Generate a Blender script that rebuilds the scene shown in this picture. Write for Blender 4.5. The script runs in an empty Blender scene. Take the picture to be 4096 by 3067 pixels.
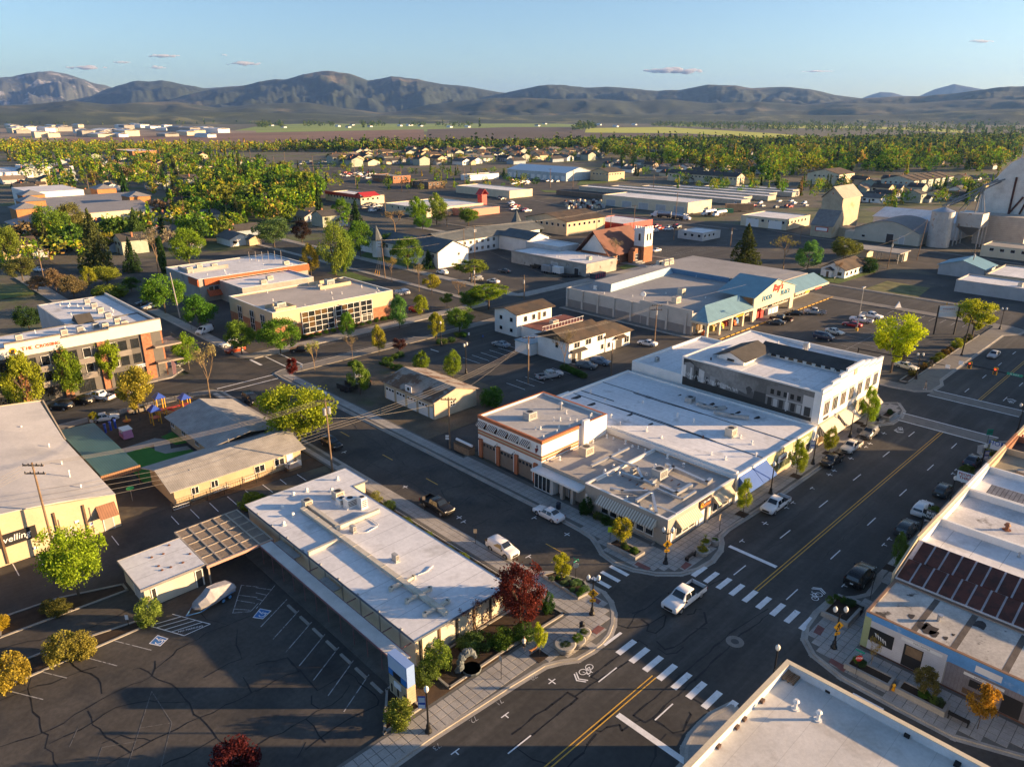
import bpy, math, random
import numpy as np
from mathutils import Vector
random.seed(7); R = np.random.RandomState(5)
S = bpy.context.scene
C = S.collection
rad = math.radians; RU, RC = random.uniform, random.choice
# ------------------------------------------------------------ camera, sky, sun, exposure
F, CX, CY, HY, CAMZ = 2917., 2048., 1533.5, 460., 53.
YAW = rad(45.94); PIT = math.atan((CY - HY) / F)
cd = bpy.data.cameras.new('camera'); cam = bpy.data.objects.new('camera', cd); C.objects.link(cam)
cam.location = (0, 0, CAMZ); cam.rotation_euler = (math.pi / 2 - PIT, 0, YAW - math.pi / 2)
cd.sensor_width = 36; cd.lens = F / 4096 * 36; cd.clip_start = .5; cd.clip_end = 80000
S.camera = cam
SUN_EL, SUN_AZ = rad(10.0), rad(-44.0)      # azimuth measured from +X, counter-clockwise
W = bpy.data.worlds.new('World'); S.world = W; W.use_nodes = True
wt = W.node_tree; bg = wt.nodes['Background']
sky = wt.nodes.new('ShaderNodeTexSky'); sky.sky_type = 'NISHITA'; sky.sun_disc = False
sky.sun_elevation = SUN_EL; sky.sun_rotation = math.pi / 2 - SUN_AZ
sky.altitude = 400; sky.air_density = .85; sky.dust_density = 1.15; sky.ozone_density = 2.2
wt.links.new(sky.outputs[0], bg.inputs[0]); bg.inputs[1].default_value = 0.066
sd = bpy.data.lights.new('sun', 'SUN'); sd.energy = 5.0; sd.angle = rad(.55); sd.color = (1, .65, .33)
so = bpy.data.objects.new('sun', sd); C.objects.link(so)
sv = Vector((math.cos(SUN_EL) * math.cos(SUN_AZ), math.cos(SUN_EL) * math.sin(SUN_AZ), math.sin(SUN_EL)))
so.rotation_euler = sv.to_track_quat('Z', 'Y').to_euler(); so.location = sv * 200 + Vector((80, 80, 0))
S.view_settings.view_transform = 'Standard'; S.view_settings.look = 'None'
S.view_settings.exposure = 1.88; S.view_settings.gamma = 1; S.view_settings.use_curve_mapping = False
# ------------------------------------------------------------ survey helper: a photo point on the level plane z,in metres
_fw = np.array([math.cos(YAW) * math.cos(PIT), math.sin(YAW) * math.cos(PIT), -math.sin(PIT)])
_rt = np.array([math.sin(YAW), -math.cos(YAW), 0]); _up = np.cross(_rt, _fw)
OY = (0, 767, 1534, 2300)
def npx(cell, x, y): return 1024 * int(cell[0]) + x / 2.159, OY[int(cell[1])] + y / 2.159
def q(cell, x, y, z=0.):
    px, py = npx(cell, x, y) if cell else (x, y)
    d = _fw * F + _rt * (px - CX) + _up * (CY - py); t = (z - CAMZ) / d[2]
    return (d[0] * t, d[1] * t)
def hgt(cell, b, ty):                       # height of an upright from its foot and its top row
    x, y = q(cell, *b); py = npx(cell, 0, ty)[1]
    lo, hi = 0., 80.
    for _ in range(40):
        m = (lo + hi) / 2; v = np.array([x, y, m - CAMZ]); p = CY - F * v.dot(_up) / v.dot(_fw)
        lo, hi = (m, hi) if p > py else (lo, m)
    return lo
def dep(x, y): return float(np.array([x, y, -CAMZ]).dot(_fw)) / F     # metres per photo pixel there
# ------------------------------------------------------------ materials
MATS = {}
def _nodes(name):
    m = bpy.data.materials.new(name); m.use_nodes = True
    return m, m.node_tree.nodes, m.node_tree.links, m.node_tree.nodes['Principled BSDF']
def mat(name,col,rough=.8,var=.18,scale=.6,metal=0.,spec=.3,alt=None,alts=.25,altth=.55,bump=0.,bs=8.,seam=None,objcol=False,stripe=None,altw=.08,fine=.5,stretch=None):
    if name in MATS: return MATS[name]
    m, N, L, P = _nodes(name); MATS[name] = m
    geo = N.new('ShaderNodeNewGeometry')
    def noise(s, d=6, r=.6):
        n = N.new('ShaderNodeTexNoise');n.inputs['Scale'].default_value = s;n.inputs['Detail'].default_value = d
        n.inputs['Roughness'].default_value = r; L.new(geo.outputs['Position'], n.inputs['Vector']); return n
    def mix(f, a, b, t='MIX'):
        x = N.new('ShaderNodeMix'); x.data_type = 'RGBA'; x.blend_type = t; x.clamp_factor = True
        for s, v in ((0, f), (6, a), (7, b)):
            if hasattr(v, 'type') and not isinstance(v, (int, float)): L.new(v, x.inputs[s])
            else: x.inputs[s].default_value = v if s == 0 else (*v, 1)
        return x.outputs[2]
    def ramp(o, a, b):
        r = N.new('ShaderNodeMapRange');r.inputs[1].default_value = a;r.inputs[2].default_value = b;r.clamp = True
        L.new(o, r.inputs[0]); return r.outputs[0]
    if objcol:
        oi = N.new('ShaderNodeObjectInfo'); base = oi.outputs['Color']
    else:
        rgb = N.new('ShaderNodeRGB'); rgb.outputs[0].default_value = (*col, 1); base = rgb.outputs[0]
    if stripe:                               # woven or rolled stripes: axis, period, second colour
        ax,per,c2 = stripe;sp = N.new('ShaderNodeSeparateXYZ');L.new(geo.outputs['Position'],sp.inputs[0])
        mm = N.new('ShaderNodeMath');mm.operation = 'PINGPONG';mm.inputs[1].default_value = per / 2;L.new(sp.outputs[ax],mm.inputs[0])
        gt = N.new('ShaderNodeMath');gt.operation = 'GREATER_THAN';gt.inputs[1].default_value = per / 4;L.new(mm.outputs[0],gt.inputs[0])
        base = mix(gt.outputs[0], base, c2) if hasattr(base, 'type') else base
    if alt is not None:
        na = noise(alts)
        if stretch:                          # wear drawn out along the traffic
            vm = N.new('ShaderNodeVectorMath');vm.operation = 'MULTIPLY';vm.inputs[1].default_value = (*stretch,1);L.new(geo.outputs['Position'],vm.inputs[0]);L.new(vm.outputs[0],na.inputs['Vector'])
        base = mix(ramp(na.outputs[0], altth, altth + altw), base, alt)
    n1 = noise(scale); lo = 1 - var; hi = 1 + var
    v = mix(ramp(n1.outputs[0], .3, .7), (lo, lo, lo), (hi, hi, hi))
    base = mix(1., base, v, 'MULTIPLY')
    n2 = noise(scale * 14, 3); lo = 1 - var * fine; hi = 1 + var * fine
    base = mix(1., base, mix(ramp(n2.outputs[0], .35, .65), (lo,) * 3, (hi,) * 3), 'MULTIPLY')
    if seam:                                 # welded seams of sheet roofing: spacing, width, darkness, axis
        spc, wd, dk, ax = seam
        sp = N.new('ShaderNodeSeparateXYZ'); L.new(geo.outputs['Position'], sp.inputs[0])
        mm = N.new('ShaderNodeMath'); mm.operation = 'PINGPONG'; mm.inputs[1].default_value = spc / 2
        ad = N.new('ShaderNodeMath'); ad.inputs[1].default_value = 0; L.new(sp.outputs[ax], ad.inputs[0])
        wv = N.new('ShaderNodeMath'); wv.operation = 'MULTIPLY_ADD'; wv.inputs[1].default_value = .12
        L.new(n1.outputs[0],wv.inputs[0]);L.new(ad.outputs[0],wv.inputs[2]);L.new(wv.outputs[0],mm.inputs[0])
        lt = N.new('ShaderNodeMath');lt.operation = 'LESS_THAN';lt.inputs[1].default_value = wd;L.new(mm.outputs[0],lt.inputs[0])
        base = mix(lt.outputs[0], base, mix(1., base, (dk,) * 3, 'MULTIPLY'))
    L.new(base, P.inputs['Base Color'])
    rr = N.new('ShaderNodeMapRange');rr.inputs[3].default_value = max(0,rough-.1);rr.inputs[4].default_value = min(1,rough+.1)
    L.new(n2.outputs[0], rr.inputs[0]); L.new(rr.outputs[0], P.inputs['Roughness'])
    P.inputs['Metallic'].default_value = metal; P.inputs['Specular IOR Level'].default_value = spec
    if bump:
        b = N.new('ShaderNodeBump');b.inputs['Strength'].default_value = bump;b.inputs['Distance'].default_value = .05
        L.new(noise(bs, 4).outputs[0], b.inputs['Height']); L.new(b.outputs[0], P.inputs['Normal'])
    return m
def flat(name, col, rough=.6, spec=.4, metal=0., emit=0.):
    if name in MATS: return MATS[name]
    m, N, L, P = _nodes(name); MATS[name] = m
    P.inputs['Base Color'].default_value = (*col, 1); P.inputs['Roughness'].default_value = rough
    P.inputs['Specular IOR Level'].default_value = spec; P.inputs['Metallic'].default_value = metal
    if emit: P.inputs['Emission Color'].default_value = (*col,1);P.inputs['Emission Strength'].default_value = emit
    return m
def leafmat(name, trans=.35, spread=.35, hue=False):
    m, N, L, P = _nodes(name); MATS[name] = m
    oi = N.new('ShaderNodeObjectInfo'); geo = N.new('ShaderNodeNewGeometry')
    r = N.new('ShaderNodeMapRange');r.inputs[3].default_value = 1-spread;r.inputs[4].default_value = 1+spread
    L.new(geo.outputs['Random Per Island'], r.inputs[0])
    no = N.new('ShaderNodeTexNoise');no.inputs['Scale'].default_value = .9;L.new(geo.outputs['Position'],no.inputs['Vector'])
    r2 = N.new('ShaderNodeMapRange');r2.inputs[1].default_value = .3;r2.inputs[2].default_value = .7;r2.inputs[3].default_value = .7;r2.inputs[4].default_value = 1.3;L.new(no.outputs[0],r2.inputs[0])
    mm = N.new('ShaderNodeMath');mm.operation = 'MULTIPLY';L.new(r.outputs[0],mm.inputs[0]);L.new(r2.outputs[0],mm.inputs[1])
    vm = N.new('ShaderNodeVectorMath');vm.operation = 'SCALE';L.new(oi.outputs['Color'],vm.inputs[0]);L.new(mm.outputs[0],vm.inputs['Scale'])
    if hue:                                  # each tree of a wood has its own tint
        n3 = N.new('ShaderNodeTexNoise');n3.inputs['Scale'].default_value = .055;n3.inputs['Detail'].default_value = 1;L.new(geo.outputs['Position'],n3.inputs['Vector'])
        cr = N.new('ShaderNodeValToRGB');L.new(n3.outputs[0],cr.inputs[0]);e = cr.color_ramp;e.interpolation = 'CONSTANT';e.elements[0].position = 0;e.elements[0].color = (.25,.42,.7,1);e.elements[1].position = .40;e.elements[1].color = (.55,.95,.7,1)
        for p_,c_ in ((.46,(1.0,1.1,.8,1)),(.51,(.35,.6,.7,1)),(.55,(1.2,.85,1.3,1)),(.60,(.8,1.2,.6,1)),(.66,(1.35,1.15,.7,1))): k = e.elements.new(p_);k.color = c_
        v2 = N.new('ShaderNodeVectorMath');v2.operation = 'MULTIPLY';L.new(vm.outputs[0],v2.inputs[0]);L.new(cr.outputs[0],v2.inputs[1]);vm = v2
    df = N.new('ShaderNodeBsdfDiffuse');tr = N.new('ShaderNodeBsdfTranslucent');ms = N.new('ShaderNodeMixShader');ms.inputs[0].default_value = trans
    L.new(vm.outputs[0],df.inputs[0]);L.new(vm.outputs[0],tr.inputs[0]);L.new(df.outputs[0],ms.inputs[1]);L.new(tr.outputs[0],ms.inputs[2])
    out = [n for n in N if n.type == 'OUTPUT_MATERIAL'][0]; L.new(ms.outputs[0], out.inputs[0]); N.remove(P)
    return m
# ------------------------------------------------------------ mesh builder
class M:
    def __init__(s): s.v = []; s.f = []
    def add(s, v, f):
        o = len(s.v); s.v += [tuple(p) for p in v]; s.f += [tuple(i + o for i in k) for k in f]; return s
    def box(s, x0, x1, y0, y1, z0, z1):
        return s.add([(x0,y0,z0),(x1,y0,z0),(x1,y1,z0),(x0,y1,z0),(x0,y0,z1),(x1,y0,z1),(x1,y1,z1),(x0,y1,z1)],
                     [(0, 3, 2, 1), (4, 5, 6, 7), (0, 1, 5, 4), (1, 2, 6, 5), (2, 3, 7, 6), (3, 0, 4, 7)])
    def prism(s, poly, z0, z1):
        a = sum(poly[i][0]*poly[(i+1) % len(poly)][1]-poly[(i+1) % len(poly)][0]*poly[i][1] for i in range(len(poly)))
        if a < 0: poly = poly[::-1]
        n = len(poly)
        return s.add([(p[0], p[1], z0) for p in poly] + [(p[0], p[1], z1) for p in poly],
                     [tuple(range(n-1,-1,-1)),tuple(range(n,2*n))]+[(i,(i+1) % n,n+(i+1) % n,n+i) for i in range(n)])
    def quad(s, *p): return s.add(p, [tuple(range(len(p)))])
    def slab(s, p, t):                      # thick sheet: quad p extruded by vector t
        a = [Vector(k) for k in p]; t = Vector(t); n = len(a)
        return s.add([tuple(k) for k in a] + [tuple(k + t) for k in a],
                     [tuple(range(n)),tuple(range(2*n-1,n-1,-1))]+[(i,n+i,n+(i+1) % n,(i+1) % n) for i in range(n)])
    def tube(s, p, r, r0, r1=None, n=6, cap=True):
        if r1 is None: r1 = r0
        p = Vector(p);e = Vector(r);d = (e-p).normalized();a = d.orthogonal().normalized();b = d.cross(a)
        ring = lambda c,k: [tuple(c+(a*math.cos(2*math.pi*i / n)+b*math.sin(2*math.pi*i / n))*k) for i in range(n)]
        f = [(i, (i + 1) % n, n + (i + 1) % n, n + i) for i in range(n)]
        if cap: f += [tuple(range(n - 1, -1, -1)), tuple(range(n, 2 * n))]
        return s.add(ring(p, r0) + ring(e, r1), f)
    def cyl(s, x, y, z0, z1, r0, r1=None, n=12): return s.tube((x, y, z0), (x, y, z1), r0, r1, n)
    def lathe(s, x, y, prof, n=12):
        for (r0,z0),(r1,z1) in zip(prof,prof[1:]): s.tube((x,y,z0),(x,y,z1+(1e-4 if z1 == z0 else 0)),max(r0,1e-3),max(r1,1e-3),n)
        return s
    def ball(s, c, r, n=10, m=6):
        rx, ry, rz = (r, r, r) if isinstance(r, (int, float)) else r
        v = [(c[0], c[1], c[2] - rz)]; f = []
        for j in range(1, m):
            t = -math.pi / 2 + math.pi * j / m
            v += [(c[0]+rx*math.cos(t)*math.cos(2*math.pi*i / n),c[1]+ry*math.cos(t)*math.sin(2*math.pi*i / n),c[2]+rz*math.sin(t)) for i in range(n)]
        v.append((c[0], c[1], c[2] + rz)); L = len(v) - 1
        f += [(0, 1 + (i + 1) % n, 1 + i) for i in range(n)]
        for j in range(m - 2):
            o = 1 + j * n; f += [(o + i, o + (i + 1) % n, o + n + (i + 1) % n, o + n + i) for i in range(n)]
        o = 1 + (m - 2) * n; f += [(o + i, o + (i + 1) % n, L) for i in range(n)]
        return s.add(v, f)
    def gable(s, x0, x1, y0, y1, z0, z1, t=.18, axis='x', ov=.0):   # two sloping roof sheets with thickness
        if axis == 'x':
            ym = (y0 + y1) / 2
            s.slab([(x0 - ov, y0, z0), (x1 + ov, y0, z0), (x1 + ov, ym, z1), (x0 - ov, ym, z1)], (0, 0, t))
            s.slab([(x1 + ov, y1, z0), (x0 - ov, y1, z0), (x0 - ov, ym, z1), (x1 + ov, ym, z1)], (0, 0, t))
        else:
            xm = (x0 + x1) / 2
            s.slab([(x0, y1 + ov, z0), (x0, y0 - ov, z0), (xm, y0 - ov, z1), (xm, y1 + ov, z1)], (0, 0, t))
            s.slab([(x1, y0 - ov, z0), (x1, y1 + ov, z0), (xm, y1 + ov, z1), (xm, y0 - ov, z1)], (0, 0, t))
        return s
    def gwall(s, x0, x1, y0, y1, z0, ze, zr, axis='x'):             # walls with gable ends
        s.box(x0, x1, y0, y1, z0, ze)
        if axis == 'x':
            ym = (y0+y1) / 2;s.add([(x0,y0,ze),(x0,y1,ze),(x0,ym,zr),(x1,y0,ze),(x1,y1,ze),(x1,ym,zr)],[(0,2,1),(3,4,5),(0,3,5,2),(1,2,5,4)])
        else:
            xm = (x0+x1) / 2;s.add([(x0,y0,ze),(x1,y0,ze),(xm,y0,zr),(x0,y1,ze),(x1,y1,ze),(xm,y1,zr)],[(0,1,2),(3,5,4),(0,2,5,3),(1,4,5,2)])
        return s
ORG = {}
def link(o, par=None):
    C.objects.link(o)
    if par is not None: o.parent = par
    return o
def me(name, m, mt, smooth=False):
    d = bpy.data.meshes.new(name); d.from_pydata(m.v, [], m.f)
    if mt is not None: d.materials.append(mt)
    if smooth: d.polygons.foreach_set('use_smooth', [True] * len(d.polygons))
    d.update(); return d
def ob(name,m,mt,par=None,smooth=False,label=None,color=None,kind=None):   # verts in world metres;origin at the root's foot
    if isinstance(m, M):
        og = ORG.get(par.name, (0, 0, 0)) if par is not None else (0, 0, 0)
        if og != (0, 0, 0):
            mm = M(); mm.v = [(a - og[0], b - og[1], c - og[2]) for a, b, c in m.v]; mm.f = m.f; m = mm
        m = me(name, m, mt, smooth)
    else: og = ORG.get(par.name, (0, 0, 0)) if par is not None else (0, 0, 0)
    o = bpy.data.objects.new(name, m); link(o, par)
    if par is not None: ORG[o.name] = og
    if label: o['label'] = label
    if kind: o['kind'] = kind
    if color: o.color = (*color, 1)
    return o
def thing(name, label, cat, loc=(0, 0, 0), rz=0., group=None):
    o = bpy.data.objects.new(name,None);C.objects.link(o);o.location = loc;o.rotation_euler = (0,0,rz);o.empty_display_size = .3
    o['label'] = label; o['category'] = cat
    if group: o['group'] = group
    ORG[o.name] = (0, 0, 0) if rz else tuple(loc)
    return o
def tag(o, label, cat, group=None):
    o['label'] = label; o['category'] = cat
    if group: o['group'] = group
    return o
def struct(name, m, mt): return ob(name, m, mt, kind='structure')
def copy_tree(o, par=None, color=None):
    c = o.copy(); C.objects.link(c); c.parent = par
    if color and o.get('paint'): c.color = (*color, 1)
    for ch in o.children: copy_tree(ch, c, color)
    return c
def inside(p, poly):
    x, y = p; r = False; j = len(poly) - 1
    for i in range(len(poly)):
        a, b = poly[i], poly[j]
        if (a[1] > y) != (b[1] > y) and x < (b[0] - a[0]) * (y - a[1]) / (b[1] - a[1]) + a[0]: r = not r
        j = i
    return r
_TX = {}
def text(body,size,pos,rot,mt,par,name='lettering',align='CENTER',ext=.01,bold=0.,shear=0.,label=None):
    cu = bpy.data.curves.new('lettering','FONT');cu.body = body;cu.size = size;cu.align_x = align;cu.align_y = 'CENTER';cu.extrude = ext;cu.offset = bold;cu.shear = shear
    cu.resolution_u = 2
    t = bpy.data.objects.new('tmp', cu); C.objects.link(t)
    dg = bpy.context.evaluated_depsgraph_get();d = bpy.data.meshes.new_from_object(t.evaluated_get(dg));bpy.data.objects.remove(t)
    d.name = name; d.materials.clear(); d.materials.append(mt)
    o = bpy.data.objects.new(name, d); link(o, par); og = ORG.get(par.name, (0, 0, 0))
    o.location = (pos[0] - og[0], pos[1] - og[1], pos[2] - og[2]); o.rotation_euler = rot
    ORG[o.name] = og
    if label: o['label'] = label
    return o
FACE = {'-Y': (math.pi / 2,0,0),'-X': (math.pi / 2,0,-math.pi / 2),'+X': (math.pi / 2,0,math.pi / 2),'+Y': (math.pi / 2,0,math.pi),'UP': (0,0,0)}
def fbox(m, face, at, u0, u1, z0, z1, d0, d1):      # box on a wall face: u along the wall, d outwards
    if face == '-Y': return m.box(u0, u1, at - d1, at - d0, z0, z1)
    if face == '+Y': return m.box(u0, u1, at + d0, at + d1, z0, z1)
    if face == '-X': return m.box(at - d1, at - d0, u0, u1, z0, z1)
    return m.box(at + d0, at + d1, u0, u1, z0, z1)

HAZE = 3.0e-5
# ------------------------------------------------------------ palette
asph = mat('asphalt',(.054,.052,.049),.85,.26,.12,alt=(.082,.078,.072),alts=1.,altth=.47,altw=.2,stretch=(.035,.55),bump=.15,bs=30)
asph2 = mat('asphalt_old',(.070,.064,.057),.88,.30,.15,alt=(.046,.045,.044),alts=.13,altth=.5,altw=.12,bump=.2,bs=25)
asph3 = mat('asphalt_town',(.066,.062,.057),.9,.28,.1,alt=(.10,.088,.062),alts=.05,altth=.55,altw=.06)
tar = flat('tar', (.008, .008, .009), .6)
conc = mat('concrete',(.30,.285,.262),.85,.16,.35,alt=(.22,.21,.195),alts=.4,altth=.6,altw=.15,bump=.1)
conc_o = mat('concrete_old',(.20,.185,.165),.9,.22,.5,alt=(.12,.115,.10),alts=.5,altth=.55,altw=.15,bump=.15)
conc_k = mat('kerb_concrete', (.33, .31, .28), .85, .2, .5)
joint = mat('slab_joint', (.13, .125, .115), .9, .2, .5)
slabm = mat('paving_slab', (.335, .32, .30), .85, .2, .45, alt=(.26, .25, .235), alts=.9, altth=.6, altw=.1)
ramp_red = mat('tactile_red', (.20, .085, .075), .85, .2, 2)
wfaint = mat('paint_faint', (.13, .125, .12), .8, .2, 1.5, alt=(.07, .066, .06), alts=2.5, altth=.5)
wpaint = mat('paint_white', (.72, .72, .72), .7, .12, 1.5, alt=(.40, .40, .40), alts=1.6, altth=.62)
wpaint2 = mat('paint_worn', (.36, .36, .36), .8, .2, 1.5, alt=(.12, .12, .12), alts=2.5, altth=.52)
ypaint = mat('paint_yellow', (.62, .36, .055), .7, .15, 1.5, alt=(.25, .16, .05), alts=2.2, altth=.62)
bpaint = mat('paint_blue', (.05, .17, .42), .7, .12, 1.5)
soil = mat('soil', (.045, .03, .02), .95, .35, 1.2)
mulch = mat('mulch_brown', (.085, .056, .036), .95, .3, .8)
dirt = mat('dirt', (.115, .095, .068), .95, .3, .25, alt=(.07, .085, .03), alts=.15, altth=.55, altw=.2)
grass = mat('grass',(.085,.13,.028),.95,.35,.6,alt=(.14,.15,.04),alts=.3,altth=.55,altw=.2,bump=.4,bs=18)
turf = mat('turf_artificial', (.05, .19, .03), .9, .12, .8)
gnd = mat('ground_town',(.115,.105,.082),.95,.3,.05,alt=(.10,.115,.045),alts=.02,altth=.5,altw=.06)
black = flat('black_metal', (.012, .012, .013), .45)
steel = mat('steel_galvanised', (.42, .43, .45), .4, .12, 3, metal=.7)
white_r = mat('roof_white',(.66,.66,.67),.75,.14,.12,alt=(.43,.42,.41),alts=.22,altth=.56,altw=.2,seam=(3.0,.035,.62,1))
white_r2 = mat('roof_white_stained',(.70,.70,.71),.75,.14,.1,alt=(.30,.295,.29),alts=.2,altth=.58,altw=.16,seam=(3.4,.03,.6,0))
grey_r = mat('roof_grey',(.36,.345,.33),.85,.16,.2,alt=(.27,.26,.25),alts=.15,altth=.52,altw=.2,seam=(1.0,.02,.82,1))
grey_r2 = mat('roof_grey_plain',(.42,.41,.40),.85,.14,.15,alt=(.33,.32,.31),alts=.1,altth=.52,altw=.2)
old_r = mat('roof_patched',(.40,.385,.36),.85,.25,.25,alt=(.055,.052,.05),alts=.32,altth=.61,altw=.05)
shingle_g = mat('shingle_grey', (.33, .315, .295), .9, .22, .5, seam=(.28, .03, .75, 0), bump=.3, bs=12)
shingle_d = mat('shingle_dark', (.062, .058, .055), .9, .25, .4, bump=.3, bs=12)
shingle_b = mat('shingle_brown',(.088,.064,.046),.9,.25,.4,alt=(.06,.05,.042),alts=.3,altth=.5,bump=.3,bs=12)
shingle_s = mat('shingle_slate', (.10, .115, .125), .9, .2, .4)
cream = mat('stucco_cream', (.60, .52, .38), .9, .1, .3)
tanw = mat('stucco_tan', (.50, .40, .27), .9, .1, .3)
taupe = mat('stucco_taupe', (.36, .32, .275), .9, .1, .3)
whitew = mat('wall_white', (.72, .71, .69), .85, .08, .4)
greyw = mat('wall_grey', (.40, .41, .42), .85, .12, .4)
conw = mat('wall_concrete', (.36, .34, .31), .9, .2, .3, alt=(.10, .10, .10), alts=.35, altth=.56, altw=.1)
brick = mat('brick_red',(.30,.135,.075),.9,.28,2.2,alt=(.42,.22,.13),alts=2.5,altth=.6,bump=.3,bs=9)
rust = mat('rust_metal', (.085, .030, .022), .8, .35, .5, alt=(.05, .022, .018), alts=.8, altth=.5)
wood = mat('timber', (.25, .16, .09), .85, .25, 1)
wood_d = mat('timber_dark', (.13, .085, .055), .9, .25, 1)
wood_p = mat('timber_pole', (.19, .13, .085), .9, .25, .8)
redw = mat('panel_red', (.33, .07, .035), .7, .15, .8, stripe=None)
trimr = mat('trim_terracotta', (.40, .14, .065), .8, .12, 1)
blue_m = mat('metal_blue', (.17, .32, .40), .5, .1, .5, metal=.25)
green_m = mat('metal_green', (.06, .135, .135), .5, .12, .4, seam=(.35, .03, .7, 0))
glass = flat('glass_dark', (.018, .022, .026), .06, .9)
glass_w = flat('glass_warm', (.10, .065, .03), .1, .8)
frame_w = flat('frame_white', (.70, .70, .68), .5)
frame_d = flat('frame_dark', (.03, .03, .032), .5)
unit = mat('unit_beige', (.50, .46, .39), .6, .12, 1.2)
unit_g = mat('unit_grey', (.38, .38, .37), .55, .12, 1.2)
duct = mat('duct_metal', (.55, .56, .57), .35, .12, 1.5, metal=.75)
ductp = mat('duct_painted', (.52, .48, .40), .75, .15, .8)
plast = flat('plastic_white', (.72, .71, .69), .5)
red = flat('red_paint', (.42, .03, .025), .5)
sign_w = flat('sign_white', (.75, .75, .76), .5)
sign_b = flat('sign_black', (.02, .02, .022), .5)
sign_y = flat('sign_yellow', (.80, .40, .015), .5)
sign_g = flat('sign_green', (.01, .24, .17), .5)
sign_bl = flat('sign_blue', (.03, .09, .35), .5)
lime = flat('sign_lime', (.55, .75, .03), .5)
# ------------------------------------------------------------ ground, roads, lots
struct('ground',M().quad((-21500,-21500,-.2),(21500,-21500,-.2),(21500,21500,-.2),(-21500,21500,-.2)),gnd)
struct('lot_ground',M().quad((-70,-140,-.03),(341,-140,-.03),(341,145,-.03),(-70,145,-.03)),asph3)
struct('lot_ground',M().quad((240,300.1,-.05),(480,300.1,-.05),(480,720,-.05),(240,720,-.05)),asph3)
struct('lot_ground', M().quad((67, 160, -.03), (345, 160, -.03), (345, 300, -.03), (67, 300, -.03)), asph3)
def rect(x0, x1, y0, y1, z): return M().quad((x0, y0, z), (x1, y0, z), (x1, y1, z), (x0, y1, z))
roadA = struct('road', rect(-70, 420, 22.6, 41.6, 0), asph)
roadB = struct('road', rect(53.9, 67.1, -120, 420, -.005), asph2)
road2 = struct('road', rect(143.4, 155.2, -120, 430, -.010), asph)
roadO = struct('road', rect(-70, 340, 145, 157, -.015), asph)
road1 = struct('road', rect(226, 242, -120, 300, -.018), asph)
roadF = struct('road', rect(300, 336, -150, 430, -.022), asph2)
struct('road', rect(69.9, 143.6, 83.9, 93.2, -.012), asph2)                 # alley
lotW = struct('parking_lot', rect(-60, 33.4, 41.6, 100.6, -.008), asph2)
lotR = struct('parking_lot', rect(157, 226, 46, 94, -.006), asph)
lotM = struct('parking_lot', rect(96, 143.2, 93.3, 141, -.009), asph)
lotC = struct('parking_lot', rect(238, 300, 150, 186, -.012), asph)
def grassp(name, pts, mt=grass, z=.03): return struct(name, M().prism(pts, -.02, z), mt)
grassp('lawn',[(243,87.7),(262,87.2),(261,73.4),(241,71.2)],mat('grass_dry',(.16,.15,.06),.95,.4,.3,alt=(.07,.10,.025),alts=.2,altth=.5,altw=.2))
grassp('gravel_yard', [(70, 93.4), (70, 139), (88, 139), (94, 120), (94, 99), (81, 93.4)], dirt)
grassp('lawn', [q('11', 610, 700), q('11', 780, 680), q('11', 1040, 765), q('11', 900, 775)])
grassp('lawn', [q('21', 920, 650), q('21', 1000, 625), q('21', 1120, 645), q('21', 1000, 690)])
grassp('lawn', [q('11', 860, 570), q('11', 960, 520), q('11', 1480, 660), q('11', 1400, 690)])
grassp('lawn', [(246, 109), (246, 97), (276, 96), (276, 109)], grass, .02)
grassp('lawn', [q('01', 0, 930), q('01', 300, 880), q('01', 280, 860), q('01', 0, 880)])
grassp('lawn',[q('20',240,1640),q('20',520,1656),q('21',560,15),q('21',280,5)]);grassp('lawn',[q('20',560,1600),q('20',590,1560),q('20',1000,1545),q('20',1000,1560)])
for c_,l in (('10',[(380,1560),(1100,1656)]),('11',[(1890,85),(2211,140)]),('21',[(0,40),(380,115),(790,175)]),('21',[(1100,225),(1950,330)]),('10',[(0,1490),(700,1440),(2211,1500)]),('11',[(880,130),(1100,160),(1060,60)]),('31',[(0,330),(360,395),(760,450),(1290,500),(2211,630)])):
    m = M()
    for a,b in zip(l,l[1:]): m.prism([q(c_,*a),q(c_,*b),tuple(Vector(q(c_,*b))+Vector((1.6,1.6))),tuple(Vector(q(c_,*a))+Vector((1.6,1.6)))],-.03,.06)
    struct('sidewalk', m, conc_o)
grassp('dirt_bed', [(33.6, 98.6), (33.6, 101), (52, 101), (52, 97)], mulch)
def strip(m, pts, w, z):                       # flat ribbon along a line
    for i, (a, b) in enumerate(zip(pts, pts[1:])):
        d = Vector((b[0] - a[0], b[1] - a[1])); l = d.length; z += .0005 if i % 2 else -.0005 * (i > 0)
        if l < 1e-6: continue
        d /= l; n = Vector((-d.y, d.x)) * w / 2; e = d * w * .3
        m.quad((a[0]-n.x-e.x,a[1]-n.y-e.y,z),(b[0]-n.x+e.x,b[1]-n.y+e.y,z),(b[0]+n.x+e.x,b[1]+n.y+e.y,z),(a[0]+n.x-e.x,a[1]+n.y-e.y,z))
def wig(pts, amp=.12, step=1.0):
    out = [pts[0]]
    for a, b in zip(pts, pts[1:]):
        l = math.dist(a, b); n = max(1, int(l / step))
        for i in range(1, n + 1):
            t = i / n; k = 0 if i == n else amp
            out.append((a[0]+(b[0]-a[0])*t+random.gauss(0,k),a[1]+(b[1]-a[1])*t+random.gauss(0,k)))
    return out
def cracks(par, cell, lines, w, z, amp=.1):
    m = M()
    for k, l in enumerate(lines):
        p = wig([q(cell, *a) for a in l], amp)
        for a, b in zip(p, p[1:]): strip(m, [a, b], w * RU(.5, 1.4), z + .0006 * (k % 5))
    ob('crack_sealant', m, tar, par, kind='stuff')
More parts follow.
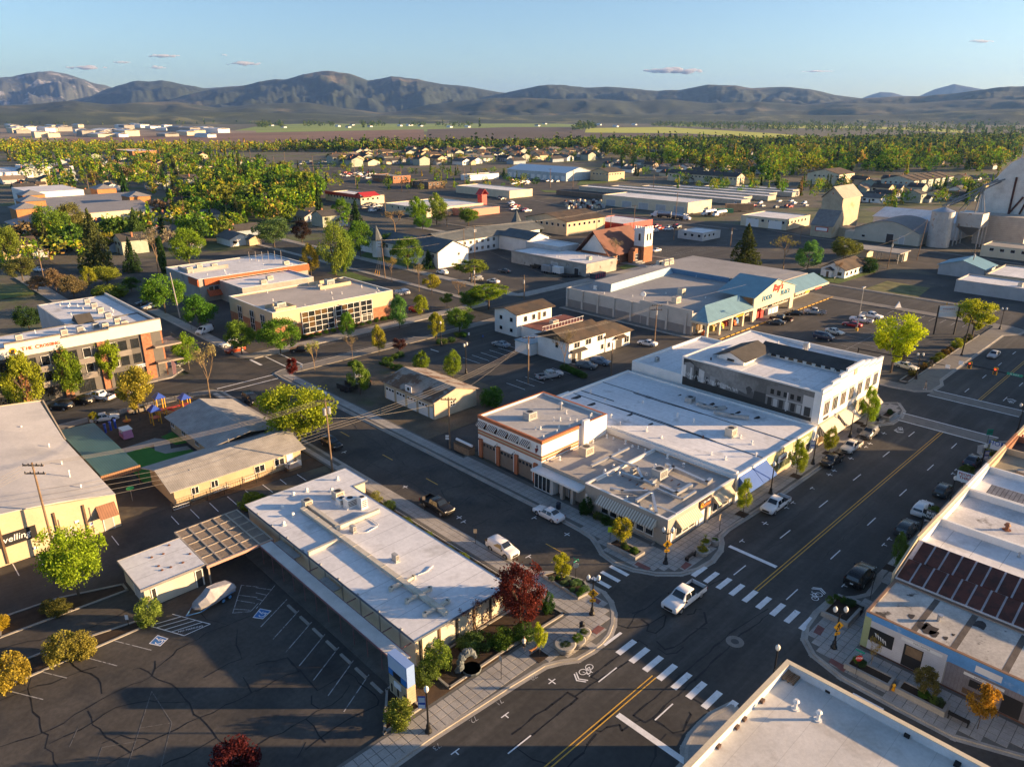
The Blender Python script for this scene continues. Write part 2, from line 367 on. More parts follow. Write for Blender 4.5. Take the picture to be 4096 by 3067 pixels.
cracks(roadA,'23',[[(1095,560),(680,875),(745,905)],[(1100,565),(1170,610)],[(1005,740),(745,905),(545,1045),(480,1010),(0,1370)],[(500,1025),(565,1060),(195,1365),(0,1500)],
    [(2211,290),(1880,500),(1500,830),(1050,1210),(1150,1270)],[(2211,340),(1940,540)],[(1890,600),(1220,1230),(1150,1270)],[(1220,1240),(1390,1360),(1480,1340),(1545,1200),(1530,1180)],
    [(890,420),(1000,455),(1170,430),(1320,340)],[(1120,380),(1180,425),(1165,480),(1240,500),(1310,440),(1330,350)],[(1250,570),(1290,610),(1320,640),(1400,620),(1480,570),(1590,480),(1680,410),(1660,320)],
    [(1260,630),(1330,680),(1420,670),(1480,620)],[(1590,460),(1685,460)],[(1515,340),(1570,330),(1590,290),(1640,295)],[(700,1330),(765,1350),(820,1310),(930,1290),(950,1340),(1050,1270),(1110,1250)],
    [(725,1370),(650,1460),(620,1530),(540,1590),(480,1656)],[(40,1490),(180,1590),(350,1640)],[(1330,1370),(1240,1470),(1240,1560),(1190,1656)],[(1530,1045),(1640,1110),(1700,1170),(1760,1200)],[(960,1120),(700,1330)],
    [(1040,330),(1150,290),(1290,180)],[(1000,450),(1060,340),(1120,300)],[(1790,40),(1870,20),(1700,90),(1640,90)]],.17,.004,.06)
cracks(roadA,'32',[[(0,1270),(330,1090),(440,980)],[(0,1430),(130,1360),(200,1370),(300,1400)],[(60,1600),(240,1500),(480,1510),(880,1100)]],.08,.004,.1)
cracks(roadB,'12',[[(1090,870),(1250,800),(1420,740),(1630,680)],[(790,560),(1000,690),(1260,810),(1400,890)],[(960,470),(1180,600),(1280,700)],[(900,760),(1000,680),(1180,600),(1300,520)],
    [(1190,930),(1270,890)],[(1400,890),(1560,950),(1800,860)],[(1690,1060),(1900,960),(2090,900)],[(1870,1230),(2000,1170),(2211,1080)],[(1550,720),(1490,760),(1510,820)],[(1630,690),(1850,830),(2211,1050)],
    [(1100,480),(1200,600),(1090,660)],[(1400,890),(1500,1000)],[(750,260),(900,420),(1100,540)],[(1830,540),(1700,640),(1560,720)],[(1640,1010),(1600,920),(1800,880)],[(2000,960),(2080,1010),(2211,1010)]],.11,.002,.12)
cracks(lotW,'03',[[(0,1480),(440,1330),(930,1040),(1310,870),(1530,640),(1850,470),(1970,430)],[(500,1656),(360,1350),(250,1020),(270,880)],[(1130,1530),(800,1290),(760,1170)],[(880,1450),(1050,1380),(1310,1430)],
    [(900,1650),(1320,1420),(1730,1225),(2211,990)],[(1730,1230),(1600,1070),(1530,980),(1320,870),(1210,800),(1150,810)],[(1730,1230),(1870,1400),(1980,1510)],[(600,730),(710,830),(870,930),(880,1020)],[(1970,430),(1780,380),(1740,330)],
    [(1340,740),(1340,800),(1310,870)],[(2050,470),(2040,600),(2090,720),(1760,880)],[(2100,880),(2170,1010)],[(1370,1656),(1700,1500),(1870,1400)],[(430,1450),(700,1330),(1000,1140),(1290,1080),(1620,1090)],
    [(0,1080),(200,1000),(560,880),(830,790)],[(1970,430),(2211,330)],[(0,640),(120,600),(440,530),(700,470),(1200,270)]],.12,.002,.14)
cracks(lotW,'13',[[(0,1000),(260,860),(370,830),(270,710),(0,770)],[(270,710),(430,880),(530,995),(640,930),(800,840),(860,880)],[(0,1470),(430,1240),(740,1050),(810,950)],[(430,1240),(540,1380),(600,1440)],
    [(860,880),(1060,1080),(1050,1120),(800,1240),(560,1400),(430,1500)],[(480,1040),(480,1110),(540,1150)],[(360,1570),(430,1440)]],.12,.0045,.12)
# ------------------------------------------------------------ pavements with kerbs and slabs
def N_(x, y): return q('', x, y)
def pavement(trace, inner, mt=conc, slabs=None, h=.13, closed=True):
    o = struct('sidewalk', M().prism(trace + inner, -.05, h), joint if slabs else mt)
    m = M()
    for k_, (a, b) in enumerate(zip(trace, trace[1:])):
        d = Vector((b[0] - a[0], b[1] - a[1]))
        if d.length < .05: continue
        d.normalize(); n = Vector((-d.y, d.x)) * .16; e = d * .05
        m.prism([(a[0]-n.x-e.x,a[1]-n.y-e.y),(b[0]-n.x+e.x,b[1]-n.y+e.y),(b[0]+n.x+e.x,b[1]+n.y+e.y),(a[0]+n.x-e.x,a[1]+n.y-e.y)],-.04,h+.014+.003*(k_ % 2))
    ob('kerb', m, conc_k, o)
    m = M()                                   # gutter apron
    for i, (a, b) in enumerate(zip(trace, trace[1:])): strip(m, [a, b], 1.1, .004 + .0012 * (i % 3))
    ob('gutter', m, conc_k, o)
    if slabs:
        sz = slabs; poly = trace + inner; cells = []
        xs = [p[0] for p in poly]; ys = [p[1] for p in poly]
        for i in range(int((max(xs) - min(xs)) / sz) + 1):
            for j in range(int((max(ys) - min(ys)) / sz) + 1):
                x, y = min(xs) + sz * (i + .5), min(ys) + sz * (j + .5)
                if all(inside((x+a*sz*.45,y+b*sz*.45),poly) for a in (-1,1) for b in (-1,1)): cells.append((x,y))
        cells.sort(key=lambda p: p[0] ** 2 + p[1] ** 2)
        g = sz / 2 - .026
        base = me('paving_slab',M().add([(-g,-g,0),(g,-g,0),(g,g,0),(-g,g,0),(-g+.01,-g+.01,.02),(g-.01,-g+.01,.02),(g-.01,g-.01,.02),(-g+.01,g-.01,.02)],[(4,5,6,7),(0,1,5,4),(1,2,6,5),(2,3,7,6),(3,0,4,7)]),slabm)
        for x, y in cells[:290]:
            s = ob('paving_slab', base, None, o); s.location = (x, y, h - .004 + RU(0, .006))
        if cells[290:]:
            m = M()
            for x, y in cells[290:]: m.box(x - g, x + g, y - g, y + g, h - .01, h + .012 + RU(0, .004))
            ob('paving_slab_field', m, slabm, o, kind='stuff')
    return o
cW = [(54,141.5),(54,100),(54.2,75),N_(2000,2227.8),N_(2091.8,2271),N_(2135,2293),N_(2217,2293),N_(2290,2318),q('23',680,100),q('23',780,155),q('23',840,230),q('23',870,330),q('23',865,430),q('23',830,520),q('23',770,590),q('23',690,650),
      q('23', 560, 725), q('23', 420, 745), q('23', 280, 780), q('23', 0, 950), (30, 41.8), (-60, 41.6)]
swW = pavement(cW, [(-60, 44.9), (43.2, 44.9), q('23', 450, 350), (51.9, 52.6), (51.9, 141.5)], conc, .92)
cN = [(67,141.4),(67,60),q('22',460,1190),q('22',600,1265),q('22',700,1330),q('22',750,1400),q('22',790,1470),q('22',900,1550),q('22',1050,1605),q('22',1250,1640),q('22',1450,1640),q('22',1600,1600),q('22',1720,1530),q('22',1790,1440),
      q('22',1800,1370),q('22',1790,1320),q('22',1850,1260),(91,41.4),(133,41.3),q('32',1060,345),q('32',1140,295),q('32',1165,235),q('32',1120,170),(143.4,46),(143.4,80)]
swN = pavement(cN,[(140.6,80),(140.6,44.8),(71.3,44.8),(71.3,83.8),(69.9,83.8),(69.9,141.4)],conc,.92)
cE = [(143.4,-30),(143.4,20.5),(140.5,23.5),(136,25.5),(133,24.8),(130.5,22.8),(85.3,22.9),q('33',960,75),q('33',880,175),q('33',780,200),q('33',560,215),q('33',430,330),q('33',345,450),q('33',328,560),q('33',400,690),q('33',640,880),q('33',1100,1130),q('33',1600,1390),(67.2,2),(67.1,-40)]
swE = pavement(cE, [(70.6, -40), (70.6, 19.6), (140.6, 19.6), (140.6, -30)], conc, .92)
cS = [(-50,22.7),q('23',1500,1640),q('23',1505,1500),q('23',1560,1390),q('23',1650,1290),q('23',1740,1210),q('23',1900,1130),(52.6,24),(53.9,21),(54,-60)]
swS = pavement(cS, [(51.9, -60), (51.9, 19.7), (-50, 19.7)], conc)
pavement([(155.3,140),(155.3,47),(156,43),(158.5,40.6),(164,40.4),(167,41.5),(215,41.7),(219,39),(224,38.7),(226,42),(226,80),(226,140)],[(222.5,140),(222.5,95),(223,45.6),(158.6,45.6),(158.6,96.5),(157.4,96.5),(157.4,140)],conc_o)
pavement([(67.1,141.5),(67.2,144),(69.2,145),(106,145),(108,143.5),(143,145),(143.4,141.5)],[(70,141.5)],conc_o)
pavement([(67.2,220),(67.2,160),(69,157.2),(141,157.2),(143.3,159),(143.3,330)],[(141.4,330),(141.4,161.2),(69.6,161.2),(69.6,220)],conc)
pavement([(-60,157.1),(50,157.1),(53.6,160.5),(53.8,300)],[(49.8,300),(49.8,161.5),(-60,160.8)],conc)
pavement([(-60,144.9),(48.5,144.9),(53,143.2),(53.9,141.3)],[(51.8,141.3),(48,142.6),(-60,142.6)],conc_o)
pavement([(155.3,330),(155.4,161),(158,157.2),(224,157.2),(225.8,160),(225.8,300)],[(222,300),(222,161),(158.5,161),(158.5,330)],conc)
pavement([(242.1, 50), (242.1, 300)], [(243.6, 300), (243.6, 50)], conc_o)
# red tactile ramps
for cell,pts in (('22',[(1085,1545),(1200,1600),(1170,1620),(1055,1570)]),('22',[(1500,1545),(1555,1570),(1490,1615),(1455,1590)]),('23',[(745,440),(800,465),(730,520),(680,495)]),('23',[(700,190),(770,230),(745,258),(690,215)]),
                  ('33',[(430,435),(490,470),(450,530),(390,500)]),('33',[(545,725),(690,805),(650,845),(520,755)])):
    ob('tactile_ramp',M().prism([q(cell,*p) for p in pts],.10,.162),ramp_red,{'22': swN,'23': swW,'33': swE}[cell])
# ------------------------------------------------------------ road markings
def mark(par, name, pts, mt, z=.012): return ob(name, M().quad(*[(p[0], p[1], z) for p in pts]), mt, par)
def rmark(par,name,x0,x1,y0,y1,mt,z=.012): return mark(par,name,[(x0,y0),(x1,y0),(x1,y1),(x0,y1)],mt,z)
for y in (32.43, 32.02):
    rmark(roadA,'centre_line',-60,51.1,y-.06,y+.06,ypaint);rmark(roadA,'centre_line',71.5,137.7,y-.06,y+.06,ypaint);rmark(roadA,'centre_line',160,400,y-.06,y+.06,ypaint)
for i in range(10):                                     # zebra crossings
    y = 38.9 - i * 1.72 + (.1 if i == 0 else 0)
    w = .34 if i not in (0, 9) else .17
    if i < 9: rmark(roadA, 'crosswalk_stripe', 51.1, 54.0, y - w - .34, y + w - .34, wpaint)
for i in range(9):
    y = 39.0 - i * 1.72; rmark(roadA, 'crosswalk_stripe', 68.6, 71.4, y - .33, y + .33, wpaint)
for i in range(7):
    x = 56.0 + i * 1.75; rmark(roadB, 'crosswalk_stripe', x - .3, x + .3, 44.6, 47.4, wpaint, .009)
    rmark(roadB, 'crosswalk_stripe', x - .3, x + .3, 14.5, 17.4, wpaint, .009)
rmark(roadA,'stop_bar',44.2,44.85,23.6,31.7,wpaint);rmark(roadA,'stop_bar',77.45,78.05,32.8,39.4,wpaint)
for y in (28.85, 35.65):
    for x in [72.4,84.3,96.0,107.9,119.8,131.5]+[163+12*i for i in range(16)]+[46.5,34.0,22,10,-2]:
        rmark(roadA, 'lane_dash', x, x + 2.9, y - .07, y + .07, wpaint)
for x0,x1 in ((137.8,138.1),(142.0,142.3),(155.6,155.9),(159.6,159.9)): rmark(roadA,'crosswalk_line',x0,x1,24.5,40.4,wpaint)
ob('crosswalk_surface',M().quad((138.1,24.5,.006),(142,24.5,.006),(142,40.4,.006),(138.1,40.4,.006)),conc_o,roadA)
ob('crosswalk_surface',M().quad((155.9,24.5,.006),(159.6,24.5,.006),(159.6,40.4,.006),(155.9,40.4,.006)),conc_o,roadA)
rmark(road2, 'stop_bar', 144, 149, 47.2, 47.8, wpaint, .004)
for i in range(6): rmark(roadA, 'crosswalk_stripe', 228 + 0 * i, 231.5, 25 + 2.2 * i, 25.9 + 2.2 * i, wpaint)
for y in (53.6,91.2-12,91.0,104.0,117,130): rmark(roadB,'lane_dash',60.8,60.95,y,y+2.9,ypaint,.007)
rmark(roadO,'stop_line',67.5,68.1,151.5,157,wpaint,.004);rmark(roadO,'crosswalk_line',71.2,71.5,145.2,157,wpaint,.004);rmark(roadO,'crosswalk_line',74.6,74.9,145.2,157,wpaint,.004)
rmark(roadB,'crosswalk_line',54.2,67,140.6,140.9,wpaint,.004);rmark(roadB,'crosswalk_line',54.2,67,143.4,143.7,wpaint,.004)
rmark(roadO,'edge_line',78,107,146.2,146.35,wpaint2,.004);rmark(roadO,'edge_line',78,112,155.2,155.35,wpaint2,.004)
for cell,pts in (('12',[(1290,890),(760,590),(1755,1155),(1790,1190)]),('22',[(190,1155),(475,1300),(140,1490)]),('22',[(2185,1205),(1980,1355)]),
                  ('32',[(375,900),(530,785),(715,645),(840,545),(1000,428),(570,750),(880,517),(210,1025),(155,1068),(1590,775),(1360,1015),(1040,1338),(995,1388),(1620,743)]),('13',[(2150,1205),(1720,1520)]),('23',[(345,915)]),('33',[(650,85)])):
    for p in pts:
        x, y = q(cell, *p); rb = 50 < x < 68 and y > 44
        m = M();strip(m,[(x-.45,y),(x+.45,y)],.12,.0125);strip(m,[(x,y-.45),(x,y+(.45 if random.random() < .4 else 0))],.12,.0135)
        ob('parking_tick', m, wpaint, roadB if rb else roadA)
def sharrow(cell, p, d):
    x, y = q(cell, *p); m = M()
    def L(pts, w=.09):
        strip(m, [(x + d * a, y + d * b) for a, b in pts], w, .013)
    for cx in (-.55,.45): L([(cx+.42*math.cos(t*math.pi / 8),-.35+.36*math.sin(t*math.pi / 8)) for t in range(17)])
    L([(-.55,-.35),(-.15,.25),(.35,.2),(-.05,-.35),(-.55,-.35)]);L([(-.05,-.35),(-.2,.4)],.07);L([(.45,-.35),(.3,.45),(.5,.5)],.07)
    for k in (0, .3): L([(1.0 + k, .75), (1.5 + k, 0), (1.0 + k, -.75)], .14)
    ob('bicycle_marking', m, wpaint, roadA)
sharrow('23',(660,830),-1);sharrow('33',(400,170),1);sharrow('32',(1150,395),-1);sharrow('32',(2090,155),1)
for s_,(cell,p) in (('70',('23',(185,880))),('71',('13',(2100,1095))),('72',('13',(1880,1245))),('73',('13',(1560,1480)))):
    x, y = q(cell, *p); text(s_, .8, (x, y, .012), (0, 0, math.pi), wpaint2, roadA, 'stall_number', ext=.001)
x, y = q('23', 1925, 572)
ob('manhole_cover',M().cyl(x,y,-.02,.016,.95,n=24),conc_o,roadA);ob('manhole_lid',M().cyl(x,y,-.02,.022,.42,n=20),mat('iron',(.06,.06,.06),.6),roadA)
# near lot: stalls, wheel stops, accessible bays
for i in range(7):
    y = 69.4-i*2.83;strip_m = M();strip(strip_m,[(30.6,y),(26.2,y-2.45)],.11,.006);ob('stall_line',strip_m,wpaint2,lotW)
    if i < 7: tag(ob('wheel_stop',M().box(30.0,30.28,y-3.05,y-1.15,-.01,.14),conc,None),'concrete wheel stop at the head of a stall under the walkway canopy','wheel stop','wheel stops beside the walkway canopy')
def cline(cell, pts, mt=wpaint2, w=.1, par=lotW, z=.006):
    m = M(); strip(m, [q(cell, *p) for p in pts], w, z); ob('stall_line', m, mt, par)
for l in ([(990,565),(1305,645)],[(710,700),(1010,780)],[(370,835),(575,885)],[(90,1000),(370,1070)],): cline('03',l)
for l in ([(1310,1000),(1485,1272),(1200,1318)],[(1310,1000),(1100,1656)],[(1485,1272),(1390,1656)],[(1165,1435),(880,1485),(820,1656)],[(680,1300),(600,1480)]): cline('03',l,wfaint,.08)
for l in ([(1290,435),(1590,520)],[(1590,520),(1815,420)],[(1815,420),(1490,335)],[(1290,435),(1570,355)],[(1350,452),(1630,372)],[(1420,470),(1690,388)],[(1480,488),(1750,403)]): cline('03',l,wpaint)
text('NO PARKING',.42,(*q('03',1645,462),.008),(0,0,rad(-21)),wpaint,lotW,'bay_lettering',ext=.001)
for l in ([(2085,85),(2010,325),(2165,312)],[(2085,85),(2230,100)],[(2165,312),(2230,240)],[(2060,170),(2220,190)],[(2045,215),(2200,240)],[(2025,290),(2170,300)]): cline('03',l)
for l in ([(165,85),(0,290)],[(0,105),(130,125)],[(0,150),(90,170)],[(0,200),(50,215)]): cline('13',l)
for cell,pts in (('03',[(1360,515),(1455,545),(1385,612),(1285,590)]),('13',[(35,285),(135,305),(60,378),(-30,365)])):
    P4 = [q(cell, *p) for p in pts]; cx = sum(p[0] for p in P4) / 4; cy = sum(p[1] for p in P4) / 4
    mark(lotW,'accessible_bay_border',P4,wpaint,.006);mark(lotW,'accessible_bay',[((p[0]-cx)*.86+cx,(p[1]-cy)*.86+cy) for p in P4],bpaint,.010)
    m = M(); L = lambda pts: strip(m, [(cx + a, cy + b) for a, b in pts], .1, .015)
    L([(-.05+.34*math.cos(rad(a)),-.2+.34*math.sin(rad(a))) for a in range(150,400,25)]);L([(0,.45),(.02,-.05),(.35,-.05),(.5,-.45)]);L([(.0,.2),(.3,.2)])
    m.cyl(cx, cy + .55, .005, .016, .1, n=8); ob('wheelchair_symbol', m, wpaint, lotW)
for l in ([(1480,1145),(1545,1215)],[(1645,1085),(1720,1160)],[(1810,1030),(1885,1102)],[(1965,975),(2048,1047)],[(2120,922),(2190,980)],[(965,1315),(1025,1392)],[(330,1490),(398,1610)],[(110,1555),(165,1656)],[(330,1488),(440,1530)]): cline('02',l,wpaint)
for l in ([(355, 783), (433, 836)], [(205, 823), (262, 868)], [(55, 870), (145, 937)]): cline('12', l, wpaint)
# supermarket lot, middle lot, church lot stall lines
for i in range(9): rmark(lotR, 'stall_line', 216.5, 222, 48.5 + i * 2.75, 48.62 + i * 2.75, wpaint2, .003)
for i in range(11):
    rmark(lotR,'stall_line',162+i*5.0,162.12+i*5,59,64.5,wpaint2,.003);rmark(lotR,'stall_line',162+i*5.0,162.12+i*5,64.6,70,wpaint2,.004)
rmark(lotR, 'stall_line', 160, 214, 64.5, 64.6, wpaint2, .005)
for i in range(9):
    rmark(lotM,'stall_line',99.5+i*2.8,99.62+i*2.8,99,104.5,wpaint,.001);rmark(lotM,'stall_line',104+i*2.8,104.12+i*2.8,118,124,wpaint,.001)
for i in range(14): rmark(lotC, 'stall_line', 246 + i * 3.2, 246.12 + i * 3.2, 163, 168, wpaint2, .0)
for i in range(14): rmark(lotC, 'stall_line', 246 + i * 3.2, 246.12 + i * 3.2, 172, 177, wpaint2, .0)
for cell, l in (('11', [(1510, 1360), (1575, 1380)]), ('11', [(1390, 1395), (1440, 1410)])):
    m = M();a,b = q(cell,*l[0]),q(cell,*l[1]);strip(m,[a,b],.25,.001);ob('arrow_marking',m,wpaint,lotM)
# ------------------------------------------------------------ building helpers
def shell(par, X0, X1, Y0, Y1, H, wm, rm, pp=.35, t=.25, cap=None, capw=.04, z0=0., name='wall'):
    m = M();m.box(X0,X1,Y0,Y0+t,z0,H).box(X0,X1,Y1-t,Y1,z0,H).box(X0,X0+t,Y0+t,Y1-t,z0,H).box(X1-t,X1,Y0+t,Y1-t,z0,H)
    w = ob(name, m, wm, par)
    r = ob('roof', M().box(X0 + t, X1 - t, Y0 + t, Y1 - t, H - pp - .2, H - pp), rm, par)
    if cap is not None:
        m = M();c = capw;m.box(X0-c,X1+c,Y0-c,Y0+t+c,H+.003,H+.07).box(X0-c,X1+c,Y1-t-c,Y1+c,H+.003,H+.07)
        m.box(X0-c,X0+t+c,Y0+t+c,Y1-t-c,H+.003,H+.07).box(X1-t-c,X1+c,Y0+t+c,Y1-t-c,H+.003,H+.07)
        ob('parapet_cap', m, cap, par)
    return w
def window(par,face,at,u0,u1,z0,z1,nx=1,nz=1,fr=frame_w,gl=glass,fw=.07,dp=.07,name='window',sill=True):
    m = M();fbox(m,face,at,u0,u1,z1-fw,z1,0,dp);fbox(m,face,at,u0-(.05 if sill else 0),u1+(.05 if sill else 0),z0-.03,z0+fw,0,dp+(.05 if sill else 0))
    fbox(m,face,at,u0,u0+fw,z0+fw,z1-fw,0,dp);fbox(m,face,at,u1-fw,u1,z0+fw,z1-fw,0,dp)
    du = (u1 - u0 - fw) / nx; dz = (z1 - z0 - fw) / nz
    for i in range(1, nx): fbox(m, face, at, u0 + i * du, u0 + i * du + fw, z0 + fw, z1 - fw, 0, dp)
    for j in range(1, nz):
        for i in range(nx): fbox(m,face,at,u0+i*du+fw,u0+(i+1)*du,z0+j*dz,z0+j*dz+fw,0,dp)
    w = ob(name, m, fr, par)
    for i in range(nx):
        for j in range(nz):
            g_ = gl if not isinstance(gl, (list, tuple)) else RC(gl)
            ob('pane',fbox(M(),face,at,u0+i*du+fw,u0+(i+1)*du,z0+j*dz+fw,z0+(j+1)*dz,.006,.022),g_,w)
    return w
def door(par, face, at, u0, u1, h, mt, z0=.02, fr=frame_w, rows=0, name='door'):
    d = ob(name, fbox(M(), face, at, u0, u1, z0, z0 + h, .005, .05), mt, par)
    m = M();fbox(m,face,at,u0-.1,u0,z0,z0+h+.1,0,.08);fbox(m,face,at,u1,u1+.1,z0,z0+h+.1,0,.08);fbox(m,face,at,u0,u1,z0+h,z0+h+.1,0,.08)
    ob('door_frame', m, fr, d)
    for k in range(rows):
        n = int((u1 - u0) / .75)
        for i in range(n):
            a = u0 + (i + .18) * (u1 - u0) / n; b = u0 + (i + .82) * (u1 - u0) / n
            ob('pane', fbox(M(), face, at, a, b, z0 + h * .74, z0 + h * .9, .051, .06), glass, d)
    return d
def hvac(par, x, y, z, w=1.4, d=1.2, h=1.0, mt=unit, fan=True):
    o = ob('air_conditioner',M().box(x-w / 2,x+w / 2,y-d / 2,y+d / 2,z+.12,z+.12+h).box(x-w / 2-.08,x+w / 2+.08,y-d / 2-.08,y+d / 2+.08,z,z+.12),mt,par)
    if fan: ob('fan_grille', M().cyl(x, y, z + .12 + h, z + .15 + h, min(w, d) * .36, n=14), frame_d, o)
    m = M()
    for k in range(4): m.box(x-w*.4,x+w*.4,y-d / 2-.012,y-d / 2,z+.3+k*h*.18,z+.3+k*h*.18+h*.09)
    ob('louvre', m, frame_d, o); return o
def vent(par, x, y, z, h=.5, r=.12, mt=plast, hat=True):
    m = M().cyl(x, y, z, z + h, r * .7, n=8)
    if hat: m.cyl(x, y, z + h, z + h + r * 1.1, r * 1.35, r * .7, n=8)
    m.cyl(x, y, z, z + .06, r * 1.7, n=8); return ob('roof_vent', m, mt, par)
def vents(par, X0, X1, Y0, Y1, z, n, mt=plast):
    for _ in range(n): vent(par, RU(X0, X1), RU(Y0, Y1), z, RU(.25, .6), RU(.07, .14), mt)
def ductbox(par, pts, w, h, mt=duct, name='duct'):
    m = M()
    for a, b in zip(pts, pts[1:]):
        a,b = Vector(a),Vector(b);d = (b-a);d.z = 0;d.normalize();n = Vector((-d.y,d.x,0))*w / 2;e = d*w / 2
        p = [a - n - e, b - n + e, b + n + e, a + n - e]; m.slab([tuple(k) for k in p][::-1], (0, 0, h))
    return ob(name, m, mt, par)
def awning(par, face, at, u0, u1, zt, zb, out, mt, val=.22, side=True, name='awning'):
    s = {'-Y': (0, -1), '-X': (-1, 0), '+X': (1, 0)}[face]
    def p(u,d,z): return (u,at-d,z) if face == '-Y' else ((at-d,u,z) if face == '-X' else (at+d,u,z))
    m = M(); m.slab([p(u0, .02, zt), p(u1, .02, zt), p(u1, out, zb), p(u0, out, zb)], (0, 0, .05))
    fbox(m, face, at, u0, u1, zb - val, zb, out - .03, out)
    if side:
        for u in (u0, u1): m.add([p(u, .02, zt), p(u, out, zb), p(u, .02, zb)], [(0, 1, 2)])
    return ob(name, m, mt, par)
def band(par,face,at,u0,u1,z0,z1,mt,d=.05,name='trim'): return ob(name,fbox(M(),face,at,u0,u1,z0,z1,-.02,d),mt,par)
def bld(label,x,y,name='building',cat='building',group=None): return thing(name,label,cat,(x,y,0),group=group)
# ------------------------------------------------------------ foreground office with the long duct
b = bld('low cream office with white membrane roof and long duct, beside the near parking lot',34.6,49.8,'office_building')
ob('wall',M().prism([(34.75,50),(47.6,50),(47.6,82.4),(50.1,82.4),(50.1,87.4),(34.75,87.4)],0,3.3),cream,b)
ob('roof',M().prism([(34.5,49.75),(47.85,49.75),(47.85,82.15),(50.35,82.15),(50.35,87.65),(34.5,87.65)],3.3,3.5),white_r,b)
fas = mat('fascia_bluegrey', (.10, .12, .16), .7)
m = M();m.box(34.44,47.91,49.69,49.745,3.28,3.56).box(34.44,34.495,49.745,87.7,3.28,3.56).box(47.855,47.91,49.745,82.1,3.28,3.56).box(47.855,50.41,82.09,82.145,3.28,3.56).box(50.355,50.41,82.145,87.7,3.28,3.56).box(34.495,50.355,87.655,87.71,3.28,3.56)
ob('fascia', m, fas, b)
for i in range(6):
    x = 35.4 + i * 2.4
    ob('pilaster', M().box(x - .12, x + .12, 49.86, 49.995, 0, 3.27), wood_d if i % 2 else frame_d, b)
    if i < 5: ob('window_blind',M().box(x+.2,x+2.1,49.92,49.99,.6,3.05),mat('blind_cream',(.62,.56,.42),.8,.06),b);band(b,'-Y',50,x+.15,x+2.2,.42,.56,conc,.14,'sill')
for i in range(8): band(b, '-X', 34.75, 52.5 + i * 3.7, 52.7 + i * 3.7, .1, 3.25, taupe, .07, 'pilaster')
ob('raised_kerb', M().box(34.6, 39.0, 70.7, 71.1, 3.45, 3.95), ductp, b)
ductbox(b, [(39.3, 50.9, 3.62), (39.3, 80.5, 3.62)], .62, .42, ductp)
for y in (52.0, 55.1, 58.1):
    for sx,l in ((-1,1.5),(1,1.3)): ductbox(b,[(39.3+.5*sx,y,3.66),(39.3+l*sx,y+.1,3.66)],.34,.32,ductp,'branch_duct');ob('elbow',M().cyl(39.3+(l+.2)*sx,y+.1,3.5,3.98,.24,n=10),ductp,b)
for y in range(53, 81, 3): ob('duct_joint', M().box(38.95, 39.65, y - .05, y + .05, 3.6, 4.07), ductp, b)
ductbox(b,[(40.0,73.3,3.6),(46.2,73.3,3.6)],.4,.5,ductp);ductbox(b,[(40.3,80.8,3.6),(40.3,73.9,3.6)],.5,.5,ductp)
for x,y,w,d,h,mt in ((44.6,80.5,1.3,1.2,1.0,unit),(44.0,78.6,1.2,1.0,.9,plast),(44.6,77.4,1.6,1.1,1.2,plast),(45.6,76.0,.9,1.0,1.5,plast),(40.3,81.2,1.1,1.1,1.0,unit),(41.3,71.6,.45,.9,.8,unit_g),(41.4,62.6,.45,.9,.8,unit_g)):
    hvac(b, x, y, 3.5, w, d, h, mt, w > .6)
for p in ((325,965),(655,930),(705,830),(440,930),(230,1075),(320,1145),(240,1220)): vent(b,*q('12',*p,3.5),3.5,.35,.2,plast)
for y in range(52, 88, 4): ob('drain_box', M().box(34.56, 34.7, y, y + .3, 3.5, 3.62), unit_g, b)
m = M()
for p in ([(880,1290),(960,1280),(1050,1230)],[(880,1130),(995,1170),(1055,1215)],[(1530,1570),(1480,1620),(1400,1650)]):
    for a, c in zip(p, p[1:]): m.tube((*q('12', *a, 3.6), 3.6), (*q('12', *c, 3.6), 3.6), .05, n=5)
ob('conduit', m, plast, b)
# walkway canopy
t = thing('walkway_canopy','long flat grey walkway canopy on thin mauve posts along the cream office','canopy',(31.9,49,0))
ob('canopy_roof',M().box(31.85,33.35,49.0,78.0,2.62,2.76),mat('canopy_pale',(.50,.485,.46),.85,.12,.6),t);mauve = flat('mauve_post',(.20,.10,.105),.6)
ob('canopy_edge',M().box(31.78,31.845,48.95,78.05,2.58,2.8).box(33.355,33.42,48.95,78.05,2.58,2.8),mauve,t)
for i in range(12): ob('post', M().cyl(31.95, 49.4 + i * 2.58, 0, 2.62, .05, n=6), mauve, t)
for y0,y1 in ((63.5,66.6),(72.5,77.4)): ob('canopy_link',M().box(33.43,34.42,y0,y1,2.6,2.74),conc,t)
for y in (50.6,54,57.4,60.8,69): ob('cross_beam',M().tube((33.4,y,2.65),(34.7,y,2.65),.06,n=6),mauve,t)
struct('walkway',M().box(31.2,34.7,47,81.5,-.02,.12),mat('concrete_stained',(.11,.105,.095),.9,.3,.6))
